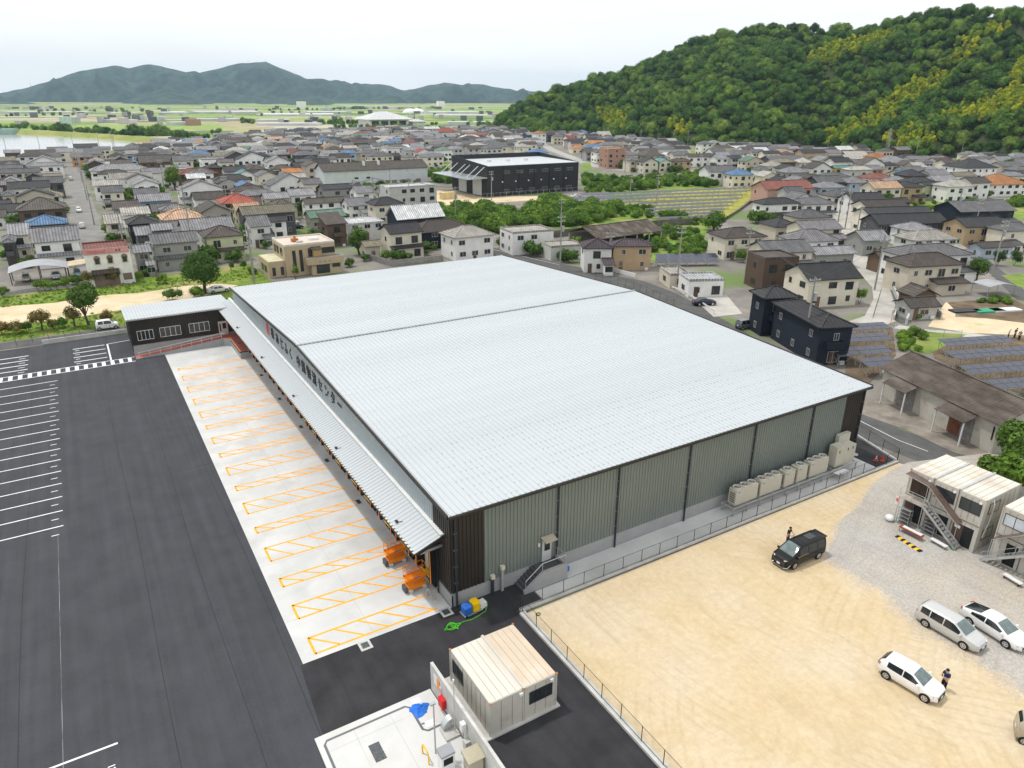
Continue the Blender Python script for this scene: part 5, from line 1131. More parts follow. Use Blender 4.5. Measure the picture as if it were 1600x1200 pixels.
# =================================================================== stacked site offices on the gravel
BRNR = mat('brown_translucent_roof', (.13, .09, .075), .35, var=.15, scale=1.5)
def stacked_office(label, x0, y0, n, side):
    t = thing('stacked_site_office', label, 'site office', (0, 0, .02)); w = 2.2; x1 = x0 + 5.75
    for lev in range(2):
        for k in range(n):
            ya = y0 + k * (w + .03)
            u = container_unit(t, x0, x1, ya, ya + w, lev * 2.62 + .02, 2.55, 'x', roof=(lev == 1))
            z = lev * 2.62
            if lev == 1:
                if side == 'A':
                    if k == n - 1:
                        wall_window(u, 'y', ya + .25, ya + 1.9, z + .25, z + 2.15, x0, 2, DARKM, mat('brown_glass', (.05, .03, .025), .2))
                    else: wall_window(u, 'y', ya + .2, ya + 2.0, z + .95, z + 2.1, x0, 2)
                else: wall_window(u, 'y', ya + .25, ya + 1.95, z + 1.0, z + 2.1, x0, 2, DARKM, mat('white_blind', (.55, .6, .66), .4))
                b = MB(); b.cbox((x0 - .06, ya + .35, z + 2.2), (.1, .22, .16)); b.build('vent_hood', WHITE, u)
            else:
                dk = mat('unlit_room_panel', (.018, .018, .02), .9)  # near-black panel on the wall, painted as the unlit room behind the opening
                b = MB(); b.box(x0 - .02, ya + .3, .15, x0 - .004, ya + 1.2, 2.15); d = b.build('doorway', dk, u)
                if side == 'A': b = MB(); b.box(x0 - .05, ya + 1.22, .15, x0 - .01, ya + 2.05, 2.15); d2 = b.build('sliding_door', mat('brown_door', (.10, .06, .045), .6), u)
                if k == 0: BX('notice', WHITE, u, x0 - .065, ya + 1.4, 1.7, x0 - .052, ya + 1.9, 2.0)
            if k == 0: wall_window(u, 'x', x0 + .9, x0 + 2.6, z + .95, z + 2.0, ya, 2, DARKM, mat('curtain', (.5, .47, .4), .7))
    for k in range(1, n): y = y0 + k * (w + .03) - .015; BX('roof_gutter', GALV, t, x0 - .03, y - .09, 5.22, x1 + .03, y + .09, 5.33)
    BX('floor_trim', mat('dark_trim', (.2, .18, .16), .6), t, x0 - .05, y0 - .05, 2.58, x0 - .01, y0 + n * (w + .03), 2.66)
    for x, y in ((x0, y0), (x0, y0 + n * 2.23), (x1, y0), (x1, y0 + n * 2.23)): BX('corner_casting', RUST, t, x - .06, y - .09, 5.2, x + .06, y + .03, 5.26)
    b = MB(); b.tube([(x0 + 1.2, y0 - .05, 5.0), (x0 + 1.0, y0 - .3, 4.7), (x0 + .8, y0 - .3, 3.0), (x0 + .4, y0 - .25, 1.6)], .04, 6); b.build('duct_hose', CREAM, t)
    return t
stacked_office('two-storey stack of six cream site-office units with covered outside stairs', 62.05, 24.25, 3, 'A')
stacked_office('second two-storey cream site-office stack cut off by the right edge', 62.5, 16.4, 3, 'B')
def outside_stair(label, x, ya, yb, z1, roof, land, gap=1.05):
    """stairs along y from the ground at ya up to z1 at yb, then a landing to y = land"""
    t = thing('outside_stairs', label, 'stairs', (0, 0, .02)); s = 1 if yb > ya else -1; n = 12
    for k in range(n):
        y = ya + (yb - ya) * (k + .5) / n; BX('tread', GALV, t, x - .8, y - .13, z1 * (k + 1) / n - .06, x, y + .13, z1 * (k + 1) / n - .02)
    for xx in (x - .84, x + .02): b = MB(); b.bar((xx, ya, .05), (xx, yb, z1), .05, .22); b.build('stringer', GALV, t)
    BX('landing', mat('landing_plate', (.42, .38, .33), .7), t, x - .9, min(yb, land), z1 - .08, x + .05, max(yb, land), z1)
    b = MB()
    for xx in (x - .88,):
        b.tube([(xx, ya, .9), (xx, yb, z1 + .95), (xx, land, z1 + .95)], .022, 6); b.tube([(xx, ya, .45), (xx, yb, z1 + .5), (xx, land, z1 + .5)], .016, 6)
        for f in (0, .33, .66, 1): b.cyl((xx, ya + (yb - ya) * f, z1 * f), (xx, ya + (yb - ya) * f, z1 * f + .92), .02, n=6)
        for f in (.5, 1): b.cyl((xx, yb + (land - yb) * f, z1), (xx, yb + (land - yb) * f, z1 + .95), .02, n=6)
    b.tube([(x - .88, land, z1 + .95), (x, land, z1 + .95)], .02, 6); b.build('handrail', GALV, t)
    for yy in (land, yb):
        CY('post', GALV, t, (x - .86, yy, 0), (x - .86, yy, z1 - .08), .03, n=6)
    if roof:
        b = MB(); b.loft([[(x - .75, y, z), (x + .1, y, z), (x + .1, y, z + .03), (x - .75, y, z + .03)] for y, z in ((ya + .4 * s, 2.35), (yb, z1 + 2.1), (land, z1 + 2.35))]); o = b.build('stair_roof', BRNR, t); fixn(o.data)
        b = MB()
        for xx in (x - .75, x + .1): b.tube([(xx, ya + .4 * s, 2.33), (xx, yb, z1 + 2.08), (xx, land, z1 + 2.33)], .025, 6)
        b.cyl((x - .75, ya + .4 * s, .3), (x - .75, ya + .4 * s, 2.35), .025, n=6); b.cyl((x - .75, yb, z1), (x - .75, yb, z1 + 2.1), .025, n=6); b.build('roof_frame', GALV, t)
    return t
outside_stair('covered galvanised stairs with brown roof on the front of the six-unit stack', 61.95, 25.2, 28.7, 2.62, True, 30.9)
outside_stair('galvanised stairs with dark cover in front of the right-hand site-office stack', 62.35, 23.3, 19.8, 2.62, True, 17.5)
# things below the stairs
def shelf(loc, label):
    t = thing('steel_shelf', label, 'shelf', loc, R_(0), 'grey steel shelves under the stairs'); 
    for k in range(5): BX('board', GREYM, t, -.25, -.55, .08 + k * .38, .25, .55, .11 + k * .38)
    for sx in (-.24, .24):
        for sy in (-.54, .54): BX('upright', GREYM, t, sx - .02, sy - .02, 0, sx + .02, sy + .02, 1.68)
shelf((61.2, 30.1, .02), 'grey steel shelf under the landing, left of the two'); shelf((61.55, 27.9, .02), 'grey steel shelf under the stairs, right of the two')
bn = thing('wash_trough', 'rusty red trough bench with white slab in front of the shelves', 'trough', (60.0, 28.6, .02))
BX('tray', mat('rust_red', (.28, .06, .03), .7), bn, -.28, -1.05, .42, .28, 1.05, .52); BX('slab', WHITE, bn, -.18, -.95, .525, .18, .8, .58)
for sx in (-.22, .22):
    for sy in (-.95, .95): CY('leg', mat('rust_red', (.28, .06, .03), .7), bn, (sx, sy, 0), (sx, sy, .42), .025, n=6)
hump = thing('speed_hump', 'black and yellow striped rubber hump lying on the gravel', 'speed hump', (58.6, 27.9, .02), R_(80))
rs = lambda x0, x1: [[(x, -.28, 0), (x, -.12, .07), (x, .12, .07), (x, .28, 0)] for x in (x0, x1)]
for k in range(9):
    b = MB(); b.loft(rs(-1.3 + k * .29, -1.3 + (k + 1) * .29 - .003)); o = b.build('rubber_block', YELLOW if k % 2 else BLACK, hump); fixn(o.data)
for i, (x, y, rz, lab) in enumerate([(60.6, 26.4, 85, 'white plastic bench beside the foot of the covered stairs'), (60.7, 20.3, 80, 'white low cart standing on the gravel in front of the right stack')]):
    t = thing('bench' if i == 0 else 'low_cart', lab, 'bench' if i == 0 else 'cart', (x, y, .02), R_(rz)); BX('top', WHITE, t, -.75, -.2, .28, .75, .2, .36)
    for sx in (-.6, .6):
        for sy in (-.14, .14): BX('leg', GREYM if i == 0 else BLACK, t, sx - .04, sy - .04, 0, sx + .04, sy + .04, .28)
b = MB(); b.cyl((61.2, 25.4, .02), (61.2, 25.4, .07), .25, n=12).cyl((61.2, 25.4, .07), (61.2, 25.35, .55), .06, .03, 8); tag(b.build('sign_base', mat('green_base', (.06, .22, .07), .6)), 'green round weighted stand at the foot of the covered stairs', 'stand')
wt = thing('water_tank', 'round white plastic bag tank beside the landing post', 'tank', (60.6, 31.1, .02)); b = MB(); sphere_rings(b, (0, 0, .32), .42, 14, 9, .75); b.build('body', WHITE, wt, True)
bs = MB(); bs.box(61.1, 30.85, 1.7, 61.14, 31.25, 2.5); o = bs.build('banner', WHITE); tag(o, 'small white banner with red print hanging under the landing', 'banner')
BX('banner_print', mat('banner_red', (.8, .12, .1), .6), o, 61.09, 30.95, 2.0, 61.099, 31.15, 2.35)

# =================================================================== old corrugated shed
ASB = mat('lichen_roof', (.062, .05, .041), .95, col2=(.12, .10, .085), scale=.8, dirt=(.19, .17, .15), dscale=.45, dmix=(.5, .75), bump=.4, bscale=5, stretch=(1, .35, 1))
SHW = mat('shed_wall', (.45, .43, .38), .9, col2=(.55, .53, .47), scale=.5, dirt=(.33, .27, .20), dscale=.9, dmix=(.58, .75))
sh = thing('old_shed', 'long old storage shed with lichen-brown corrugated roof and two porch roofs', 'shed', (83.0, 33.4, 0), R_(-17))
SL, SD = 18.2, 8.8
b = MB(); b.box(.3, .2, 0, SD - .3, SL - .2, 3.75); b.loft([[(.3, y, 3.75), (SD - .3, y, 3.75), (SD / 2, y, 5.6)] for y in (.2, SL - .2)]); o = b.build('wall', SHW, sh); fixn(o.data)
def corr_roof(nm, parent, x0, z0, x1, z1, y0, y1, m, pitch=.42, nsheet=1):
    for s in range(nsheet):
        ya = y0 + (y1 - y0) * s / nsheet; yb = y0 + (y1 - y0) * (s + 1) / nsheet - .02; n = max(4, int((yb - ya) / pitch)) * 2
        prof = [(ya + (yb - ya) * k / n, .05 if k % 2 else 0) for k in range(n + 1)]
        b = MB(); top = [[(x, y, z + h) for y, h in prof] for x, z in ((x0, z0), (x1, z1))]
        b.loft(top, cap=False, closed=False); b.loft([[(x, y, z + h - .06) for y, h in prof] for x, z in ((x0, z0), (x1, z1))], cap=False, closed=False)
        b.loft([[(x0, y, z0 + h - .06) for y, h in prof], [(x0, y, z0 + h) for y, h in prof]], cap=False, closed=False)
        b.build(nm, m, parent)
corr_roof('roof_sheet', sh, -.2, 3.78, SD / 2, 5.72, -.3, SL + .3, ASB, .5, 12); corr_roof('roof_sheet', sh, SD + .2, 3.78, SD / 2, 5.72, -.3, SL + .3, ASB, .5, 12)
b = MB(); b.bar((SD / 2, -.3, 5.78), (SD / 2, SL + .3, 5.78), .3, .1); b.build('ridge_cap', ASB, sh)
for y0, y1 in ((2.6, 6.9), (11.6, 15.6)):
    corr_roof('porch_roof', sh, -1.9, 2.95, .15, 3.72, y0, y1, ASB, .5, 2)
    b = MB(); b.box(.2, y0 + .5, 0, .29, y1 - .4, 2.9); d = b.build('door', mat('shed_door', (.27, .26, .25), .8, var=.2, scale=2), sh)
    BX('door_leaf', mat('rust_door', (.20, .08, .045), .8, var=.3) if y0 < 5 else MATS['shed_door'], d, .15, (y0 + y1) / 2, .05, .195, y1 - .45, 2.85)
    for yy in (y0 + .15, y1 - .15): BX('porch_post', WHITE, sh, -1.75, yy - .06, 0, -1.6, yy + .06, 2.95)
b = MB()
for z in (.9, 1.9, 2.9): 
    for k in range(36): y = .4 + k * .5; b.box(.28, y, z, .299, y + .05, z + .05)
o = b.build('wall_bolt', mat('bolt', (.25, .21, .17), .8), sh); o['kind'] = 'stuff'
BX('wall_sheet', mat('shed_sheet', (.47, .45, .40), .9, var=.06), sh, .285, .3, .0, .297, 2.2, 3.6)
BX('meter_pole', DARKM, sh, .2, .5, 1.6, .29, .65, 3.2)

# =================================================================== solar arrays
PV = mat('solar_panel', (.025, .03, .055), .25, var=.12, scale=.6, spec=.6); PVF = mat('panel_frame', (.38, .39, .42), .5, metal=.4)
def solar_row(label, p, d, L, depth, z0, z1, pw=1.65, group=None, posts=True, tiers=2):
    d = Vector((*d, 0)).normalized(); t = thing('solar_array', label, 'solar array', (p[0], p[1], 0), math.atan2(d.y, d.x), group)
    n = max(1, round(L / pw)); pw = L / n
    b = MB(); b.prism([(0, 0), (L, 0), (L, depth), (0, depth)], [z0 - .1, z0 - .1, z1 - .1, z1 - .1], [z0 - .03, z0 - .03, z1 - .03, z1 - .03]); b.build('frame', PVF, t)
    me = None
    for k in range(n):
        for j in range(tiers):
            ya, yb = depth * j / tiers + .04, depth * (j + 1) / tiers - .04; za, zb = z0 + (z1 - z0) * ya / depth, z0 + (z1 - z0) * yb / depth
            if k == 0: b = MB(); b.prism([(.04, ya), (pw - .04, ya), (pw - .04, yb), (.04, yb)], [za - .028, za - .028, zb - .028, zb - .028], [za + .01, za + .01, zb + .01, zb + .01]); o = b.build('panel', PV, t); me = me or []; me.append(o.data)
            else: link('panel', me[j], None, t, (k * pw, 0, 0))
    if posts:
        m = max(2, round(L / 2.6))
        for k in range(m + 1):
            x = .2 + (L - .4) * k / m; b = MB(); b.cyl((x, .4, 0), (x, .4, z0 - .1), .05, n=6); b.cyl((x, depth - .4, 0), (x, depth - .4, z1 - .12), .05, n=6); b.bar((x, .4, .2), (x, depth - .4, z1 - .3), .04); 
            if k < m: b.bar((x, .4, .2), (x + (L - .4) / m, .4, z0 - .15), .035)
            b.build('support', GALV, t)
    return t
dv = (.94, -.345)
ordn = ['farthest', 'second', 'third', 'nearest']
for k, (p, L) in enumerate([((111.2, 54.3), 12), ((106.4, 50.4), 16), ((102.0, 45.9), 18), ((97.8, 41.6), 18)]): solar_row(ordn[k] + ' row of the right-hand solar field behind the old shed', p, dv, L, 2.5, 1.9, 2.25, group='right-hand solar field')
for k, (p, L) in enumerate([((112.4, 64.2), 10), ((107.0, 60.6), 9), ((101.2, 56.8), 9), ((97.0, 53.2), 5)]): solar_row(ordn[k] + ' row of the small solar field left of the canal', (p[0] - dv[0] * L, p[1] - dv[1] * L), dv, L, 2.5, 1.9, 2.25, group='solar field by the canal')
for k in range(9):
    y = 990 + k * 19; xr = 1500 - k * 28; xl = 720 + k * 25 if k > 2 else 600
    a = W(*Q('C', xl, y + (0 if k < 3 else 8))); c = W(*Q('C', xr, y - 38 + k * 4)); solar_row(['first', 'second', 'third', 'fourth', 'fifth', 'sixth', 'seventh', 'eighth', 'ninth'][k] + ' row from the back of the solar field on the yellow meadow', a, (c.x - a.x, c.y - a.y), (c - a).length, 1.5, 1.1, 1.5, pw=6.0, group='solar field on the yellow meadow', tiers=1)
for k, (x0, x1, y) in enumerate([(440, 620, 1000), (330, 660, 1028)]):
    a = W(*Q('C', x0, y)); c = W(*Q('C', x1, y - 8)); solar_row(['back', 'front'][k] + ' solar row below the black factory fence', a, (c.x - a.x, c.y - a.y), (c - a).length, 2.6, 1.2, 1.8, pw=4, tiers=1)
for k, y in enumerate((440, 468)):
    a = W(*Q('G', 905, y)); c = W(*Q('G', 1290, y - 5)); solar_row(['back', 'front'][k] + ' solar row behind the white garages', a, (c.x - a.x, c.y - a.y), (c - a).length, 2.4, 1.0, 1.6, pw=3, tiers=1)

# =================================================================== vehicles
def lerp_tab(tab, x): return interp(tab, x)
TYRE = mat('tyre', (.015, .015, .016), .8); RIM = mat('alloy_rim', (.55, .56, .58), .35, metal=.7)
CGL = mat('car_glass', (.014, .02, .022), .06, var=.2, spec=.7); WSG = mat('windscreen_glass', (.13, .18, .18), .07, var=.25, scale=1.2, spec=.7)
HLM = mat('headlight', (.55, .58, .6), .15, spec=.7); TLM = mat('taillight', (.4, .01, .015), .25)
CARS = {
 'van': dict(L=5.0, W=1.85, wb=3.0, r=.35, belt=[(-2.5, 1.06), (2.5, 1.0)], top=[(-2.5, .95), (-2.47, 1.45), (-2.35, 1.85), (-2.1, 1.92), (0, 1.95), (.55, 1.90), (.85, 1.80), (1.75, 1.18), (1.95, 1.12), (2.3, 1.02), (2.45, .9), (2.5, .6)], wid=[(-2.5, .86), (-2.3, .97), (-1.5, 1), (1.6, 1), (2.2, .95), (2.42, .84), (2.5, .74)], ws=(.78, 1.72), rw=(-2.47, -2.32), sw=[(-2.15, -1.25), (-1.17, -.15), (-.07, .95)]),
 'hatch': dict(L=3.95, W=1.7, wb=2.55, r=.31, belt=[(-1.97, .98), (-1, .95), (1.97, .86)], top=[(-1.97, .75), (-1.94, 1.02), (-1.84, 1.22), (-1.58, 1.42), (-1.2, 1.47), (-.2, 1.49), (.2, 1.44), (1.02, .98), (1.2, .93), (1.7, .80), (1.9, .7), (1.97, .5)], wid=[(-1.97, .80), (-1.75, .93), (-1.1, 1), (1.2, 1), (1.65, .94), (1.88, .80), (1.97, .66)], ws=(.24, 1.0), rw=(-1.88, -1.62), sw=[(-1.35, -.35), (-.28, .72)]),
 'mpv': dict(L=4.65, W=1.7, wb=2.78, r=.32, belt=[(-2.3, 1.0), (2.3, .9)], top=[(-2.32, .85), (-2.28, 1.2), (-2.1, 1.5), (-1.85, 1.6), (0, 1.64), (.45, 1.58), (1.35, 1.05), (1.5, .99), (2.05, .86), (2.25, .74), (2.32, .5)], wid=[(-2.32, .82), (-2.1, .95), (-1.3, 1), (1.5, 1), (2.0, .93), (2.22, .8), (2.32, .68)], ws=(.5, 1.32), rw=(-2.27, -2.06), sw=[(-1.95, -1.3), (-1.22, -.3), (-.22, .95)]),
 'fastback': dict(L=4.58, W=1.76, wb=2.7, r=.32, belt=[(-2.29, 1.0), (-1, .95), (2.29, .84)], top=[(-2.29, .7), (-2.25, .95), (-2.1, 1.08), (-1.4, 1.26), (-.7, 1.42), (-.1, 1.47), (.3, 1.42), (1.25, .97), (1.4, .93), (2.0, .76), (2.2, .64), (2.29, .45)], wid=[(-2.29, .78), (-2.05, .93), (-1.2, 1), (1.4, 1), (1.95, .93), (2.2, .78), (2.29, .64)], ws=(.34, 1.23), rw=(-2.05, -.85), sw=[(-1.4, -.4), (-.32, .9)]),
 'kei': dict(L=3.4, W=1.48, wb=2.45, r=.28, belt=[(-1.7, .98), (1.7, .94)], top=[(-1.7, .9), (-1.67, 1.4), (-1.5, 1.62), (0, 1.66), (.5, 1.6), (1.05, 1.1), (1.15, 1.02), (1.5, .9), (1.65, .75), (1.7, .5)], wid=[(-1.7, .88), (-1.5, .98), (1.2, 1), (1.55, .92), (1.7, .76)], ws=(.55, 1.03), rw=(-1.66, -1.52), sw=[(-1.3, -.55), (-.45, .7)]),
 'sedan': dict(L=4.6, W=1.74, wb=2.7, r=.32, belt=[(-2.3, .95), (2.3, .86)], top=[(-2.3, .65), (-2.22, .92), (-1.6, 1.0), (-1.0, 1.33), (-.5, 1.42), (.2, 1.42), (1.05, .97), (1.2, .93), (2.0, .8), (2.22, .68), (2.3, .45)], wid=[(-2.3, .8), (-2.05, .94), (-1.2, 1), (1.4, 1), (2.0, .92), (2.3, .68)], ws=(.26, 1.02), rw=(-1.52, -1.02), sw=[(-1.0, -.3), (-.2, .7)]),
}
def car_mesh_parts(kind):
    S = CARS[kind]; L, Wd = S['L'], S['W'] / 2; zmax = max(z for _, z in S['top'])
    def sec(x):
        w = Wd * interp(S['wid'], x); zt_ = interp(S['top'], x); be = min(interp(S['belt'], x), zt_ - .02)
        t = max(0, min(1, (zt_ - be) / (zmax - 1.0))); we = w * (.96 - .20 * t); ze = be + (zt_ - be) * (.90 if t > .15 else .7)
        return w, zt_, be, we, ze
    xs = []; N = 40
    for k in range(N + 1): xs.append(-L / 2 + L * (.5 - .5 * math.cos(math.pi * k / N)))
    xs = sorted(set([round(x, 4) for x in xs] + [x for x, _ in S['top']]))
    rings = []
    for x in xs:
        w, zt_, be, we, ze = sec(x); zb = .2 if abs(x) < L / 2 - .25 else .26
        zb = min(zb, be - .1)
        half = [(.0, zb), (w * .86, zb), (w * .97, zb + (be - zb) * .2), (w, zb + (be - zb) * .55), (w * .965, be), (we, ze), (we * .82, ze + (zt_ - ze) * .62), (we * .4, ze + (zt_ - ze) * .95), (0, zt_)]
        ring = [(x, y, z) for y, z in half] + [(x, -y, z) for y, z in reversed(half[1:-1])]
        rings.append(ring)
    out = {}
    b = MB(); b.loft(rings); out['body'] = b
    def topz(x, u):
        w, zt_, be, we, ze = sec(x); a = abs(u)
        if a > .82: return ze + (zt_ - ze) * .62 * (1 - a) / .18
        if a > .4: return ze + (zt_ - ze) * (.62 + .33 * (.82 - a) / .42)
        return ze + (zt_ - ze) * (.95 + .05 * (.4 - a) / .4)
    def patch(x0, x1, sgn):
        b = MB(); n = 8; us = [-.88, -.7, -.4, 0, .4, .7, .88]; g = []
        for k in range(n + 1):
            x = x0 + (x1 - x0) * k / n; we = sec(x)[3]; g.append([(x + .012 * sgn, u * we * .97, topz(x, u) + .014) for u in us])
        b.loft(g, cap=False, closed=False); return b
    out['windscreen'] = patch(S['ws'][0], S['ws'][1], 1); out['rear_window'] = patch(S['rw'][0], S['rw'][1], -1)
    out['side'] = []
    for x0, x1 in S['sw']:
        for s in (1, -1):
            b = MB(); lo, hi = [], []
            for k in range(9):
                x = x0 + (x1 - x0) * k / 8; w, zt_, be, we, ze = sec(x); wb_ = w * .965
                zl, zh = be + .03, max(be + .035, ze - .05)
                f = lambda z: wb_ + (we - wb_) * (z - be) / max(.01, ze - be)
                lo.append((x, s * (f(zl) + .012), zl)); hi.append((x, s * (f(zh) + .012), zh))
            b.loft([lo, hi], cap=False, closed=False); out['side'].append(b)
    out['sec'] = sec
    return out
PAINTS = {}
def paint(nm, c, metal=.0, rough=.3): return mat('car_paint_' + nm, c, rough, metal=metal, var=.03, coat=.35, spec=.4)
PROTO = {}
def car(kind, pm, label, loc, rz, group=None, detail=True, extra=None):
    key = (kind, pm.name, detail)
    if key in PROTO and not extra:
        t = copy_tree(PROTO[key]); t.location = loc; t.rotation_euler = (0, 0, rz); t['label'] = label
        if group: t['group'] = group
        return t
    S = CARS[kind]; P = car_mesh_parts(kind); t = thing('parked_car', label, 'car', loc, rz, group); L, Wd = S['L'], S['W'] / 2; sec = P['sec']
    P['body'].build('body', pm, t, True)
    P['windscreen'].build('windscreen', WSG, t, True); P['rear_window'].build('rear_window', CGL, t, True)
    for s in P['side']: s.build('side_window', CGL, t, True)
    r = S['r']
    for x in (S['wb'] / 2, -S['wb'] / 2):
        for s in (1, -1):
            y = s * Wd
            CY('wheel_well_shade', BLACK, t, (x, y * .80, r + .01), (x, y * 1.004, r + .01), r * 1.14, n=22)  # black disc stands for the shade inside the wheel well
            b = MB(); b.cyl((x, y * .88, r), (x, y * 1.012, r), r, n=22); wl_ = b.build('wheel', TYRE, t)
            b = MB(); b.cyl((x, y * 1.0125, r), (x, y * 1.02, r), r * .66, n=18); rm = b.build('rim', RIM, wl_)
            if detail:
                for k in range(5): a = k * 1.2566; b = MB(); b.cbox((0, 0, 0), (.001, .001, .001)) if False else b.cyl((x + r * .38 * math.cos(a), y * 1.0205, r + r * .38 * math.sin(a)), (x + r * .38 * math.cos(a), y * 1.024, r + r * .38 * math.sin(a)), r * .13, n=8); b.build('rim_hole', BLACK, wl_)
    def lamp(nm, xa, za, ya, yb, h, m, sx, dx):
        for s in (1, -1):
            b = MB(); g = []
            for k in range(4):
                y = ya + (yb - ya) * k / 3; xx = xa - sx * dx * (k / 3) ** 1.6
                g.append([(xx, s * y * Wd, za - h / 2), (xx, s * y * Wd, za + h / 2 + .02 * k)])
            b.loft(g, cap=False, closed=False); g2 = [[(p[0] - sx * .1, p[1] * .99, p[2]) for p in q] for q in g]
            b.loft([[q[1] for q in g], [q[1] for q in g2]], cap=False, closed=False); b.build(nm, m, t)
    hz_ = interp(S['top'], L / 2 - .12) - .06
    lamp('headlight', L / 2 + .005, hz_, .52, .90, .10, HLM, 1, .26); lamp('taillight', -L / 2 - .005, .92, .62, .9, .16, TLM, -1, .12)
    BX('grille', BLACK, t, L / 2 - .02, -Wd * .55, .34, L / 2 + .012, Wd * .55, .50)
    BX('number_plate', WHITE, t, L / 2 + .013, -.165, .40, L / 2 + .02, .165, .56)
    BX('number_plate', WHITE, t, -L / 2 - .02, -.165, .62, -L / 2 - .005, .165, .78)
    xm = S['ws'][1] - .28; be = interp(S['belt'], xm)
    for s in (1, -1):
        b = MB(); b.cbox((xm, s * (Wd + .09), be + .1), (.12, .2, .14)); b.build('mirror', pm, t)
    if detail:
        for s in (1, -1):
            for x0, x1 in S['sw'][-2:]: BX('door_handle', pm, t, x0 + .1, s * Wd * 1.0 - .005, be - .14, x0 + .28, s * Wd * 1.0 + .02, be - .1)
    if extra: extra(t, S, Wd, L)
    else: PROTO[key] = t
    return t
def place_car(kind, pm, label, pf, pr, extra=None, group=None, z=.01):
    """pf / pr: pixels where the near-side front and rear wheels touch the ground"""
    S = CARS[kind]; f, r = W(*pf), W(*pr); d = (f - r); d.z = 0; d.normalize(); mid = (f + r) / 2
    s = Vector((-d.y, d.x, 0)); s = s if s.dot(mid) > 0 else -s
    c = mid + s * (S['W'] / 2 - .08); return car(kind, pm, label, (c.x, c.y, z), math.atan2(d.y, d.x), group, True, extra)
PW = paint('white', (.78, .78, .77)); PB = mat('car_paint_black', (.006, .006, .007), .3, var=.03, coat=.12, spec=.25); PS = paint('silver', (.52, .53, .53), .2, .4); PG = paint('grey', (.22, .24, .27), .4); PN = paint('navy', (.012, .018, .04)); PBE = paint('beige', (.42, .38, .30), .3); PR = paint('red', (.5, .03, .02)); PLB = paint('light_blue', (.33, .42, .52), .3)
CHROME = mat('chrome', (.6, .6, .62), .15, metal=.9)
def van_extra(t, S, Wd, L):
    BX('front_grille', BLACK, t, L / 2 - .05, -Wd * .78, .42, L / 2 + .02, Wd * .78, .88)
    b = MB(); 
    for j in range(4):
        for k in range(9): b.box(L / 2 + .021, -.6 + k * .14, .50 + j * .09, L / 2 + .03, -.54 + k * .14, .545 + j * .09)
    b.build('grille_chrome', mat('dark_chrome', (.2, .2, .21), .25, metal=.8), t)
    BX('number_plate', WHITE, t, L / 2 + .031, -.165, .42, L / 2 + .04, .165, .58)
    b = MB(); b.tube([(L / 2 - .35, -Wd * .98, .62), (L / 2 - .12, -Wd * .9, .34), (L / 2 + .02, -Wd * .6, .27), (L / 2 + .03, 0, .26), (L / 2 + .02, Wd * .6, .27), (L / 2 - .12, Wd * .9, .34), (L / 2 - .35, Wd * .98, .62)], .035, 6); b.build('bumper_trim', CHROME, t)
    for s in (1, -1):
        BX('sill_trim', CHROME, t, -1.0, s * Wd - .01, .26, 1.0, s * Wd + .015, .31); BX('belt_trim', CHROME, t, -.1, s * Wd * .96 - .01, 1.05, 1.3, s * Wd * .96 + .016, 1.075)
    BX('roof_panel', CGL, t, -1.5, -.35, 1.957, -.6, .35, 1.965)
    BX('rear_spoiler', PB, t, -2.62, -Wd * .7, 1.78, -2.3, Wd * .7, 1.83)
Zv = lambda x, y: (1180 + x / 11.43, 810 + y / 11.43)
place_car('van', PB, 'glossy black people carrier parked where the dirt meets the gravel', Zv(690, 905), Zv(1110, 720), van_extra)
Zh = lambda x, y: (1360 + x / 11.43, 1010 + y / 11.43)
def hatch_extra(t, S, Wd, L):
    BX('tailgate_trim', BLACK, t, -2.0, -.66, .78, -1.93, .66, 1.0)
    BX('lower_grille', BLACK, t, L / 2 - .03, -.5, .26, L / 2 + .015, .5, .6); BX('number_plate', WHITE, t, L / 2 + .021, -.165, .4, L / 2 + .03, .165, .56)
place_car('hatch', PW, 'white hatchback with black tailgate standing alone on the dirt', Zh(950, 985), Zh(265, 575), hatch_extra)
Zs = lambda x, y: (1420 + x / 8.89, 920 + y / 8.89)
place_car('mpv', PS, 'silver people carrier parked on the gravel beside the white fastback', Zs(735, 830), Zs(230, 530))
place_car('fastback', PW, 'white fastback saloon at the right edge beside the silver people carrier', Zs(1330, 815), Zs(830, 500))
k_ = W(1593, 1156); car('kei', PBE, 'beige boxy kei van cut off by the right edge of the picture', (k_.x + 1.0, k_.y - 1.0, .01), R_(-60))
Ze = lambda x, y: (x / 6.667, 350 + y / 6.667)
place_car('kei', PW, 'white kei hatchback parked on the lane left of the annex', Ze(1205, 1090), Ze(1045, 1110), z=.0)
place_car('sedan', PW, 'white saloon car parked under the large spreading tree', Q('E', 1425, 462), Q('E', 1325, 478), z=0)
def carpx(kind, pm, label, px, rzd, z=0): p = W(*px); return car(kind, pm, label, (p.x, p.y, z), R_(rzd), 'cars in the town', False)
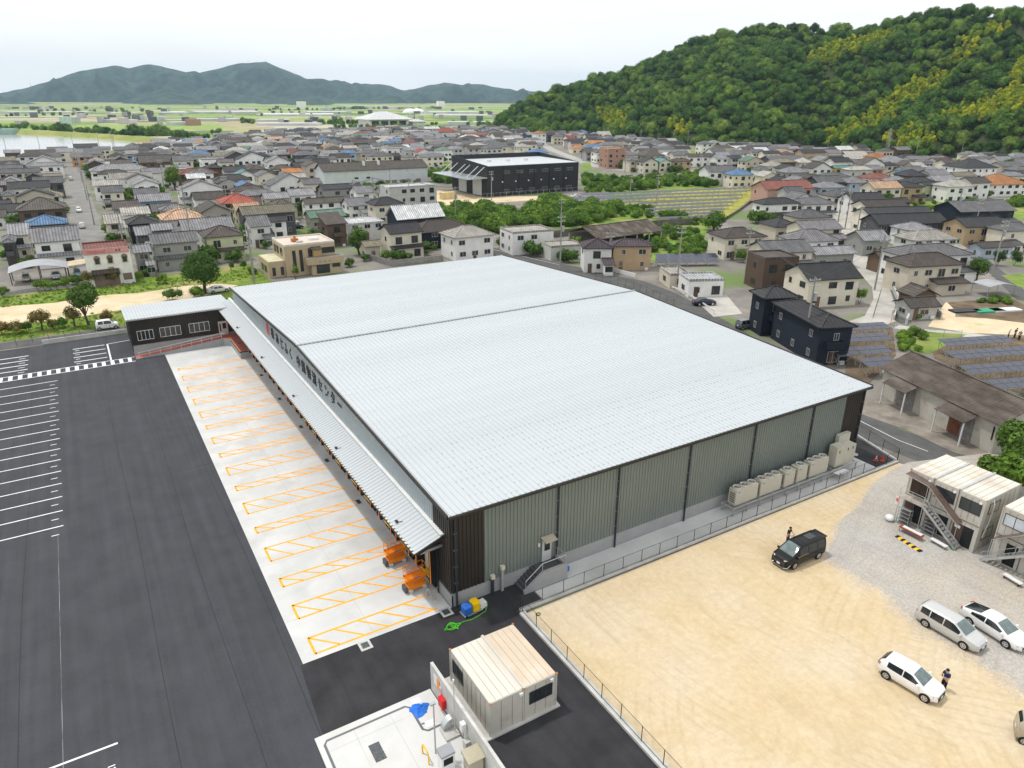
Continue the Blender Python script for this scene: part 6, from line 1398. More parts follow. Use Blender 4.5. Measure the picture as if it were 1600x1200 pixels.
for kind, pm, lab, px, rz in [('kei', PBE, 'small pale truck-like car under the left end of the arched carport', Ze(280, 590), -88), ('sedan', PS, 'silver saloon under the right end of the arched carport', Ze(590, 560), -88), ('kei', PLB, 'pale blue kei car under the flat shop carport', Ze(815, 545), -88),
        ('kei', PW, 'white car driving far up the left street', Q('A', 445, 885), 92), ('kei', PW, 'white car in the middle of the left street', Q('A', 495, 1085), -88), ('kei', PW, 'white kei truck at the near end of the left street', Q('A', 515, 1185), 90),
        ('hatch', PW, 'white car parked behind the dark hatchback near the beige office', Q('F', 232, 200), 5), ('hatch', PN, 'dark blue hatchback parked near the beige office', Q('F', 255, 228), 3), ('kei', PG, 'grey kei van parked in front of the navy apartment houses', Q('G', 1455, 850), -5), ('sedan', PN, 'blue car behind the white crash barrier', Q('G', 1200, 705), -20), ('kei', PW, 'white kei van beside the corrugated garages', Q('G', 952, 550), 70),
        ('kei', PW, 'white van on the far road below the houses', Q('C', 932, 828), 5), ('kei', PW, 'white kei truck on the lane left of the cream house', Q('H', 1180, 225), -20), ('kei', PW, 'white kei truck between walls beside the concrete street', Q('H', 588, 330), 75), ('hatch', PR, 'small red car in front of the pink apartment block', Q('D', 262, 1048), -75), ('hatch', PG, 'grey car beside the red car at the pink apartments', Q('D', 290, 1065), -75),
        ('sedan', PN, 'dark blue car in the carport right of the pink apartments', Q('D', 310, 995), -70), ('kei', PW, 'white kei car by the cream house near the canal', Q('G', 1282, 372), 80), ('sedan', PW, 'white car parked at the corner of the black factory fence', Q('C', 400, 995), 0), ('kei', PW, 'white van parked on the green slope lane', Q('C', 1100, 738), 10),
        ('hatch', PW, 'left one of the white cars at the far roadside car park', Q('D', 405, 778), -20), ('hatch', PS, 'silver car at the far roadside car park', Q('D', 440, 780), -20), ('hatch', PN, 'dark car at the far roadside car park', Q('D', 365, 778), -20), ('sedan', PR, 'red car on the far road at the right', Q('C', 1585, 855), 0)]: carpx(kind, pm, lab, px, rz)

# =================================================================== people
def skin_mesh(name, verts, edges, radii, root=0, sub=1):
    me = bpy.data.meshes.new(name); me.from_pydata(verts, edges, []); o = bpy.data.objects.new(name, me); COL.objects.link(o)
    o.modifiers.new('s', 'SKIN'); sm = o.modifiers.new('u', 'SUBSURF'); sm.levels = sub; sm.render_levels = sub
    for i, r in enumerate(radii): me.skin_vertices[0].data[i].radius = r if isinstance(r, tuple) else (r, r)
    me.skin_vertices[0].data[root].use_root = True
    bpy.context.view_layer.update()
    m2 = bpy.data.meshes.new_from_object(o.evaluated_get(bpy.context.evaluated_depsgraph_get())); bpy.data.objects.remove(o); m2.name = name; m2.materials.clear(); m2.shade_smooth(); return m2
SKIN = mat('skin', (.52, .30, .20), .6, var=.05); HAIR = mat('black_hair', (.012, .010, .009), .6)
def person(label, loc, rz, shirt, pants, arms='phone', lean=0.0, scale=1.0, hat=None, fingers=True):
    t = thing('person', label, 'person', loc, rz); t.scale = (scale,) * 3
    # facing +y; hips at .92, shoulders 1.42
    hipz, shz = .92, 1.42; ly = lean
    hands = {'phone': ((-.12, .34, 1.22), (.12, .34, 1.22)), 'down': ((-.30, .05, .82), (.30, .05, .82)), 'bars': ((-.22, .42, 1.05), (.22, .42, 1.05))}[arms]
    elb = {'phone': ((-.27, .08, 1.12), (.27, .08, 1.12)), 'down': ((-.29, -.02, 1.12), (.29, -.02, 1.12)), 'bars': ((-.30, .14, 1.16), (.30, .14, 1.16))}[arms]
    V = [(0, 0, hipz), (0, ly * .3, 1.12), (0, ly * .7, 1.32), (0, ly, shz), (0, ly + .02, 1.49), (0, ly + .05, 1.57), (0, ly + .07, 1.64), (0, ly + .05, 1.70)]
    Rr = [(.16, .12), (.15, .11), (.18, .12), (.13, .1), .058, .085, .1, .07]; E_ = [(0, 1), (1, 2), (2, 3), (3, 4), (4, 5), (5, 6), (6, 7)]
    for s, h, e in ((-1, hands[0], elb[0]), (1, hands[1], elb[1])):
        i = len(V); V += [(s * .18, ly, shz - .01), e, (h[0], h[1] - .03, h[2]), h]; Rr += [.062, .045, .03, (.035, .022)]; E_ += [(3, i), (i, i + 1), (i + 1, i + 2), (i + 2, i + 3)]
        j = len(V); V += [(s * .10, 0, .86), (s * .11, .02, .48), (s * .12, -.01, .10), (s * .125, .12, .04)]; Rr += [.1, .075, .055, (.055, .04)]; E_ += [(0, j), (j, j + 1), (j + 1, j + 2), (j + 2, j + 3)]
        if fingers:
            hv = Vector(h); f = Vector((0, .07, .03))
            for q in range(4):
                i2 = len(V); o_ = Vector(((q - 1.5) * .018, 0, 0)); ln = (1, 1.12, 1.05, .85)[q]
                V += [tuple(hv + o_ + f * .5 * ln), tuple(hv + o_ + f * .8 * ln + Vector((0, 0, .02)))]; Rr += [.0095, .008]; E_ += [(i + 3, i2), (i2, i2 + 1)]
            i2 = len(V); V += [tuple(hv + Vector((-s * .035, .0, .015))), tuple(hv + Vector((-s * .045, .03, .03)))]; Rr += [.01, .009]; E_ += [(i + 3, i2), (i2, i2 + 1)]
    body = link('body', skin_mesh('body', V, E_, Rr, 0, 1), SKIN, t)
    # shirt: torso and upper arms
    V = [(0, 0, hipz + .0), (0, ly * .3, 1.12), (0, ly * .7, 1.32), (0, ly, shz - .005)]; Rr = [(.19, .145), (.185, .14), (.215, .15), (.15, .11)]; E_ = [(0, 1), (1, 2), (2, 3)]
    for s, e in ((-1, elb[0]), (1, elb[1])): i = len(V); V += [(s * .18, ly, shz - .015), tuple(Vector((s * .18, ly, shz - .015)).lerp(Vector(e), .75))]; Rr += [.092, .078]; E_ += [(3, i), (i, i + 1)]
    link('shirt', skin_mesh('shirt', V, E_, Rr, 0, 1), shirt, t)
    V = [(0, 0, hipz + .02), (0, 0, hipz - .04)]; Rr = [(.16, .12), (.16, .12)]; E_ = [(0, 1)]
    for s in (-1, 1): j = len(V); V += [(s * .10, 0, .82), (s * .11, .02, .48), (s * .12, -.01, .09)]; Rr += [.12, .095, .078]; E_ += [(1, j), (j, j + 1), (j + 1, j + 2)]
    link('trousers', skin_mesh('trousers', V, E_, Rr, 0, 1), pants, t)
    b = MB(); sphere_rings(b, (0, ly + .045, 1.675), .112, 12, 8, 1.0); b.v = [(x, y - (.03 if z < 1.66 else 0), max(z, 1.60)) for x, y, z in b.v]; b.build('hair', hat or HAIR, t, True)
    for s in (-1, 1): BX('shoe', BLACK, t, s * .125 - .05, -.07, 0, s * .125 + .05, .19, .075)
    hz = Vector((0, ly + .155, 1.645)); b = MB(); b.box(-.045, hz.y - .012, 1.655, -.02, hz.y - .002, 1.668).box(.02, hz.y - .012, 1.655, .045, hz.y - .002, 1.668); b.build('eye', BLACK, t)
    b = MB(); b.face((-.014, hz.y - .01, 1.615), (.014, hz.y - .01, 1.615), (0, hz.y + .018, 1.62)); b.face((-.014, hz.y - .01, 1.615), (0, hz.y + .018, 1.62), (0, hz.y - .005, 1.66)); b.face((.014, hz.y - .01, 1.615), (0, hz.y - .005, 1.66), (0, hz.y + .018, 1.62)); b.build('nose', SKIN, t)
    return t
TSB = mat('black_cotton', (.012, .012, .013), .9); NAVY = mat('navy_cotton', (.012, .03, .09), .9); JEAN = mat('blue_denim', (.03, .06, .14), .9); TEAL = mat('teal', (.02, .32, .36), .5)
pp = W(1473, 1077); person('person in navy shirt and black trousers looking at a phone by the white hatchback', (pp.x, pp.y, .01), R_(75), NAVY, TSB, 'phone')
ph = thing('mobile_phone', 'dark mobile phone held by the person in the navy shirt', 'phone', (pp.x, pp.y, .01), R_(75)); BX('casing', BLACK, ph, -.04, .385, 1.24, .04, .40, 1.38)
pp = W(1229.5, 849); person('person in black shirt and jeans standing behind the black people carrier', (pp.x, pp.y, .01), R_(190), TSB, JEAN, 'bars', .05, hat=mat('dark_cap', (.015, .015, .017), .8))
sc_ = thing('kick_scooter', 'teal and white kick scooter held by the person in the black shirt', 'scooter', (pp.x, pp.y, .01), R_(190))
BX('deck', TEAL, sc_, -.07, .1, .1, .07, .8, .14)
CY('stem', WHITE, sc_, (0, .8, .1), (0, .5, 1.08), .035, n=8)
CY('handlebar', BLACK, sc_, (-.26, .46, 1.08), (.26, .46, 1.08), .02, n=8)
for y in (.1, .86): CY('wheel', BLACK, sc_, (-.03, y, .1), (.03, y, .1), .1, n=14)
for i, (x, y, sh_, pn, lab) in enumerate([(1497, 912, mat('pale_blue_cotton', (.45, .52, .6), .9), TSB, 'worker in pale blue at the edge of the solar field, leftmost of three'), (1538, 908, TSB, TSB, 'worker in black at the edge of the solar field, middle of three'), (1566, 922, mat('blue_cotton', (.12, .2, .4), .9), TSB, 'worker in blue at the edge of the solar field, rightmost of three')]):
    q = W(*Q('H', x, y + 4)); person(lab, (q.x, q.y, 0), R_(200 + 30 * i), sh_, pn, 'down', .08, fingers=False, hat=WHITE if i != 1 else None)
# =================================================================== the town
WALLC = {'white': (.78, .78, .76), 'cream': (.68, .64, .53), 'beige': (.54, .49, .40), 'tan': (.42, .31, .19), 'brown': (.11, .075, .055), 'grey': (.30, .30, .29), 'pale_grey': (.48, .48, .46), 'dark_grey': (.085, .085, .09), 'black': (.022, .022, .025),
         'blue': (.22, .31, .42), 'navy': (.016, .023, .038), 'pink': (.52, .33, .27), 'green': (.46, .49, .33), 'yellow': (.62, .46, .14), 'wood': (.15, .10, .065), 'brick': (.40, .24, .18), 'orange': (.50, .28, .13), 'dirty': (.36, .34, .29), 'weathered_blue': (.38, .45, .52)}
ROOFC = {'grey': (.135, .135, .142), 'silver': (.26, .26, .275), 'dark': (.04, .04, .045), 'brown': (.085, .068, .06), 'red': (.38, .085, .05), 'red_brown': (.24, .085, .065), 'orange': (.50, .21, .07), 'peach': (.52, .34, .22), 'white': (.62, .63, .64), 'pale': (.42, .40, .36), 'blue': (.10, .20, .36), 'green': (.13, .22, .17), 'teal': (.12, .30, .27), 'purple': (.075, .055, .065), 'olive': (.23, .21, .15), 'patchy': (.19, .18, .19), 'lichen': (.095, .082, .07)}
def wallm(k): c = WALLC[k]; return mat('wall_' + k, c, .85, var=.06, scale=.5, rand=.12, dirt=tuple(x * .84 for x in c), dscale=.45, dmix=(.58, .82), bump=.05)
def roofm(k):
    if 'roof_' + k in MATS: return MATS['roof_' + k]
    c = ROOFC[k]; m = mat('roof_' + k, c, .7, var=.2, scale=.55, rand=.25, dirt=tuple(x * .62 for x in c), dscale=.8, dmix=(.48, .72), bump=.25, bscale=4, spec=.35, stretch=(1.6, .7, 1))
    n, l = m.node_tree.nodes, m.node_tree.links; bs = n['Principled BSDF']; cs = bs.inputs['Base Color'].links[0].from_socket      # tile columns
    tc = n.new('ShaderNodeTexCoord'); wv = n.new('ShaderNodeTexWave'); wv.inputs['Scale'].default_value = .5; wv.inputs['Distortion'].default_value = .4; mx = n.new('ShaderNodeMixRGB'); mx.blend_type = 'MULTIPLY'; mx.inputs[0].default_value = .5
    l.new(tc.outputs['Object'], wv.inputs[0]); l.new(cs, mx.inputs[1]); l.new(wv.outputs['Color'], mx.inputs[2]); l.new(mx.outputs[0], bs.inputs['Base Color']); return m
FRAME_L = mat('aluminium_frame', (.50, .50, .49), .5, metal=.3); FRAME_D = mat('dark_frame', (.05, .045, .04), .5)
WINC = {}
def win_mesh(w, h, far, dark):
    k = (w, h, far, dark)
    if k in WINC: return WINC[k]
    b = MB(); t = .07
    if far: b.box(-w / 2, -.04, 0, w / 2, .02, h); fm = None
    else:
        b.box(-w / 2, -.07, 0, w / 2, .02, t).box(-w / 2, -.07, h - t, w / 2, .02, h)
        for x in (-w / 2, -t / 2, w / 2 - t): b.box(x, -.07, t, x + t, .02, h - t)
    me = bpy.data.meshes.new('window'); me.from_pydata(b.v, [], b.f); me.materials.append(GLASS if far else (FRAME_D if dark else FRAME_L)); me.update()
    pm = None
    if not far:
        b = MB(); b.box(-w / 2 + t, -.03, t, w / 2 - t, -.005, h - t); pm = bpy.data.meshes.new('pane'); pm.from_pydata(b.v, [], b.f); pm.materials.append(GLASS); pm.update()
    WINC[k] = (me, pm); return WINC[k]
def put_window(parent, x, y, z, w, h, face, far, dark=False):
    me, pm = win_mesh(w, h, far, dark); rz = {'f': 0, 'l': -math.pi / 2, 'r': math.pi / 2, 'b': math.pi}[face]
    o = link('window', me, None, parent, (x, y, z), rz)
    if pm: link('pane', pm, None, o)
def roof_parts(parent, kind, x0, y0, x1, y1, z, pitch, m, cap=True, th=.16):
    w, d = x1 - x0, y1 - y0; b = MB(); caps = []
    if kind == 'gable':
        r = d / 2 * pitch; ym = (y0 + y1) / 2
        for ya, yb in ((y0, ym), (y1, ym)):
            pts = [(x0, ya), (x1, ya), (x1, yb), (x0, yb)] if ya < yb else [(x0, yb), (x1, yb), (x1, ya), (x0, ya)]
            zz = [z if p[1] == ya else z + r for p in pts]; b.prism(pts, [q - th for q in zz], zz)
        caps = [((x0 - .02, ym, z + r + .05), (x1 + .02, ym, z + r + .05))]
    elif kind == 'gabley':
        r = w / 2 * pitch; xm = (x0 + x1) / 2
        for xa, xb in ((x0, xm), (xm, x1)):
            pts = [(xa, y0), (xb, y0), (xb, y1), (xa, y1)]; zz = [z + r if p[0] == xm else z for p in pts]; b.prism(pts, [q - th for q in zz], zz)
        caps = [((xm, y0 - .02, z + r + .05), (xm, y1 + .02, z + r + .05))]
    elif kind == 'hip':
        s = min(w, d) / 2; r = s * pitch
        if w >= d: A, B = (x0 + s, (y0 + y1) / 2), (x1 - s, (y0 + y1) / 2)
        else: A, B = ((x0 + x1) / 2, y0 + s), ((x0 + x1) / 2, y1 - s)
        c = [(x0, y0), (x1, y0), (x1, y1), (x0, y1)]; A3, B3 = (*A, z + r), (*B, z + r + .001); c3 = [(*p, z) for p in c]; cb = [(*p, z - th) for p in c]
        if w >= d: fs = [(c3[0], c3[1], B3, A3), (c3[1], c3[2], B3), (c3[2], c3[3], A3, B3), (c3[3], c3[0], A3)]; hips = [(c3[0], A3), (c3[3], A3), (c3[1], B3), (c3[2], B3)]
        else: fs = [(c3[0], c3[1], A3), (c3[1], c3[2], B3, A3), (c3[2], c3[3], B3), (c3[3], c3[0], A3, B3)]; hips = [(c3[0], A3), (c3[1], A3), (c3[2], B3), (c3[3], B3)]
        for f in fs: b.face(*f)
        for k in range(4): b.face(cb[k], cb[(k + 1) % 4], c3[(k + 1) % 4], c3[k])
        b.face(*reversed(cb)); caps = [(A3, B3)] + hips; caps = [(Vector(p) + Vector((0, 0, .04)), Vector(q) + Vector((0, 0, .04))) for p, q in caps]
    elif kind == 'shed':
        b.prism([(x0, y0), (x1, y0), (x1, y1), (x0, y1)], [z - th, z - th, z + d * pitch * .5 - th, z + d * pitch * .5 - th], [z, z, z + d * pitch * .5, z + d * pitch * .5])
    else:
        b.box(x0 + .45, y0 + .45, z - .2, x1 - .45, y1 - .45, z - .05)
        for a in ((x0 + .3, y0 + .3, x1 - .3, y0 + .5), (x0 + .3, y1 - .5, x1 - .3, y1 - .3), (x0 + .3, y0 + .5, x0 + .5, y1 - .5), (x1 - .5, y0 + .5, x1 - .3, y1 - .5)): b.box(a[0], a[1], z - .3, a[2], a[3], z + .25)
    o = b.build('roof', m, parent)
    if cap and caps:
        b = MB()
        for p, q in caps: b.bar(p, q, .26, .14)
        b.build('ridge_cap', m, o)
    return o
OBBS = []
def obb_hit(c, hw, hd, rz, pad=0.0):
    ax = [(math.cos(rz), math.sin(rz)), (-math.sin(rz), math.cos(rz))]
    for c2, hw2, hd2, rz2 in OBBS:
        dx, dy = c2[0] - c[0], c2[1] - c[1]
        if dx * dx + dy * dy > (hw + hd + hw2 + hd2 + pad) ** 2: continue
        ax2 = [(math.cos(rz2), math.sin(rz2)), (-math.sin(rz2), math.cos(rz2))]; sep = False
        for a in ax + ax2:
            ra = hw * abs(ax[0][0] * a[0] + ax[0][1] * a[1]) + hd * abs(ax[1][0] * a[0] + ax[1][1] * a[1])
            rb = hw2 * abs(ax2[0][0] * a[0] + ax2[0][1] * a[1]) + hd2 * abs(ax2[1][0] * a[0] + ax2[1][1] * a[1])
            if abs(dx * a[0] + dy * a[1]) > ra + rb + pad: sep = True; break
        if not sep: return True
    return False
RGH = random.Random(77)
def house_at(p, rz, w, d, h, rk, rc, wc, label, pitch=None, skirt=0, cat='house', name='house', storeys=None, far=None, windows=True, group=None, doors=True):
    t = thing(name, label, cat, (p[0], p[1], 0), rz, group); dist = math.hypot(p[0], p[1]); far = dist > 250 if far is None else far
    wm, rm = wallm(wc), roofm(rc); pitch = pitch or RGH.uniform(.38, .5); ov = .5 if rk not in ('flat',) else .3
    zt_ = h - (.12 if rk != 'flat' else .25); b = MB(); x0, y0, x1, y1 = ov, ov, w - ov, d - ov
    b.box(x0, y0, -.1, x1, y1, zt_)
    if rk == 'gable': r = (d / 2 - ov) * pitch; b.loft([[(x, y0, zt_), (x, y1, zt_), (x, (y0 + y1) / 2, zt_ + r + ov * pitch * .5)] for x in (x0 + .01, x1 - .01)])
    elif rk == 'gabley': r = (w / 2 - ov) * pitch; b.loft([[(x0, y, zt_), (x1, y, zt_), ((x0 + x1) / 2, y, zt_ + r + ov * pitch * .5)] for y in (y0 + .01, y1 - .01)])
    elif rk == 'shed': b.loft([[(x, y0, zt_ - .05), (x, y1, zt_ - .05), (x, y1, zt_ + (d - ov) * pitch * .5 - .1)] for x in (x0 + .01, x1 - .01)])
    o = b.build('wall', wm, t); fixn(o.data)
    roof_parts(t, rk, 0, 0, w, d, h, pitch, rm, cap=dist < 420)
    st = storeys or max(1, round((h - .2) / 2.8)); dark = RGH.random() < .35
    if skirt:
        b = MB(); b.prism([(0, -1.1), (w, -1.1), (w, y0 + .02), (0, y0 + .02)], [2.62, 2.62, 3.12, 3.12], [2.78, 2.78, 3.3, 3.3]); b.build('lower_roof', rm, t)
        BX('lower_wall', wm, t, .6, -.55, -.1, w - .6, y0 + .01, 2.7)
    elif st > 1 and dist < 330 and cat == 'house' and rk != 'flat' and RGH.random() < .6:        # single-storey wing with its own roof
        ww_ = w * RGH.uniform(.35, .6); xa = RGH.choice([0.0, w - ww_]); dd_ = RGH.uniform(1.6, 2.8); BX('wing', wm, t, xa + .4, -dd_, -.1, xa + ww_ - .4, y0 + .01, 2.5)
        roof_parts(t, 'shed', xa, -dd_ - .5, xa + ww_, y0 + .02, 2.55, .5, rm)
        put_window(t, xa + ww_ / 2, -dd_, .8, 1.7, 1.2, 'f', far, dark)
    if not far and RGH.random() < .5: BX('air_conditioner', WHITE, t, x1 - 1.3, y0 - .36, 0, x1 - .55, y0 - .06, .6)
    if windows:
        vis = 'l' if (t.location.x * math.cos(rz) + t.location.y * math.sin(rz)) > 0 else 'r'
        for s in range(st):
            z = s * (h / st) + .85 if st > 1 or h < 4 else h * .35
            yf = y0 if not (skirt and s == 0) else -.55
            n = max(1, int((w - 1.2) / 3.0))
            for k in range(n):
                if n > 2 and RGH.random() < .12: continue
                ww, hh = RGH.choice([(1.7, 1.2), (1.7, 1.2), (.85, 1.1), (1.7, 1.75)]); hh = min(hh, h / st - 1.15) if st > 1 else min(hh, h - 1.4)
                if hh < .5: continue
                zz = z if hh < 1.5 else s * (h / st) + .4
                put_window(t, x0 + (x1 - x0) * (k + .5) / n + RGH.uniform(-.3, .3), yf, zz, ww, hh, 'f', far, dark)
            n = max(1, int((d - 1.5) / 3.6))
            for k in range(n):
                if RGH.random() < .3: continue
                hh = min(1.1, h / st - 1.2) if st > 1 else min(1.0, h - 1.5)
                if hh < .4: continue
                put_window(t, x0 if vis == 'l' else x1, y0 + (y1 - y0) * (k + .5) / n, z, RGH.choice([.85, 1.7]), round(hh, 2), vis, far, dark)
        if doors and not far and not skirt:
            b = MB(); xd = x0 + (x1 - x0) * RGH.choice([.22, .5, .78]); b.box(xd - .45, y0 - .05, 0, xd + .45, y0 - .002, 2.05); b.build('door', mat('house_door', (.13, .085, .06), .6, rand=.3), t)
        if not far and RGH.random() < .3 and st > 1 and not skirt and rk != 'flat':
            b = MB(); bw = min(4.5, w * .45); xa = x0 + .4 + RGH.random() * (x1 - x0 - bw - .8); b.box(xa, y0 - 1.0, 2.75, xa + bw, y0 - .01, 2.9).box(xa, y0 - 1.0, 2.9, xa + bw, y0 - .92, 3.85).box(xa, y0 - .92, 2.9, xa + .08, y0 - .01, 3.85).box(xa + bw - .08, y0 - .92, 2.9, xa + bw, y0 - .01, 3.85); b.build('balcony', wm, t)
    OBBS.append(((p[0] + (w * math.cos(rz) - d * math.sin(rz)) / 2, p[1] + (w * math.sin(rz) + d * math.cos(rz)) / 2), w / 2, d / 2, rz))
    return t
HANDS = []
def H(reg, x1, y1, x2, h, d, rk, rc, wc, label, rz=0.0, **k):
    rzr = R_(rz); p = W(*Q(reg, x1, y1), h); dv = Vector((math.cos(rzr), math.sin(rzr), 0)); X2 = REG[reg][0] + x2 / 4.0
    lo, hi = 1.0, 80.0
    for _ in range(40):
        m = (lo + hi) / 2
        if pix(p + dv * m)[0] < X2: lo = m
        else: hi = m
    w = max(3.0, min(lo, 60))
    for _ in range(30):                 # keep clear of houses already standing
        c = (p.x + (w * math.cos(rzr) - d * math.sin(rzr)) / 2, p.y + (w * math.sin(rzr) + d * math.cos(rzr)) / 2)
        if not obb_hit(c, w / 2 - .25, d / 2 - .25, rzr): break
        if d > 6: d -= .6
        else: p = p + Vector((p.x, p.y, 0)).normalized() * .8
    t = house_at((p.x, p.y), rzr, w, d, h, rk, rc, wc, label, **k); HANDS.append((t, label)); return t

# --- landmark buildings of their own shape -----------------------------------------------------------------
TANT = mat('tan_tile', (.46, .37, .25), .8, var=.05, scale=.6, rand=0); CREAMR = mat('pinkish_deck', (.60, .50, .42), .9, var=.06, scale=.3)
of = thing('office_building', 'two-storey beige tiled office building with flat roofs behind the warehouse', 'office', (0, 0, 0), 0)
O2 = lambda x, y, z=0: W(390 + x / 8.889, 340 + y / 8.889, z)
pA = O2(475, 395, 6.8); ox, oy = pA.x, pA.y
BX('main_block', TANT, of, ox, oy, 0, ox + 11.2, oy + 10.5, 6.6)
BX('side_block', TANT, of, ox - 3.6, oy + .6, 0, ox - .02, oy + 9.6, 3.5)
BX('front_balcony', TANT, of, ox + 4.2, oy - 2.0, 2.4, ox + 12.4, oy - .02, 3.9)
BX('porch_wall', TANT, of, ox + 5.2, oy - 1.6, 0, ox + 12.0, oy - .3, 2.4)
BX('roof_deck', CREAMR, of, ox + .25, oy + .25, 6.6, ox + 10.95, oy + 10.25, 6.66)
b = MB(); 
for a in ((0, 0, 11.2, .25), (0, 10.25, 11.2, 10.5), (0, .25, .25, 10.25), (10.95, .25, 11.2, 10.25)): b.box(ox + a[0], oy + a[1], 6.6, ox + a[2], oy + a[3], 7.0)
b.build('parapet', mat('white_parapet', (.62, .6, .56), .7), of)
BX('side_roof', mat('yellowish_deck', (.56, .54, .36), .9), of, ox - 3.4, oy + .9, 3.5, ox - .1, oy + 9.4, 3.55)
BX('balcony_floor', mat('balcony_dark', (.16, .16, .16), .9), of, ox + 4.4, oy - 1.85, 3.9, ox + 12.2, oy - .1, 3.93)
b = MB(); b.prism([(ox + 5.6, oy - 1.2), (ox + 7.9, oy - 1.2), (ox + 7.9, oy - .02), (ox + 5.6, oy - .02)], [5.5, 5.5, 5.9, 5.9], [5.6, 5.6, 6.05, 6.05]); b.build('small_hood', roofm('brown'), of)
BX('stair_box', mat('ochre_tile', (.45, .31, .14), .8), of, ox + 6.0, oy - .9, 3.95, ox + 7.8, oy - .03, 5.5)
for x, z0, z1, w in ((1.6, .8, 5.6, .75), (3.1, .8, 5.6, .75), (5.1, 3.95, 5.8, 1.1), (8.2, 4.4, 5.7, 2.9)): wall_window(of, 'x', ox + x, ox + x + w, z0, z1, oy, 2 if w > 1 else 1)
for y in (2.0, 5.0, 7.4): wall_window(of, 'y', oy + y, oy + y + 1.9, 4.2, 5.9, ox, 2)
for y in (2.4, 5.2): wall_window(of, 'y', oy + y, oy + y + 2.2, .8, 2.3, ox - 3.6, 2)
for x in (-2.6, -.8): wall_window(of, 'x', ox + x - .3, ox + x + .4, .4, 2.2, oy + .6, 1)
wall_window(of, 'x', ox + 6.2, ox + 9.2, .3, 2.2, oy - 1.6, 3); wall_window(of, 'x', ox + 9.8, ox + 11.6, 1.4, 2.2, oy - 1.6, 2)
for x0, y0, x1, y1, h, m in ((3.0, 4.0, 4.3, 5.6, .7, RUST), (3.5, 4.6, 3.9, 5.0, 1.2, RUST), (6.8, 4.4, 9.0, 5.6, .5, WHITE), (3.6, 2.9, 5.0, 3.6, .35, CONC)): BX('roof_plant', m, of, ox + x0, oy + y0, 6.67, ox + x1, oy + y1, 6.67 + h)
for k in range(8): BX('office_lettering', GREYM if k % 3 else BLACK, of, ox + 6.9 + k * .36, oy - 2.03, 2.88, ox + 7.08 + k * .36, oy - 2.003, 3.1)
OBBS.append(((ox + 4.5, oy + 4), 9, 7, 0))

def ribbed_box(parent, nm, x0, y0, x1, y1, z0, z1, m, pitch=.6):
    b = MB(); b.box(x0, y0, z0, x1, y1, z1); return b.build(nm, m, parent)
bk = thing('black_factory', 'boxy black-clad factory with white roof and strut-hung canopy beyond the scrub', 'factory', (0, 0, 0))
q0 = W(*Q('B', 1445, 990)); kx, ky = q0.x, q0.y; BKC = mat('charcoal_cladding', (.022, .023, .027), .55, var=.08, scale=.4); BL, BD, BH = 44.5, 31.0, 11.6
BX('wall', BKC, bk, kx, ky, 0, kx + BL, ky + BD, BH)
b = MB(); b.prism([(kx + .3, ky - .1), (kx + BL - .3, ky - .1), (kx + BL - .3, ky + BD - .6), (kx + .3, ky + BD - .6)], BH, [BH + .15, BH + .15, BH + .5, BH + .5]); b.build('roof', ROOFM, bk)
b = MB(); b.prism([(kx - .02, ky - .1), (kx + .28, ky - .1), (kx + .28, ky + BD), (kx - .02, ky + BD)], BH, [BH + .2, BH + .2, BH + 2.3, BH + 2.3]); b.prism([(kx + BL - .28, ky - .1), (kx + BL + .02, ky - .1), (kx + BL + .02, ky + BD), (kx + BL - .28, ky + BD)], BH, [BH + .2, BH + .2, BH + 2.3, BH + 2.3]); b.box(kx + .28, ky + BD - .5, BH, kx + BL - .28, ky + BD, BH + 2.3); b.build('parapet', BKC, bk)
for k in range(6):
    x = kx + 9.0 + k * 6.2
    wall_window(bk, 'x', x - 1.5, x + 1.5, 8.6, 9.6, ky, 4, FRAME_L); wall_window(bk, 'x', x - 1.5, x + 1.2, .9, 2.4, ky, 4, FRAME_L)
    b = MB(); b.cbox((x - 2.0, ky - .15, 5.4), (.5, .28, .45)); b.build('wall_hood', WHITE, bk)
for k in range(1, 6): x = kx + k * 7.4; BX('downpipe', BLACK, bk, x - .1, ky - .12, 0, x + .1, ky - .003, BH - .05)
for y0, y1 in ((4.5, 12.0), (17.5, 24.5)): BX('roller_door', WHITE, bk, kx - .1, ky + y0, 0, kx - .003, ky + y1, 6.3)
b = MB(); b.prism([(kx - 9, ky - .4), (kx - .03, ky - .4), (kx - .03, ky + BD + .5), (kx - 9, ky + BD + .5)], [6.9, 7.1, 7.1, 6.9], [7.15, 7.35, 7.35, 7.15]); b.build('canopy', mat('canopy_steel', (.42, .46, .5), .35, metal=.5, var=.2, scale=.3), bk)
for y in (2, 7, 14, 18, 25, 30): b = MB(); b.bar((kx - 5.5, ky + y, 7.2), (kx - .1, ky + y, 11.2), .22); b.build('canopy_strut', WHITE, bk)
for k in range(3): b = MB(); x = kx + 9 + k * 9; b.box(x, ky + 15, BH + .2, x + 1.6, ky + 16.4, BH + 1.2); b.build('roof_vent', WHITE, bk)
OBBS.append(((kx + BL / 2 - 4, ky + BD / 2), BL / 2 + 5, BD / 2 + 1, 0))
fence('pale mesh fence along the yard of the black factory', [(kx - 14, ky - 4), (kx + BL + 1, ky - 3)], 1.8, 0, 3.0, m=WHITE, rails=2)
cb = MB(); q = W(*Q('B', 1208, 1005)); cb.box(q.x - 3, q.y, 0, q.x + 3, q.y + 2.4, 2.6); tag(cb.build('yellow_container', mat('pale_yellow', (.62, .5, .26), .6, var=.08)), 'pale yellow container standing in the black factory yard', 'container')
fl = thing('long_factory_shed', 'long pale blue-white factory shed with rusty brown ridge roof', 'factory', (0, 0, 0))
q0 = W(*Q('B', 425, 835), 6.5); fx, fy = q0.x, q0.y; FLn = 49.0
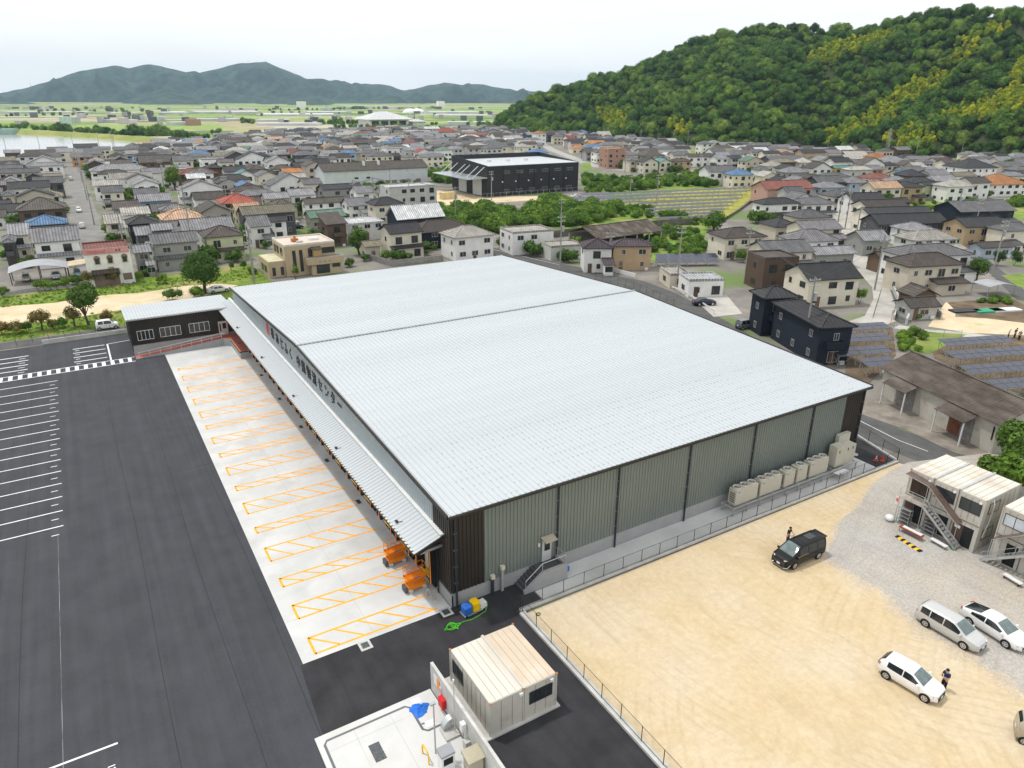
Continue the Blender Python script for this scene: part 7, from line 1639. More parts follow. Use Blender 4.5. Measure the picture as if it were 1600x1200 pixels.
b = MB(); b.box(fx, fy, 0, fx + FLn, fy + 13, 6.5); b.loft([[(x, fy, 6.5), (x, fy + 13, 6.5), (x, fy + 6.5, 9.2)] for x in (fx, fx + FLn)]); o = b.build('wall', mat('chalky_blue_wall', (.60, .64, .66), .8, var=.06, scale=.3, dirt=(.46, .43, .38), dscale=.35, dmix=(.6, .8)), fl); fixn(o.data)
o = roof_parts(fl, 'gable', fx - .6, fy - .6, fx + FLn + .6, fy + 13.6, 6.6, .42, roofm('lichen'))
for x in (13.5, 19): BX('window', GLASS, fl, fx + x, fy - .06, 2.8, fx + x + 1.8, fy - .003, 3.6)
for x in (24, 28, 31, 35, 38, 43): BX('stained_panel', mat('stained_panel', (.25, .19, .15), .9, var=.3), fl, fx + x, fy - .05, .2, fx + x + 2.4, fy - .003, 1.6)
for x in (19, 26): BX('chimney', WHITE, fl, fx + x, fy + 3, 8.0, fx + x + .9, fy + 4, 10.2)
OBBS.append(((fx + FLn / 2, fy + 6.5), FLn / 2 + 1, 7.5, 0))
w3 = H('B', 828, 935, 1130, 8.6, 9, 'flat', 'white', 'pale_grey', 'three-storey pale grey box building with flat white roof beside the black factory yard', storeys=3)
# the gymnasium hall and dome out in the plain
gy = thing('sports_hall', 'large white-roofed sports hall standing in the far fields', 'hall', (0, 0, 0)); a = W(*Q('B', 712, 550)); gx, gyy = a.x, a.y; GW, GD = 56, 44
BX('wall', wallm('white'), gy, gx, gyy, 0, gx + GW, gyy + GD, 8.3)
roof_parts(gy, 'hip', gx - 6, gyy - 6, gx + GW + 6, gyy + GD + 6, 8.6, .34, roofm('white'), cap=False)
for k in range(4): BX('window_band', GLASS, gy, gx + 3 + k * 13, gyy - .4, 1, gx + 13 + k * 13, gyy - .02, 6.5)
BX('wing', wallm('white'), gy, gx + GW + 8, gyy + 5, 0, gx + GW + 26, gyy + 26, 5); roof_parts(gy, 'hip', gx + GW + 6, gyy + 2, gx + GW + 29, gyy + 29, 5.2, .25, roofm('white'), cap=False)
dm = thing('air_dome', 'white twin-bubble dome building beyond the sports hall', 'dome', (0, 0, 0))
for x in (965, 1010): a = W(*Q('B', x, 466)); b = MB(); sphere_rings(b, (a.x, a.y, -2), 20, 20, 10, .62); b.build('shell', WHITE, dm, True)
# far greenhouses, packing sheds and villages: bands only a few pixels high
b = MB(); rgf = random.Random(31); b2 = MB(); b3 = MB()
def longbox(B, reg, x0, x1, y, h, d): 
    p, q = W(*Q(reg, x0, y)), W(*Q(reg, x1, y)); v = (q - p); L = v.length; v.normalize(); nn = Vector((-v.y, v.x, 0)); nn = nn if nn.dot(p) > 0 else -nn
    c = [p, q, q + nn * d, p + nn * d]; B.loft([[(k.x, k.y, 0) for k in c], [(k.x, k.y, h) for k in c]])
for reg, x0, x1, y, h, d in [('A', 0, 540, 470, 4, 60), ('A', 620, 780, 525, 4, 30), ('A', 720, 840, 527, 4, 20), ('A', 950, 1020, 512, 5, 20), ('A', 1040, 1170, 543, 4, 25), ('A', 1000, 1160, 475, 4, 120), ('A', 1150, 1600, 470, 4, 120), ('A', 1190, 1480, 515, 3, 30), ('B', 0, 200, 520, 3, 40), ('B', 0, 400, 545, 3, 30), ('B', 0, 480, 485, 3, 120), ('B', 300, 600, 470, 4, 80), ('B', 1200, 1480, 540, 4, 30), ('B', 1060, 1400, 470, 4, 80), ('B', 1130, 1500, 490, 3, 60), ('A', 1380, 1600, 445, 4, 40), ('B', 410, 480, 452, 8, 20), ('B', 520, 890, 435, 4, 60)]: longbox(b, reg, x0, x1, y, h, d)
struct(b.build('distant_greenhouses', mat('greenhouse_film', (.55, .57, .57), .5, var=.12, scale=.05)), 'stuff')
for i in range(150):
    reg = rgf.choice('AABB'); x = rgf.uniform(0, 1500); y = rgf.choice([rgf.uniform(436, 446), rgf.uniform(455, 500), rgf.uniform(500, 545)]); longbox(rgf.choice([b2, b3]), reg, x, x + rgf.uniform(6, 40), y, rgf.uniform(4, 9), rgf.uniform(10, 25))
struct(b2.build('distant_villages', mat('far_pale_walls', (.5, .5, .48), .9, var=.25, scale=.02)), 'stuff'); struct(b3.build('distant_villages', mat('far_dark_roofs', (.14, .14, .15), .9, var=.3, scale=.02)), 'stuff')
longbox(b4 := MB(), 'A', 1160, 1236, 545, 8, 18); tag(b4.build('brown_barn', wallm('brick')), 'brown barn-like block beside the white greenhouses in the far fields', 'barn')
longbox(b4 := MB(), 'A', 380, 425, 556, 12, 14); tag(b4.build('pale_hall', mat('pale_teal', (.5, .62, .6), .7)), 'small pale teal hall on the far side of the river', 'hall')
longbox(b4 := MB(), 'B', 258, 316, 443, 22, 25); tag(b4.build('hospital_block', wallm('white')), 'pale multi-storey block at the foot of the far mountain', 'building')
longbox(b4 := MB(), 'B', 1140, 1180, 425, 20, 25); tag(b4.build('hotel_block', wallm('white')), 'small white block on the far slope right of the dome', 'building')
longbox(b4 := MB(), 'A', -20, 80, 600, 5, 14); tag(b4.build('green_bridge', mat('bridge_green', (.3, .42, .38), .7)), 'pale green sluice building at the left end of the river', 'building')
for px, top in ((415, 92), (388, 94), (49, 129), (403, 95)):
    p = at_dist(px, 100, 5600); b = MB(); p = at_dist(px, interp([(0, 146), (49, 136), (388, 98), (415, 97), (500, 130)], px) + 2, 5600); tp = at_dist(px, top, 5600); b.cyl(p, (p.x, p.y, tp.z), 2.0, .6, 5); tag(b.build('radio_mast', GREYM), {415: 'tallest thin radio mast on the mountain summit', 388: 'left thin radio mast on the mountain summit', 49: 'thin mast on the low left shoulder of the mountains', 403: 'short thin mast between two others on the summit'}[px], 'mast')

# --- hand-placed houses (front eave, left end / right end in the photograph; size from the ground up) --------
H('E', 195, 160, 505, 5.9, 9.5, 'gable', 'silver', 'white', 'large traditional house with silver-grey tiled roofs behind the arched carport', skirt=1, pitch=.55)
H('E', 45, 115, 190, 5.6, 9, 'gable', 'silver', 'cream', 'silver-tiled traditional house left of the biggest tiled house', skirt=1, pitch=.5)
sp = H('E', 508, 215, 818, 7.4, 10, 'flat', 'red_brown', 'white', 'white two-storey shop with faded pink parapet and red-brown roof', windows=False)
H('E', 945, 170, 1245, 6.0, 8, 'gable', 'grey', 'grey', 'weathered grey two-storey house with grey tiled roofs right of the white shop', skirt=1)
H('E', 832, 222, 950, 5.0, 6, 'gable', 'silver', 'grey', 'narrow grey garage house attached left of the weathered grey house')
H('E', 1275, 128, 1530, 6.0, 9, 'hip', 'brown', 'green', 'pale green two-storey house with brown hip roofs behind the spreading tree', skirt=1)
H('E', 1140, 85, 1468, 5.8, 9, 'gable', 'silver', 'white', 'long silver-roofed white house behind the pale green one')
H('E', 845, 112, 955, 4.5, 7, 'gable', 'silver', 'dark_grey', 'dark low house with silver roof behind the weathered grey house'); H('E', 950, 92, 1090, 5.6, 8, 'gable', 'silver', 'dark_grey', 'dark two-storey house with silver roof up the lane')
H('E', 795, 45, 1000, 6, 9, 'hip', 'dark', 'black', 'black-walled house with dark blue-grey hip roof')
H('E', 0, 160, 45, 5.8, 9, 'hip', 'grey', 'dark_grey', 'dark grey house cut off by the left edge below the street')
H('E', 1560, 60, 1700, 5.5, 9, 'gable', 'grey', 'white', 'white gabled house behind the parked white saloon')
H('F', 0, 225, 212, 5.0, 9, 'gable', 'dark', 'white', 'white-walled house with black roof left of the beige office')
H('F', 435, 205, 575, 6.0, 8, 'shed', 'brown', 'brown', 'tall brown house with single-pitch roof behind the beige office', pitch=.5)
H('F', 575, 205, 812, 4.6, 11, 'flat', 'white', 'pale_grey', 'low pale flat-roofed building beside the single-pitch brown house')
H('F', 835, 265, 1050, 6.2, 8, 'gable', 'dark', 'cream', 'cream traditional house with dark tiled cross-gables by the stone wall', skirt=1)
H('F', 680, 345, 790, 3.2, 5, 'gable', 'olive', 'beige', 'small mossy-roofed outbuilding beside the cream traditional house')
H('F', 880, 175, 1185, 4.8, 9, 'gable', 'white', 'navy', 'navy house with broad white roof and skylights', pitch=.75)
H('F', 1010, 260, 1370, 4.4, 10, 'hip', 'brown', 'navy', 'dark house with brown hip roof and rooftop solar panel')
H('F', 1240, 290, 1500, 5.6, 9, 'hip', 'pale', 'white', 'white two-storey house with pale grey hip roof just behind the warehouse')
H('F', 740, 85, 932, 6.0, 8, 'hip', 'dark', 'cream', 'beige two-storey house with dark hip roof by the crossroads')
H('F', 580, 90, 735, 4.5, 9, 'gable', 'silver', 'white', 'open white garage house with silver roof behind the crossroads')
H('F', 305, 85, 578, 4.8, 8, 'gable', 'lichen', 'white', 'long low house with brown lichen roof and a row of white windows')
H('F', 95, 100, 268, 5.0, 9, 'hip', 'lichen', 'dirty', 'old dirty-walled storehouse with brown hip roof')
H('F', 335, 165, 565, 3.4, 7, 'gable', 'green', 'dirty', 'low house with green-grey roof in front of the long lichen-roofed one')
R1 = [('A', 105, 740, 318, 8.0, 11, 'hip', 'brown', 'white', 'white three-storey house with brown hip roof by the river'), ('A', 0, 765, 100, 4.2, 9, 'gable', 'olive', 'cream', 'cream low house at the left edge near the river'), ('A', 298, 742, 385, 5.6, 9, 'gable', 'grey', 'white', 'grey-gabled house right of the white three-storey one'), ('A', 440, 745, 578, 5.0, 9, 'gable', 'grey', 'orange', 'house with orange-brown walls near the river end of the street'), ('A', 535, 732, 655, 6.0, 9, 'hip', 'grey', 'beige', 'beige hip-roofed house next to the orange-brown walled one'),
 ('A', 560, 832, 932, 6.2, 11, 'hip', 'silver', 'white', 'long white two-storey building with silver hip roof and a row of windows'), ('A', 938, 828, 1190, 4.8, 11, 'flat', 'pale', 'cream', 'long low cream flat-roofed building right of the long white one'), ('A', 870, 778, 1070, 5.5, 14, 'gable', 'lichen', 'wood', 'wide dark wooden barn with lichen-brown roof'), ('A', 1082, 768, 1212, 6.0, 10, 'gable', 'grey', 'cream', 'cream house with grey gable roof right of the dark barn'), ('A', 1255, 758, 1375, 7.2, 9, 'flat', 'pale', 'white', 'white flat-roofed cube house among the tiled roofs'),
 ('A', 1298, 810, 1392, 6.0, 9, 'hip', 'dark', 'brown', 'brown-walled house with dark hip roof in front of the white cube house'), ('A', 1400, 835, 1550, 6.0, 9, 'gable', 'dark', 'cream', 'cream two-storey house with dark roof left of the teal-gabled house'), ('A', 1150, 915, 1318, 6.0, 8, 'hip', 'brown', 'tan', 'tan hip-roofed house right of the yellow-green tree'), ('A', 830, 918, 1000, 5.5, 10, 'gabley', 'silver', 'white', 'white gable-fronted house below the long white building'), ('A', 578, 922, 748, 5.6, 8, 'gable', 'pale', 'white', 'cream-roofed house at the bend of the left street'),
 ('A', 630, 966, 780, 5.6, 8, 'gable', 'grey', 'cream', 'grey-roofed cream house beside the left street, second from the bend'), ('A', 838, 980, 1003, 5.6, 8, 'gable', 'grey', 'white', 'white house with plain grey roof below the gable-fronted one'), ('A', 865, 1022, 1078, 5.6, 8, 'gable', 'silver', 'blue', 'pale blue house with silver roof in the block right of the left street'), ('A', 950, 1085, 1128, 3.4, 8, 'gable', 'grey', 'dark_grey', 'low dark house in front of the pale blue one'), ('A', 705, 1070, 882, 5.4, 8, 'gable', 'brown', 'grey', 'brown-roofed grey house in the block right of the left street'),
 ('A', 758, 1107, 945, 5.6, 8, 'gable', 'pale', 'white', 'white house with pale stone-coloured roof near the left street'), ('A', 650, 1160, 770, 5.0, 8, 'gable', 'pale', 'cream', 'small cream house at the near corner of the left street'), ('A', 1008, 1138, 1278, 6.2, 11, 'hip', 'peach', 'pale_grey', 'broad house with peach-coloured hip roof and pale grey walls'), ('A', 1250, 1092, 1455, 5.8, 12, 'gabley', 'lichen', 'dirty', 'old brown-gabled storehouse right of the peach-roofed house'), ('A', 1385, 1035, 1620, 5.2, 12, 'hip', 'red', 'cream', 'big house with bright red hip roof'), ('A', 1475, 1085, 1640, 4.4, 9, 'gable', 'peach', 'beige', 'low house with peach gable roof in front of the red-roofed one'),
 ('A', 1488, 928, 1610, 6.0, 9, 'gabley', 'blue', 'pink', 'pink gable-fronted house with blue roof'), ('A', 1475, 856, 1600, 6.0, 8, 'gabley', 'teal', 'white', 'white gable-fronted house with teal-edged roof'), ('A', 205, 910, 402, 5.8, 9, 'gable', 'grey', 'dark_grey', 'dark two-storey house with grey roof along the left side of the street'), ('A', 150, 872, 270, 4.6, 8, 'gabley', 'dark', 'dark_grey', 'small black-gabled house left of the street'), ('A', 165, 850, 390, 3.6, 8, 'flat', 'pale', 'beige', 'low beige flat-roofed row left of the street'), ('A', 120, 1002, 398, 4.6, 11, 'hip', 'olive', 'white', 'wide white house with olive-grey roof beside the street'), ('A', 95, 1080, 418, 6.0, 12, 'hip', 'lichen', 'brown', 'big brown house with sagging dark hip roof beside the street'),
 ('A', 0, 830, 150, 5.8, 9, 'gable', 'grey', 'cream', 'grey-roofed cream house at the left edge, farthest of three'), ('A', 0, 905, 140, 5.4, 9, 'gabley', 'silver', 'white', 'silver-gabled white house at the left edge, middle of three'), ('A', 0, 985, 95, 5.6, 9, 'hip', 'grey', 'beige', 'beige grey-roofed house at the left edge, nearest of three'),
 ('B', 65, 918, 248, 4.6, 9, 'hip', 'silver', 'white', 'low silver-roofed traditional house at the bend left of the long factory'), ('B', 55, 1005, 215, 5.4, 8, 'gable', 'silver', 'beige', 'silver-roofed house right of the red-roofed one'), ('B', 212, 985, 375, 5.6, 8, 'gable', 'silver', 'white', 'white house with two-step silver roof in front of the long factory'), ('B', 310, 800, 430, 6.5, 10, 'gabley', 'brown', 'beige', 'brown gabled house touching the long factory'), ('B', 480, 748, 600, 6.0, 9, 'gable', 'dark', 'cream', 'cream house with black roof behind the long factory'), ('B', 450, 696, 552, 6.0, 9, 'hip', 'brown', 'yellow', 'yellow-walled house behind the long factory'), ('B', 815, 690, 962, 7.0, 9, 'flat', 'pale', 'white', 'white flat-roofed apartment house behind the long factory'), ('B', 710, 738, 866, 6.0, 9, 'hip', 'grey', 'cream', 'cream hip-roofed house between the long factory and the white apartments'), ('B', 1010, 712, 1098, 6.0, 8, 'gabley', 'red', 'white', 'white house with small red roof left of the black factory'), ('B', 425, 678, 510, 5.6, 9, 'hip', 'orange', 'orange', 'house with bright orange roof in the far town'), ('B', 150, 655, 248, 5.4, 11, 'hip', 'orange', 'brown', 'house with rust-orange roof in the far left town'), ('B', 210, 720, 272, 5.0, 9, 'gable', 'red_brown', 'white', 'small house with dark red roof in the far left town'), ('B', 925, 675, 995, 5, 10, 'gable', 'red_brown', 'brown', 'house with dark red roof left of the white apartments'), ('B', 1145, 585, 1275, 7, 16, 'hip', 'red', 'beige', 'long red-roofed building at the far edge of town'), ('B', 400, 645, 470, 5.4, 9, 'gable', 'blue', 'white', 'far house with bright blue roof, left of three blue ones'), ('B', 800, 660, 866, 5.4, 9, 'gable', 'blue', 'white', 'far house with bright blue roof, middle of three blue ones'), ('B', 850, 645, 918, 5.4, 9, 'gable', 'blue', 'cream', 'far house with bright blue roof, right of three blue ones'), ('B', 1280, 640, 1355, 6, 9, 'hip', 'dark', 'cream', 'cream dark-roofed house above the black factory'), ('B', 1440, 690, 1545, 6.4, 9, 'hip', 'grey', 'pale_grey', 'pale grey two-storey house above the black factory roof'), ('B', 1330, 610, 1490, 6, 12, 'gable', 'red_brown', 'white', 'long brown-roofed building at the foot of the wooded hill'), ('B', 1495, 615, 1600, 7, 12, 'gable', 'brown', 'white', 'white long building beside the brown-roofed one at the hill foot')]
for r in R1: H(*r)
R2 = [('C', 155, 595, 218, 9.5, 12, 'hip', 'orange', 'white', 'tall white house with orange roof beside the far road', -10), ('C', 490, 662, 592, 5.6, 10, 'gable', 'yellow' if False else 'orange', 'yellow', 'yellow house with orange-yellow roof near the hill', -10), ('C', 602, 692, 718, 10.5, 12, 'flat', 'peach', 'brick', 'brick-coloured apartment block with stepped top near the far road', -12), ('C', 528, 712, 602, 6.2, 9, 'hip', 'grey', 'white', 'white hip-roofed house left of the brick apartment block', -12), ('C', 555, 682, 662, 7.5, 10, 'flat', 'pale', 'white', 'white flat-roofed block behind the brick apartment block', -12), ('C', 465, 700, 530, 5.6, 9, 'hip', 'brown', 'brown', 'brown house left of the white hip-roofed one', -12), ('C', 735, 765, 818, 5.8, 9, 'hip', 'grey', 'beige', 'beige house right of the brick apartment block', -12), ('C', 822, 775, 922, 5.6, 9, 'gabley', 'dark', 'cream', 'cream gable-fronted house with dark roof by the far road', -12), ('C', 922, 775, 1006, 5.4, 9, 'gabley', 'teal', 'cream', 'cream house with teal roof by the far road', -12), ('C', 1000, 772, 1130, 5.6, 10, 'hip', 'brown', 'tan', 'tan house with brown hip roof by the far road', -12), ('C', 825, 735, 965, 5.4, 14, 'hip', 'lichen', 'beige', 'wide brown-roofed house behind the cream gable-fronted one', -12), ('C', 825, 680, 925, 6, 11, 'hip', 'dark', 'wood', 'dark traditional house at the hill foot, left of two', -14), ('C', 930, 672, 1028, 5.5, 11, 'hip', 'lichen', 'wood', 'dark traditional house at the hill foot, right of two', -14), ('C', 1186, 660, 1262, 7.5, 9, 'hip', 'grey', 'white', 'white two-storey house on the rise at the hill foot', -15), ('C', 1255, 715, 1350, 5.6, 10, 'gable', 'grey', 'white', 'white grey-roofed house below the one on the rise', -15), ('C', 1220, 735, 1262, 5, 8, 'gable', 'dark', 'brown', 'small brown house left of the grey-roofed white one', -15), ('C', 1346, 728, 1452, 6, 10, 'hip', 'grey', 'cream', 'cream hip-roofed house right of the grey-roofed white one', -15), ('C', 1462, 770, 1585, 5.4, 9, 'gabley', 'green', 'beige', 'beige gable-fronted house with green-grey roof', -15), ('C', 1232, 835, 1412, 6.2, 10, 'gable', 'grey', 'white', 'white two-storey house with grey roof at the end of the meadow', -15), ('C', 1382, 855, 1520, 5.6, 9, 'hip', 'blue', 'cream', 'cream house with blue-grey roof at the end of the meadow', -15), ('C', 660, 640, 735, 5.6, 9, 'hip', 'dark', 'white', 'white dark-roofed house against the wooded hill', -10), ('C', 345, 625, 400, 6, 9, 'gable', 'red', 'white', 'house with red roof behind the orange-roofed tall one', -8), ('C', 375, 650, 455, 6, 10, 'flat', 'peach', 'peach' if False else 'pink', 'pinkish flat building beside the far road', -10), ('C', 125, 715, 235, 5.6, 10, 'hip', 'blue', 'cream', 'cream house with blue-grey roof just above the black factory', -5), ('C', 45, 680, 130, 6, 9, 'hip', 'pale', 'cream', 'cream pale-roofed house left of the blue-grey roofed one', -5),
 ('D', 55, 715, 170, 5, 10, 'hip', 'peach', 'white', 'white house with pinkish roof at the hill foot', -15), ('D', 20, 768, 265, 4.4, 12, 'gable', 'grey', 'dark_grey', 'long dark low building with grey roof below the hill', -12), ('D', 640, 752, 782, 5.4, 11, 'hip', 'orange', 'cream', 'cream house with orange roof and dormers below the graveyard', -18), ('D', 368, 712, 482, 5, 11, 'hip', 'dark', 'white', 'dark-roofed low house left of the graveyard', -15), ('D', 500, 740, 640, 4.5, 12, 'gable', 'pale', 'wood', 'low pale-roofed hall left of the orange-roofed house', -16), ('D', 1055, 752, 1155, 4.4, 10, 'hip', 'brown', 'pink', 'small pinkish house below the wood at the right', -18), ('D', 845, 752, 945, 4, 10, 'hip', 'purple', 'wood', 'low purple-roofed house at the wood edge', -18), ('D', 5, 800, 118, 6, 9, 'hip', 'pale', 'cream', 'cream two-storey house with pale roof above the pink apartments', -12), ('D', 122, 840, 268, 6, 9, 'hip', 'silver', 'grey', 'grey stepped house beside the cream one above the pink apartments', -12), ('D', 280, 815, 412, 5.6, 9, 'gabley', 'brown', 'white', 'white gable-fronted house with brown roof', -16), ('D', 420, 818, 552, 5.6, 9, 'gable', 'teal', 'yellow', 'yellow house with teal-green roof', -16), ('D', 585, 822, 732, 5.6, 9, 'gable', 'silver', 'orange', 'orange-walled house with silver roof right of the teal-roofed one', -16), ('D', 820, 855, 938, 4.4, 9, 'gable', 'blue', 'cream', 'cream house with bright blue roof', -18), ('D', 855, 832, 992, 5, 9, 'gable', 'grey', 'beige', 'grey-roofed house behind the bright blue roof', -18), ('D', 1008, 842, 1116, 4.6, 9, 'gable', 'dark', 'cream', 'cream dark-roofed house right of the bright blue roof', -18), ('D', 1238, 812, 1440, 8, 18, 'hip', 'dark', 'white', 'big pale hall with dark roof beside the round tree at the right', -20), ('D', 1402, 915, 1640, 4.8, 16, 'hip', 'orange', 'white', 'long white building with orange tiled hip roof at the right edge', -20),
 ('D', 1048, 892, 1192, 5.8, 9, 'gable', 'silver', 'white', 'white silver-roofed house in the dense right block, farthest', -19), ('D', 1275, 905, 1405, 6.2, 9, 'gable', 'brown', 'white', 'white house with dark brown roof left of the orange hip roof', -19), ('D', 1128, 928, 1306, 6, 9, 'hip', 'pale', 'white', 'white house with pale cream hip roof above the meadow', -19), ('D', 978, 928, 1150, 5.6, 9, 'gable', 'dark', 'green', 'pale green-white house with dark roof above the meadow', -19), ('D', 842, 932, 985, 6, 9, 'hip', 'dark', 'tan', 'brown-walled house with dark hip roof above the meadow', -19), ('D', 668, 938, 850, 6, 9, 'gable', 'peach', 'cream', 'cream house with peach roof left of the brown-walled one', -18), ('D', 330, 935, 500, 5.8, 9, 'hip', 'silver', 'weathered_blue', 'pale blue house with silver hip roof', -16), ('D', 510, 905, 642, 5.6, 9, 'hip', 'silver', 'weathered_blue', 'smaller pale blue house right of the first pale blue one', -17), ('D', 640, 878, 795, 5.4, 9, 'hip', 'red_brown', 'white', 'house with red-brown hip roof in the dense right block', -17), ('D', 382, 868, 522, 5.4, 9, 'hip', 'grey', 'white', 'grey hip-roofed house behind the pale blue ones', -16), ('D', 222, 890, 392, 5, 10, 'hip', 'brown', 'beige', 'brown-roofed house behind the pink apartments', -14), ('D', 0, 945, 292, 6, 11, 'gable', 'red_brown', 'pink', 'pink two-storey apartment block with red-brown roof', -13), ('D', 408, 990, 572, 5.8, 9, 'hip', 'grey', 'cream', 'cream house with grey hip roof right of the pink apartments', -17), ('D', 532, 1018, 748, 5.6, 9, 'gable', 'dark', 'white', 'white gable-ended house with dark roof near the concrete street', -19), ('D', 622, 1060, 888, 5.4, 9, 'gable', 'brown', 'cream', 'cream house with brown roof near the concrete street', -19), ('D', 895, 905, 1070, 5.6, 9, 'hip', 'dark', 'grey', 'dark-roofed grey house between the brown-walled and silver-roofed ones', -19), ('D', 780, 895, 900, 5.2, 8, 'hip', 'silver', 'white', 'silver-roofed white house above the peach-roofed one', -18),
 ('D', 1205, 1085, 1560, 5.6, 12, 'gable', 'grey', 'navy', 'large blue-black house with dark roof on the meadow', -20), ('H', 198, 165, 405, 4.0, 9, 'hip', 'grey', 'beige', 'small grey hip-roofed house below the pink apartments', -16), ('H', 52, 220, 205, 3.6, 9, 'hip', 'dark', 'beige', 'low dark-roofed house at the edge of the yellow meadow', -14), ('H', 225, 240, 480, 4.6, 9, 'gable', 'patchy', 'cream', 'house with patchy multicoloured tiled roof', -18), ('H', 185, 315, 462, 5.2, 9, 'hip', 'patchy', 'white', 'white traditional house with patchy grey tiled roofs', -18), ('H', -10, 385, 300, 5.2, 9, 'gable', 'grey', 'cream', 'long grey-roofed cream house behind the brown modern one', -18), ('H', 300, 395, 560, 3.4, 8, 'gable', 'silver', 'grey', 'low grey-tiled house beside the concrete street', -18), ('H', 640, 150, 1052, 5.4, 9, 'gable', 'dark', 'cream', 'long dark-roofed cream house right of the concrete street', -20), ('H', 695, 205, 1135, 5.0, 9, 'gable', 'dark', 'dark_grey', 'long charcoal house with dark roof in front of the long cream one', -20), ('H', 870, 240, 1050, 4.6, 8, 'hip', 'silver', 'white', 'traditional house with pale silver tiles behind the larger pale one', -20), ('H', 910, 305, 1205, 4.4, 8, 'hip', 'pale', 'white', 'broad traditional house with almost white tiled roof', -20), ('H', 600, 305, 775, 4.0, 8, 'gable', 'silver', 'grey', 'low silver-tiled house right of the concrete street', -20), ('H', 1240, 220, 1505, 5.6, 9, 'gable', 'dark', 'tan', 'tan two-storey house with dark gable roof by the field', -20), ('H', 1495, 245, 1700, 5.6, 9, 'hip', 'grey', 'cream', 'cream house with grey roof at the right edge by the field', -20), ('H', 1340, 350, 1555, 2.8, 5, 'gable', 'lichen', 'weathered_blue', 'pale blue hut with rusty roof in the field', -20),
 ('H', 872, 410, 1295, 5.8, 9, 'hip', 'grey', 'white', 'wide white house with large grey hip roof', -18), ('H', 888, 470, 1240, 5.8, 9, 'hip', 'brown', 'beige', 'grey-beige two-storey house with brown hip roof by the canal', -18), ('H', 712, 435, 888, 3.2, 6, 'gable', 'brown', 'wood', 'wooden open-fronted hut with brown roof above the canal', -20), ('H', 912, 655, 1082, 2.6, 5, 'gabley', 'lichen', 'wood', 'small weathered shed with gable roof by the canal, upper of two', -20), ('H', 892, 725, 1092, 2.4, 5, 'gable', 'lichen', 'pale_grey', 'long weathered shed by the canal, lower of two', -20), ('H', -20, 420, 210, 6.8, 8, 'flat', 'brown', 'brown', 'dark brown modern cube house with a white panel', -20), ('H', 258, 555, 600, 5.4, 9, 'gable', 'dark', 'cream', 'cream house with steep dark roof and striped awning', -18),
 ('H', 325, 852, 565, 6.0, 14.5, 'hip', 'dark', 'navy', 'navy apartment house with dark hip roof, nearer of the pair', -22), ('H', -30, 705, 205, 6.6, 12, 'hip', 'dark', 'navy', 'navy apartment house with dark hip roof, farther of the pair', -22),
 ('G', 0, 258, 270, 5.6, 9, 'flat', 'pale', 'white', 'white two-storey office with outside steel stair behind the warehouse', -8), ('G', 240, 345, 456, 3.4, 7, 'flat', 'pale', 'pale_grey', 'low grey steel storehouse beside the white office', -12), ('G', 442, 352, 640, 5.6, 8, 'hip', 'purple', 'white', 'white house with purple-brown hip roof by the curved road', -30), ('G', 622, 378, 898, 5.6, 8, 'hip', 'purple', 'tan', 'tan house with purple-brown hip roof and long balcony by the curved road', -30), ('G', 985, 520, 1130, 2.9, 8, 'flat', 'pale', 'beige', 'small beige garage left of the white steel garage', -25), ('G', 1102, 555, 1340, 3.4, 8, 'flat', 'white', 'white', 'white steel double garage below the solar rows', -25), ('G', 1332, 290, 1600, 5.4, 9, 'hip', 'brown', 'cream', 'cream two-storey house with brown hip roof by the canal', -16)]
for r in R2: H(*r[:10], rz=r[10])
barn = thing('open_barn', 'wide open-sided barn with lichen-brown corrugated roof', 'barn', tuple(W(*Q('G', 540, 298), 3.3).xy) + (0,), R_(4))
corr_b = MB(); roof_parts(barn, 'gable', 0, 0, 24, 13, 3.4, .34, ASB); 
for k in range(6):
    for y in (.6, 12.4): BX('post', CONC, barn, .5 + k * 4.55, y - .12, 0, .75 + k * 4.55, y + .12, 3.3)
BX('back_wall', wallm('dirty'), barn, .6, 12.2, 0, 23.4, 12.3, 3.1); BX('front_wall', wallm('pale_grey'), barn, 6, .5, 0, 23.4, .58, 1.3)
OBBS.append(((barn.location.x + 12, barn.location.y + 6.5), 12, 6.5, R_(4)))
# shop front details
swd = sp; S_w = max(v.co.x for c in sp.children if c.name.startswith('roof') for v in c.data.vertices)
b = MB(); b.box(.2, .1, 6.6, S_w - .2, .29, 7.75); pr_ = b.build('sign_parapet', mat('faded_pink', (.52, .26, .25), .7, var=.12, scale=.7), sp)
text_mesh('shop_lettering', 'National', .95, mat('faded_red', (.45, .12, .16), .8, var=.2, scale=3), sp, (S_w * .30, .085, 7.15), (R_(90), 0, 0), .02, .004)
for k, m in enumerate((BROWNM, BROWNM, WHITE, WHITE, WHITE)): BX('shop_lettering', m if k < 2 else mat('faded_rose', (.62, .44, .42), .8), sp, S_w * .70 + k * .55, .082, 7.0, S_w * .70 + k * .55 + .3, .098, 7.3)
BX('roof_deck', roofm('red_brown'), sp, .6, .6, 7.25, S_w - .6, 9.3, 7.3)
for f in (.28, .55, .86):
    x = S_w * f; b = MB(); b.box(x - .6, .22, 4.4, x + .6, .29, 6.1); fr = b.build('window', mat('beige_surround', (.5, .44, .34), .7), sp); BX('pane', GLASS, fr, x - .4, .16, 4.6, x + .4, .215, 5.7); CY('arch', mat('brown_arch', (.2, .13, .1), .7), fr, (x, .2, 5.7), (x, .28, 5.7), .58, n=18)
b = MB(); b.prism([(S_w * .12, -1.0), (S_w * .7, -1.0), (S_w * .7, .29), (S_w * .12, .29)], [2.7, 2.7, 3.3, 3.3], [2.8, 2.8, 3.42, 3.42]); b.build('awning', roofm('brown'), sp)
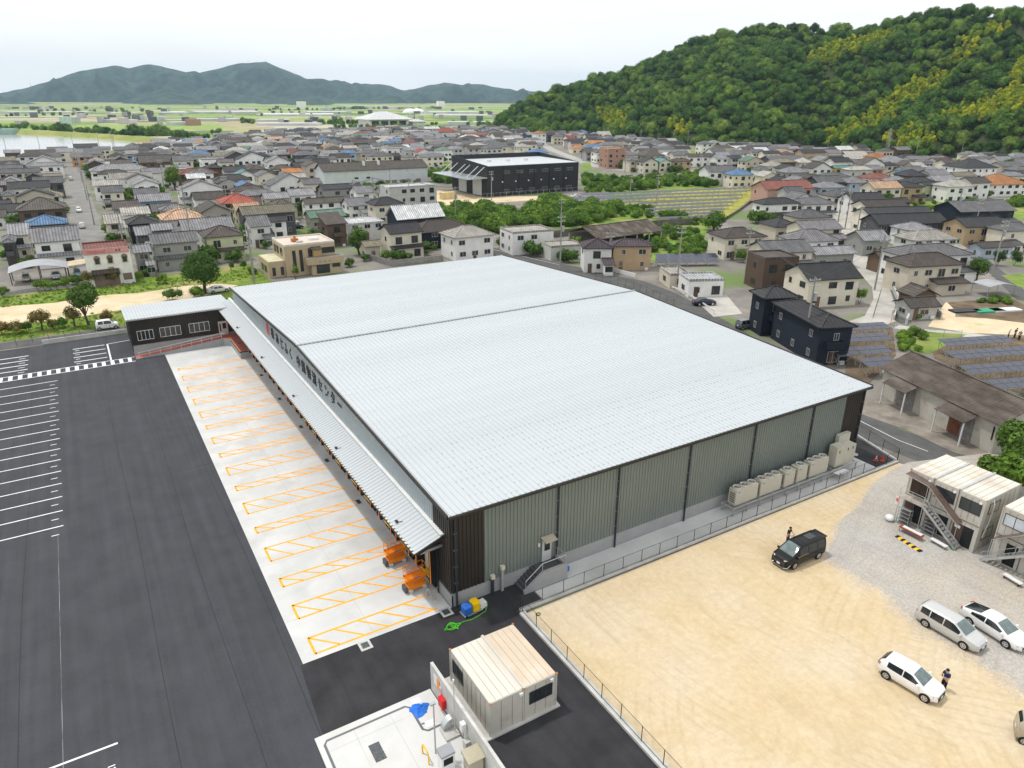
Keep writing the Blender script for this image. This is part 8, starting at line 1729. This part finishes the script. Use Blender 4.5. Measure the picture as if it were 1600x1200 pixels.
BX('shopfront', mat('brown_shutter', (.19, .14, .12), .7, var=.15), sp, S_w * .14, .2, 0, S_w * .68, .29, 2.6); BX('shutter_window', MATS['brown_shutter'], sp, S_w * .76, .2, .8, S_w * .95, .29, 2.2)
# carports
cp = thing('arched_carport', 'wide carport with grey arched roof in front of the biggest tiled house', 'carport', tuple(Z1(130, 640).xy) + (0,), 0)
b = MB(); rsu, rsl = [], []
for k in range(13):
    x = -.3 + 11.0 * k / 12; z = 2.5 + 1.1 * math.sin(math.pi * k / 12) ** .9
    rsu.append([(x, -.3, z), (x, 5.4, z + .35), (x, 5.4, z + .41), (x, -.3, z + .06)])
b.loft(rsu); o = b.build('roof', mat('polycarbonate', (.33, .34, .36), .3, var=.08), cp); fixn(o.data)
for x in (0, 5.2, 10.4):
    for y in (.1, 5.1): b = MB(); b.box(x - .08, y - .08, 0, x + .08, y + .08, 2.5 + 1.05 * math.sin(math.pi * min(1, max(0, (x + .3) / 11))) ** .9); b.build('post', DARKM, cp)
cp2 = thing('flat_carport', 'beige flat-roofed carport between the arched carport and the shop', 'carport', tuple(Z1(700, 575).xy) + (0,), 0)
b = MB(); b.prism([(-.2, -.2), (4.3, -.2), (4.3, 5.5), (-.2, 5.5)], [2.6, 3.0, 3.0, 2.6], [2.7, 3.1, 3.1, 2.7]); b.build('roof', mat('beige_sheet', (.52, .42, .3), .8, var=.1), cp2)
for x in (0, 4.1):
    for y in (0, 5.2): BX('post', FRAME_D, cp2, x - .06, y - .06, 0, x + .06, y + .06, 2.6 + .09 * x)
cp3 = thing('arched_carport', 'small grey arched carport beside the garden plots', 'carport', tuple(W(*Q('H', 1370, 660)).xy) + (0,), R_(-20)); b = MB(); rsu = []
for k in range(9): x = 6.4 * k / 8; z = 2.1 + .5 * math.sin(math.pi * k / 8); rsu.append([(x, 0, z), (x, 4.5, z), (x, 4.5, z + .05), (x, 0, z + .05)])
b.loft(rsu); o = b.build('roof', MATS['polycarbonate'], cp3); fixn(o.data)
for x in (.1, 6.3):
    for y in (.2, 4.3): BX('post', GREYM, cp3, x - .05, y - .05, 0, x + .05, y + .05, 2.1)
# awning of the cream house is part of it
# =================================================================== the rest of the town, filled in block by block
def in_poly(x, y, P):
    c = False
    for i in range(len(P)):
        a, d = P[i], P[i - 1]
        if (a[1] > y) != (d[1] > y) and x < (d[0] - a[0]) * (y - a[1]) / (d[1] - a[1]) + a[0]: c = not c
    return c
def Qs(reg, pts): return [Q(reg, *p) for p in pts]
LEFT = [(-60, 262), (100, 250), (190, 243), (330, 224), (420, 214), (560, 209), (640, 207), (800, 207), (830, 215), (838, 240), (790, 243), (706, 247), (690, 262), (640, 262), (520, 262), (500, 300), (560, 312), (600, 300), (660, 330), (620, 352), (640, 372), (560, 380), (480, 352), (400, 385), (385, 400), (300, 398), (215, 392), (200, 372), (0, 384), (-60, 390)]
RIGHT = [(842, 216), (905, 216), (960, 222), (1010, 227), (1070, 233), (1150, 237), (1230, 240), (1320, 243), (1420, 251), (1520, 254), (1640, 270), (1640, 300), (1600, 315), (1500, 312), (1440, 318), (1400, 345), (1330, 380), (1270, 400), (1200, 380), (1190, 330), (1190, 290), (1100, 262), (1000, 262), (930, 262), (905, 240), (850, 232)]
EXC = [Qs('B', [(420, 1015), (420, 890), (1100, 885), (1230, 930), (1220, 1040), (640, 1015)]), Qs('C', [(420, 1000), (420, 830), (1250, 800), (1400, 920), (1500, 960)]), Qs('D', [(850, 1100), (880, 1010), (1320, 1005), (1220, 1150)]), Qs('D', [(480, 740), (480, 680), (860, 690), (860, 745)]), Qs('A', [(500, 1200), (390, 820), (540, 820), (660, 1240)]), Qs('C', [(60, 580), (260, 680), (520, 790), (420, 800), (200, 720)]), Qs('C', [(1020, 730), (1030, 670), (1270, 715), (1290, 795), (1130, 800)])]
EXC.append(Qs('A', [(1040, 950), (1040, 905), (1150, 905), (1150, 950)]))
ROADS = [([W(116, 255), W(122, 300), W(142, 372), W(152, 425)], 6.5), ([W(*Q('C', x, y)) for x, y in ((95, 590), (150, 640), (260, 700), (430, 765), (520, 800), (760, 830), (1200, 830), (1600, 812), (2200, 800))], 6.5), ([W(*Q('D', x, y)) for x, y in ((-100, 790), (300, 795), (850, 772), (1300, 775), (1900, 800))], 5.5), ([W(*Q('H', x, y)) for x, y in ((440, 60), (470, 170), (505, 275), (560, 380), (640, 500))], 4.5), ([W(*Q('G', x, y)) for x, y in ((-500, 330), (60, 415), (560, 530), (900, 625))], 5)]
def near_road(x, y, r):
    for pts, wd in ROADS:
        for a, c in zip(pts[:-1], pts[1:]):
            vx, vy = c.x - a.x, c.y - a.y; t = max(0, min(1, ((x - a.x) * vx + (y - a.y) * vy) / max(1e-6, vx * vx + vy * vy)))
            if math.hypot(x - a.x - vx * t, y - a.y - vy * t) < r + wd * .5: return True
    return False
CAND = []
rgt = random.Random(99)
def fill(poly, rz, step_x, step_y, x0, x1, y0, y1):
    c, s = math.cos(rz), math.sin(rz); j = 0; yy = y0
    while yy < y1:
        xx = x0 + rgt.uniform(0, 6); j += 1
        while xx < x1:
            w, d = rgt.choice((rgt.uniform(7, 9.5), rgt.uniform(8.5, 12.5), rgt.uniform(12, 17))), rgt.uniform(6.6, 9.8)
            X, Y = xx * c - yy * s, xx * s + yy * c
            cx, cy = X + (w * c - d * s) / 2, Y + (w * s + d * c) / 2
            px, py = pix((cx, cy, 0)); ok = in_poly(px, py, poly) and Y > 5 and rgt.random() > .13
            if ok and any(in_poly(px, py, e) for e in EXC): ok = False
            if ok and near_road(cx, cy, 5.0): ok = False
            if ok and obb_hit((cx, cy), w / 2, d / 2, rz, .5): ok = False
            if ok:
                CAND.append((math.hypot(cx, cy), X, Y, rz, w, d)); OBBS.append(((cx, cy), w / 2, d / 2, rz))
            xx += w + rgt.uniform(1.0, 3.0)
        yy += rgt.uniform(9.8, 11.5) + (3.8 if j % 2 == 0 else 0)
fill(LEFT, 0.0, 12, 12, -60, 640, 150, 900)
fill(RIGHT, R_(-16), 12, 12, -100, 900, 150, 1000)
CAND.sort()
RW = [('grey', 24), ('silver', 20), ('dark', 18), ('brown', 7), ('pale', 7), ('patchy', 7), ('olive', 2), ('lichen', 4), ('blue', 1.6), ('red_brown', 1), ('peach', .8), ('orange', .4), ('green', 1), ('white', 3)]
WW = [('white', 34), ('cream', 22), ('beige', 8), ('pale_grey', 14), ('grey', 6), ('brown', 4), ('dark_grey', 6), ('tan', 2), ('dirty', 5), ('wood', 4), ('pink', 1.5), ('weathered_blue', 2), ('green', 1.5)]
def pick(t): 
    r = rgt.random() * sum(w for _, w in t)
    for k, w in t:
        r -= w
        if r <= 0: return k
    return t[0][0]
WORD = {'dirty': 'weathered', 'pale_grey': 'pale grey', 'dark_grey': 'charcoal', 'weathered_blue': 'pale blue', 'wood': 'dark timber', 'lichen': 'lichen-brown', 'red_brown': 'red-brown', 'patchy': 'patchy grey', 'pale': 'pale stone'}
RKW = {'hip': 'hip-roofed', 'gable': 'gable-roofed', 'gabley': 'gable-fronted'}
N_IND = 298 - sum(1 for o in COL.objects if o.get('category') == 'house')
LM = [(t, l) for t, l in HANDS]
USED = set(o['label'] for o in COL.objects if o.get('label'))
far_b = {}
def short(l):
    for cut in (' right of ', ' left of ', ' behind ', ' beside ', ' below ', ' above ', ' in front ', ' in the ', ' near ', ' by the ', ' at the ', ' among ', ' touching ', ' between ', ' along ', ' attached ', ' against ', ' next ', ' up the ', ' on the ', ' cut off', ' and ', ' just ', ', '):
        if cut in l: l = l.split(cut)[0]
    return l
for i, (dist, X, Y, rz, w, d) in enumerate(CAND):
    rk = pick([('hip', 40), ('gable', 42), ('gabley', 18)]); rc, wc = pick(RW), pick(WW); two = rgt.random() < .78; h = rgt.uniform(5.0, 6.8) if two else rgt.uniform(3.0, 3.6)
    if i < N_IND:
        p0 = pix((X + w / 2, Y, h)); cands = []
        for t, l in LM:
            q = pix((t.location.x + 4, t.location.y, 5)); dd = math.hypot(q[0] - p0[0], (q[1] - p0[1]) * 2.2); cands.append((dd, q, l))
        cands.sort(key=lambda a: a[0]); base = f"{WORD.get(wc, wc)} {'two-storey' if two else 'low'} {RKW[rk]} house under {WORD.get(rc, rc)} tiles"; lab = None
        for dd, q, l in cands[:40]:
            dx, dy = q[0] - p0[0], q[1] - p0[1]
            rel = ('right of' if dx < 0 else 'left of') if abs(dx) > abs(dy) * 1.6 else ('behind' if dy > 0 else 'in front of')
            s = f"{base}, {rel} the {short(l)}"
            if s not in USED and len(s.split()) <= 16: lab = s; break
        if lab is None: lab = base + f" amid the dense rooftops"
        USED.add(lab)
        house_at((X, Y), rz, w, d, h, rk, rc, wc, lab, skirt=1 if (two and rgt.random() < .4 and dist < 330) else 0, group='houses of the town'); OBBS.pop()
    else:
        # beyond the three hundred nearest: far rooftops in one mass
        c, s = math.cos(rz), math.sin(rz); M = Matrix.Translation((X, Y, 0)) @ Matrix.Rotation(rz, 4, 'Z')
        b = far_b.setdefault('w' + wc, MB()); b.M = M; b.box(.5, .5, 0, w - .5, d - .5, h)
        g = far_b.setdefault('glass', MB()); g.M = M
        for st in range(2 if two else 1):
            for k in range(3): g.box(1 + k * (w - 2) / 3 + .3, .42, .8 + st * 2.7, 1 + k * (w - 2) / 3 + 1.9, .49, 2.0 + st * 2.7)
        r = far_b.setdefault('r' + rc, MB()); r.M = M; rise = min(w, d) / 2 * .45
        if rk == 'hip': e = d / 2; A, B = (e, d / 2, h + rise), (w - e, d / 2, h + rise); r.face((0, 0, h), (w, 0, h), B, A); r.face((w, 0, h), (w, d, h), B); r.face((w, d, h), (0, d, h), A, B); r.face((0, d, h), (0, 0, h), A)
        else: r.prism([(0, 0), (w, 0), (w, d / 2), (0, d / 2)], [h - .15, h - .15, h + rise - .15, h + rise - .15], [h, h, h + rise, h + rise]); r.prism([(0, d / 2), (w, d / 2), (w, d), (0, d)], [h + rise - .15, h + rise - .15, h - .15, h - .15], [h + rise, h + rise, h, h]); b.face((.5, .5, h), (.5, d - .5, h), (.5, d / 2, h + rise)); b.face((w - .5, .5, h), (w - .5, d / 2, h + rise), (w - .5, d - .5, h))
# join the far rooftops into one object with one slot per colour
V_, F_, MI, MM = [], [], [], []
for k, b in far_b.items():
    o0 = len(V_); V_ += b.v; F_ += [tuple(i + o0 for i in f) for f in b.f]; MI += [len(MM)] * len(b.f); MM.append(GLASS if k == 'glass' else (wallm(k[1:]) if k[0] == 'w' else roofm(k[1:])))
if V_:
    me = bpy.data.meshes.new('distant_rooftops'); me.from_pydata(V_, [], F_)
    for m in MM: me.materials.append(m)
    for p, i in zip(me.polygons, MI): p.material_index = i
    me.update(); o = link('distant_rooftops', me); o['kind'] = 'stuff'

# town gardens: small trees between the houses (one green mass)
P, S = [], []
for i in range(3600):
    c2, hw2, hd2, rz2 = rgt.choice(OBBS); a = rgt.uniform(0, 6.28); x, y = c2[0] + math.cos(a) * (hw2 + 2.0), c2[1] + math.sin(a) * (hd2 + 2.0)
    if y < 125 or math.hypot(x, y) > 480 or near_road(x, y, 1.0) or obb_hit((x, y), .7, .7, 0): continue
    P.append(Vector((x, y, 0))); S.append(rgt.choice((rgt.uniform(.4, 1.0), rgt.uniform(.9, 1.9))))
instance_points('garden_shrubs', P[:1100], S[:1100], [crown_mesh('garden_clump', 1.7, 2.6, LF_MID, 8, 240, .45, 500 + i, zc=1.0, low=-.1) for i in range(2)] + [crown_mesh('garden_clump', 1.4, 2.2, LF_LITE, 8, 200, .45, 510, zc=.9, low=-.1)])

# =================================================================== utility poles and their wires
POLEM = mat('pole_concrete', (.30, .29, .27), .9, var=.1)
poleA = None
def utility_pole(label, px, h=11.5, rz=0.0, trf=True):
    global poleA
    p = W(*px)
    t = thing('utility_pole', label, 'utility pole', (p.x, p.y, 0), R_(rz), 'utility poles of the town')
    CY('pole', POLEM, t, (0, 0, 0), (0, 0, h), .19, .12, 8)
    for z in (h - .5, h - 1.4): BX('crossarm', GALV, t, -.95, -.06, z, .95, .06, z + .1)
    for z in (h - .4, h - 1.3):
        for x in (-.8, 0.25, .8): CY('insulator', WHITE, t, (x, 0, z), (x, 0, z + .22), .05, n=6)
    if trf: CY('transformer', mat('transformer_grey', (.4, .41, .41), .6), t, (.45, 0, h - 3.6), (.45, 0, h - 2.4), .3, n=10)
    return p, h
POLES = [('pole behind the far corner of the warehouse roof', Q('G', 300, 490), 12.5, -10, True), ('pole right of the tan purple-roofed house', Q('G', 1030, 585), 12.5, -30, False), ('pole between the two purple-roofed houses', Q('G', 603, 490), 9, -30, False), ('pole in front of the nearer navy apartment house', Q('H', 215, 1030), 12.5, -20, True), ('pole at the bend of the concrete street', Q('H', 665, 612), 11.5, -20, False), ('pole halfway up the concrete street', Q('H', 535, 355), 11, -20, False), ('pole in the field lane right of the grey-beige house', Q('H', 1400, 525), 12.5, -20, True), ('pole by the tan dark-gabled house', Q('H', 1275, 300), 11.5, -20, False), ('pole at the meadow edge near the large blue-black house', Q('H', 1160, 220), 11.5, -20, True), ('pole behind the dark brown modern cube house', Q('G', 1450, 570), 12, -20, False),
         ('pole right of the large traditional house by the white shop', Q('E', 800, 310), 12.5, 0, True), ('pole in front of the pale green house', Q('E', 1215, 265), 12.5, 0, False), ('pole at the street corner right of the spreading tree', Q('E', 1590, 390), 11, 0, False), ('pole in front of the long factory, left of two', Q('B', 618, 1105), 11.5, 0, False), ('pole in front of the long factory, right of two', Q('B', 745, 1125), 13, 0, True), ('pole in front of the three-storey pale box building', Q('B', 962, 1080), 11, 0, True), ('pole left of the three-storey pale box building', Q('B', 845, 1005), 11, 0, False), ('pole right of the three-storey pale box building', Q('B', 1085, 1040), 10, 0, False), ('pole at the corner of the black factory', Q('B', 1472, 1012), 11, 0, True), ('pole in the scrub behind the white-roofed navy house', Q('B', 1248, 1150), 11, 0, True), ('pole at the edge of the solar field, left of two', Q('C', 735, 1030), 11, 0, True), ('pole at the edge of the solar field, right of two', Q('C', 902, 1040), 11, 0, True), ('pole in the scrub behind the wide barn', Q('C', 305, 1190), 9, 0, False),
         ('pole by the far road beside the brick apartment block', Q('C', 705, 840), 12, 0, False), ('pole by the far road near the white house at the meadow', Q('C', 1175, 835), 9, 0, False), ('pole below the hill, left', Q('C', 800, 690), 14, 0, False), ('pole below the hill, right', Q('C', 1095, 690), 14, 0, False), ('pole below the graveyard', Q('D', 360, 765), 13, 0, False), ('pole right of the graveyard', Q('D', 920, 750), 14, 0, True), ('pole by the road at the far right', Q('D', 1200, 755), 12, 0, False), ('pole beside the pink apartments', Q('D', 430, 1190), 12, 0, True), ('pole above the pale blue houses', Q('D', 480, 1190), 12, 0, False),
         ('pole on the left street, nearest', Q('A', 590, 1165), 12, 0, True), ('pole on the left street, second', Q('A', 545, 1010), 12, 0, False), ('pole on the left street, third', Q('A', 515, 900), 12, 0, True), ('pole on the left street, farthest', Q('A', 490, 835), 12, 0, False), ('pole beside the yellow-green tree', Q('A', 1030, 960), 13, 0, True), ('pole left of the long white building', Q('A', 730, 750), 13, 0, False), ('pole by the river, leftmost', Q('A', 50, 745), 12, 0, False), ('pole by the river, second from the left', Q('A', 255, 715), 12, 0, False), ('pole by the river, third from the left', Q('A', 465, 705), 13, 0, False), ('pole by the river, fourth from the left', Q('A', 625, 695), 12, 0, False), ('pole by the river, fifth from the left', Q('A', 710, 695), 13, 0, False), ('pole in front of the peach-roofed house', Q('A', 1180, 1200), 13, 0, True), ('pole in front of the red-roofed house', Q('A', 1430, 1110), 13, 0, False), ('pole near the white cube house', Q('A', 1010, 800), 13, 0, False), ('pole by the beige office wall', (397.5, 446), 9.5, 0, False)]
PP = {}
for lab, px, h, rz, tr in POLES: PP[lab] = utility_pole('grey concrete ' + lab, px, h, rz, tr)
def wire(label, a, c, names):
    (p, h1), (q, h2) = PP[a], PP[c]; t = thing('power_line', label, 'power line', (p.x, p.y, 0))
    for off in (-.8, .25, .8):
        pts = []
        for k in range(9): f = k / 8; r = p.lerp(q, f); pts.append((r.x - p.x + off * .4, r.y - p.y + off, (h1 + (h2 - h1) * f) - .15 - 3.2 * f * (1 - f)))
        b = MB(); b.tube(pts, .022, 4); b.build('wire', DARKM, t)
K = list(PP)
for a, c in ((3, 9), (0, 2), (2, 1), (3, 4), (4, 5), (6, 7), (7, 8), (10, 11), (13, 14), (14, 15), (15, 19), (20, 21), (32, 33), (33, 34), (34, 35), (46, 12)): wire('sagging wires that reach the ' + K[c], K[a], K[c], None)
# =================================================================== small walls, guard rail, graveyard, canal
def low_wall(label, pts, h, m, th=.18, name='garden_wall', cat='wall'):
    o = strip(name, pts, th, 0, m, None, h); tag(o, label, cat); return o
low_wall('grey block wall below the cream traditional house', [W(*Q('F', x, y)) for x, y in ((700, 420), (850, 465), (1170, 430))], 1.4, mat('block_wall', (.26, .25, .24), .9, var=.2, scale=1))
low_wall('dark concrete wall behind the wide open barn', [W(*Q('G', x, y)) for x, y in ((260, 285), (420, 265), (930, 215), (1120, 205))], 2.0, mat('stained_wall', (.14, .13, .12), .9, var=.25, scale=.5))
low_wall('pale retaining wall along the left bank of the canal', [W(*Q('H', x, y)) for x, y in ((770, 590), (810, 680), (785, 800))], 1.0, CONC, .3, 'canal_wall')
low_wall('pale retaining wall along the right bank of the canal', [W(*Q('H', x, y)) for x, y in ((800, 545), (870, 640), (900, 740), (860, 830))], 1.2, CONC, .3, 'canal_wall')
low_wall('white garden wall of the tan house by the curved road', [W(*Q('G', x, y)) for x, y in ((440, 460), (620, 495), (770, 535))], .9, WHITE)
low_wall('dark retaining wall between the meadow and the solar field', [W(*Q('C', x, y)) for x, y in ((1310, 1150), (1420, 1080), (1500, 1020))], .9, MATS['stained_wall'])
low_wall('stone embankment wall below the wood at the right', [W(*Q('D', x, y)) for x, y in ((780, 845), (1000, 830), (1240, 830))], 4.0, mat('stone_bank', (.17, .155, .13), .95, var=.25, scale=.4), .6)
low_wall('long pale wall of the meadow below the white houses', [W(*Q('D', x, y)) for x, y in ((870, 1020), (1100, 1012), (1310, 1005))], 1.5, MATS['block_wall'])
low_wall('white low wall between the lane and the garden plots', [W(*Q('H', x, y)) for x, y in ((885, 745), (1060, 770), (1080, 800))], 1.3, CONC)
gr_ = thing('guard_rail', 'white steel crash barrier along the inside of the curved road', 'guard rail', (0, 0, 0)); gp = [W(*Q('G', x, y)) for x, y in ((1000, 610), (1080, 645), (1170, 700), (1262, 765))]
for a, c in zip(gp[:-1], gp[1:]): b = MB(); b.bar((a.x, a.y, .65), (c.x, c.y, .65), .06, .32); b.build('beam', WHITE, gr_)
for a in gp: CY('post', WHITE, gr_, (a.x, a.y, 0), (a.x, a.y, .8), .06, n=8)
fence('white pipe fence beside the concrete street bend', [W(*Q('H', 655, 790)), W(*Q('H', 705, 625))], .9, 0, 2.0, m=DARKM, rails=2, net=False)
fence('low white barrier over the canal at the street end', [W(*Q('H', 790, 855)), W(*Q('H', 878, 855))], .9, 0, 1.5, m=WHITE, rails=2, net=False)
fence('green net fence at the edge of the right solar field', [W(*Q('H', 985, 905)), W(*Q('H', 1205, 905))], 1.2, 0, 2.5, m=mat('fence_green', (.05, .3, .15), .6))
tm = thing('convex_mirror', 'orange-framed round traffic mirror on its post at the canal end', 'traffic mirror', tuple(W(*Q('H', 765, 830)).xy) + (0,)); CY('post', mat('mirror_orange', (.75, .2, .03), .5), tm, (0, 0, 0), (0, 0, 2.4), .05, n=8); CY('mirror', GREYM, tm, (0, -.05, 2.5), (0, -.14, 2.5), .4, n=16)
# gravestones on the terrace under the wood
GST = mat('grave_granite', (.27, .265, .25), .8, var=.2, scale=2, rand=.25); gm = MB(); gm.box(-1.0, -1.0, 0, 1.0, 1.0, .7).box(-.65, -.65, .7, .65, .65, 1.3).box(-.4, -.4, 1.3, .4, .4, 3.0)
gme = bpy.data.meshes.new('gravestone'); gme.from_pydata(gm.v, [], gm.f); gme.materials.append(GST); gme.update(); rows = []
gy_t = struct(strip('graveyard_terrace', [W(*Q('D', x, y)) for x, y in ((470, 715), (650, 720), (860, 735))], 26, 0, mat('terrace_stone', (.30, .28, .24), .95), None, 1.2))
for k in range(44):
    p = W(*Q('D', rgt.uniform(480, 860), 0)); x = rgt.uniform(485, 855); y = rgt.uniform(690, 728) + (x - 485) * .04; p = W(*Q('D', x, y)); o = link('gravestone', gme, None, None, (p.x, p.y, 1.2), R_(-15)); s = rgt.uniform(.7, 1.3); o.scale = (s, s, s * rgt.uniform(.8, 1.3)); tag(o, 'grey stone grave marker in the hillside graveyard', 'gravestone', 'gravestones in the hillside graveyard')
pt = at_dist(1387, 230, 560); py_ = thing('power_pylon', 'tall lattice power pylon rising in front of the bamboo slope', 'pylon', (pt.x, pt.y, 0)); b = MB()
for sx in (-1, 1):
    for sy in (-1, 1): b.bar((sx * 1.1, sy * 1.1, 0), (sx * .25, sy * .25, 19), .16)
for k in range(8):
    z = k * 2.3; r = 1.1 - .85 * z / 19; r2_ = 1.1 - .85 * (z + 2.3) / 19; b.bar((-r, -r, z), (r2_, -r2_, z + 2.3), .09); b.bar((r, -r, z), (-r2_, -r2_, z + 2.3), .09)
b.build('lattice', GREYM, py_)
for z in (12, 15, 18): b = MB(); b.bar((-3, 0, z), (3, 0, z), .18); b.build('crossarm', GREYM, py_)
# garden rows
for k, (x, y, m, lab) in enumerate([(1230, 745, DARKM, 'black plastic mulch strip in the garden plots, left'), (1380, 745, mat('green_net', (.04, .34, .2), .7), 'green netted vegetable bed in the garden plots'), (1480, 740, WHITE, 'white sheeted vegetable bed in the garden plots')]):
    p = W(*Q('H', x, y)); b = MB(); b.prism([(-3, -1), (3, -1), (2.8, 1), (-2.8, 1)], 0, .28); tag(b.build('garden_bed', m, None, loc=(p.x, p.y, 0), rz=R_(-20)), lab, 'garden bed')
# =================================================================== haze: one closed box of even, pale air
hb = MB(); hb.box(-9050, -950, -1.2, 9050, 9050, 345)
hz = bpy.data.materials.new('haze'); hz.use_nodes = True; n_, l_ = hz.node_tree.nodes, hz.node_tree.links; n_.remove(n_['Principled BSDF'])
pv = n_.new('ShaderNodeVolumePrincipled'); pv.inputs['Color'].default_value = (.56, .79, 1.0, 1); pv.inputs['Density'].default_value = 7.0e-5; pv.inputs['Anisotropy'].default_value = .2
l_.new(pv.outputs[0], n_['Material Output'].inputs['Volume'])
o = hb.build('haze', hz); o['kind'] = 'stuff'
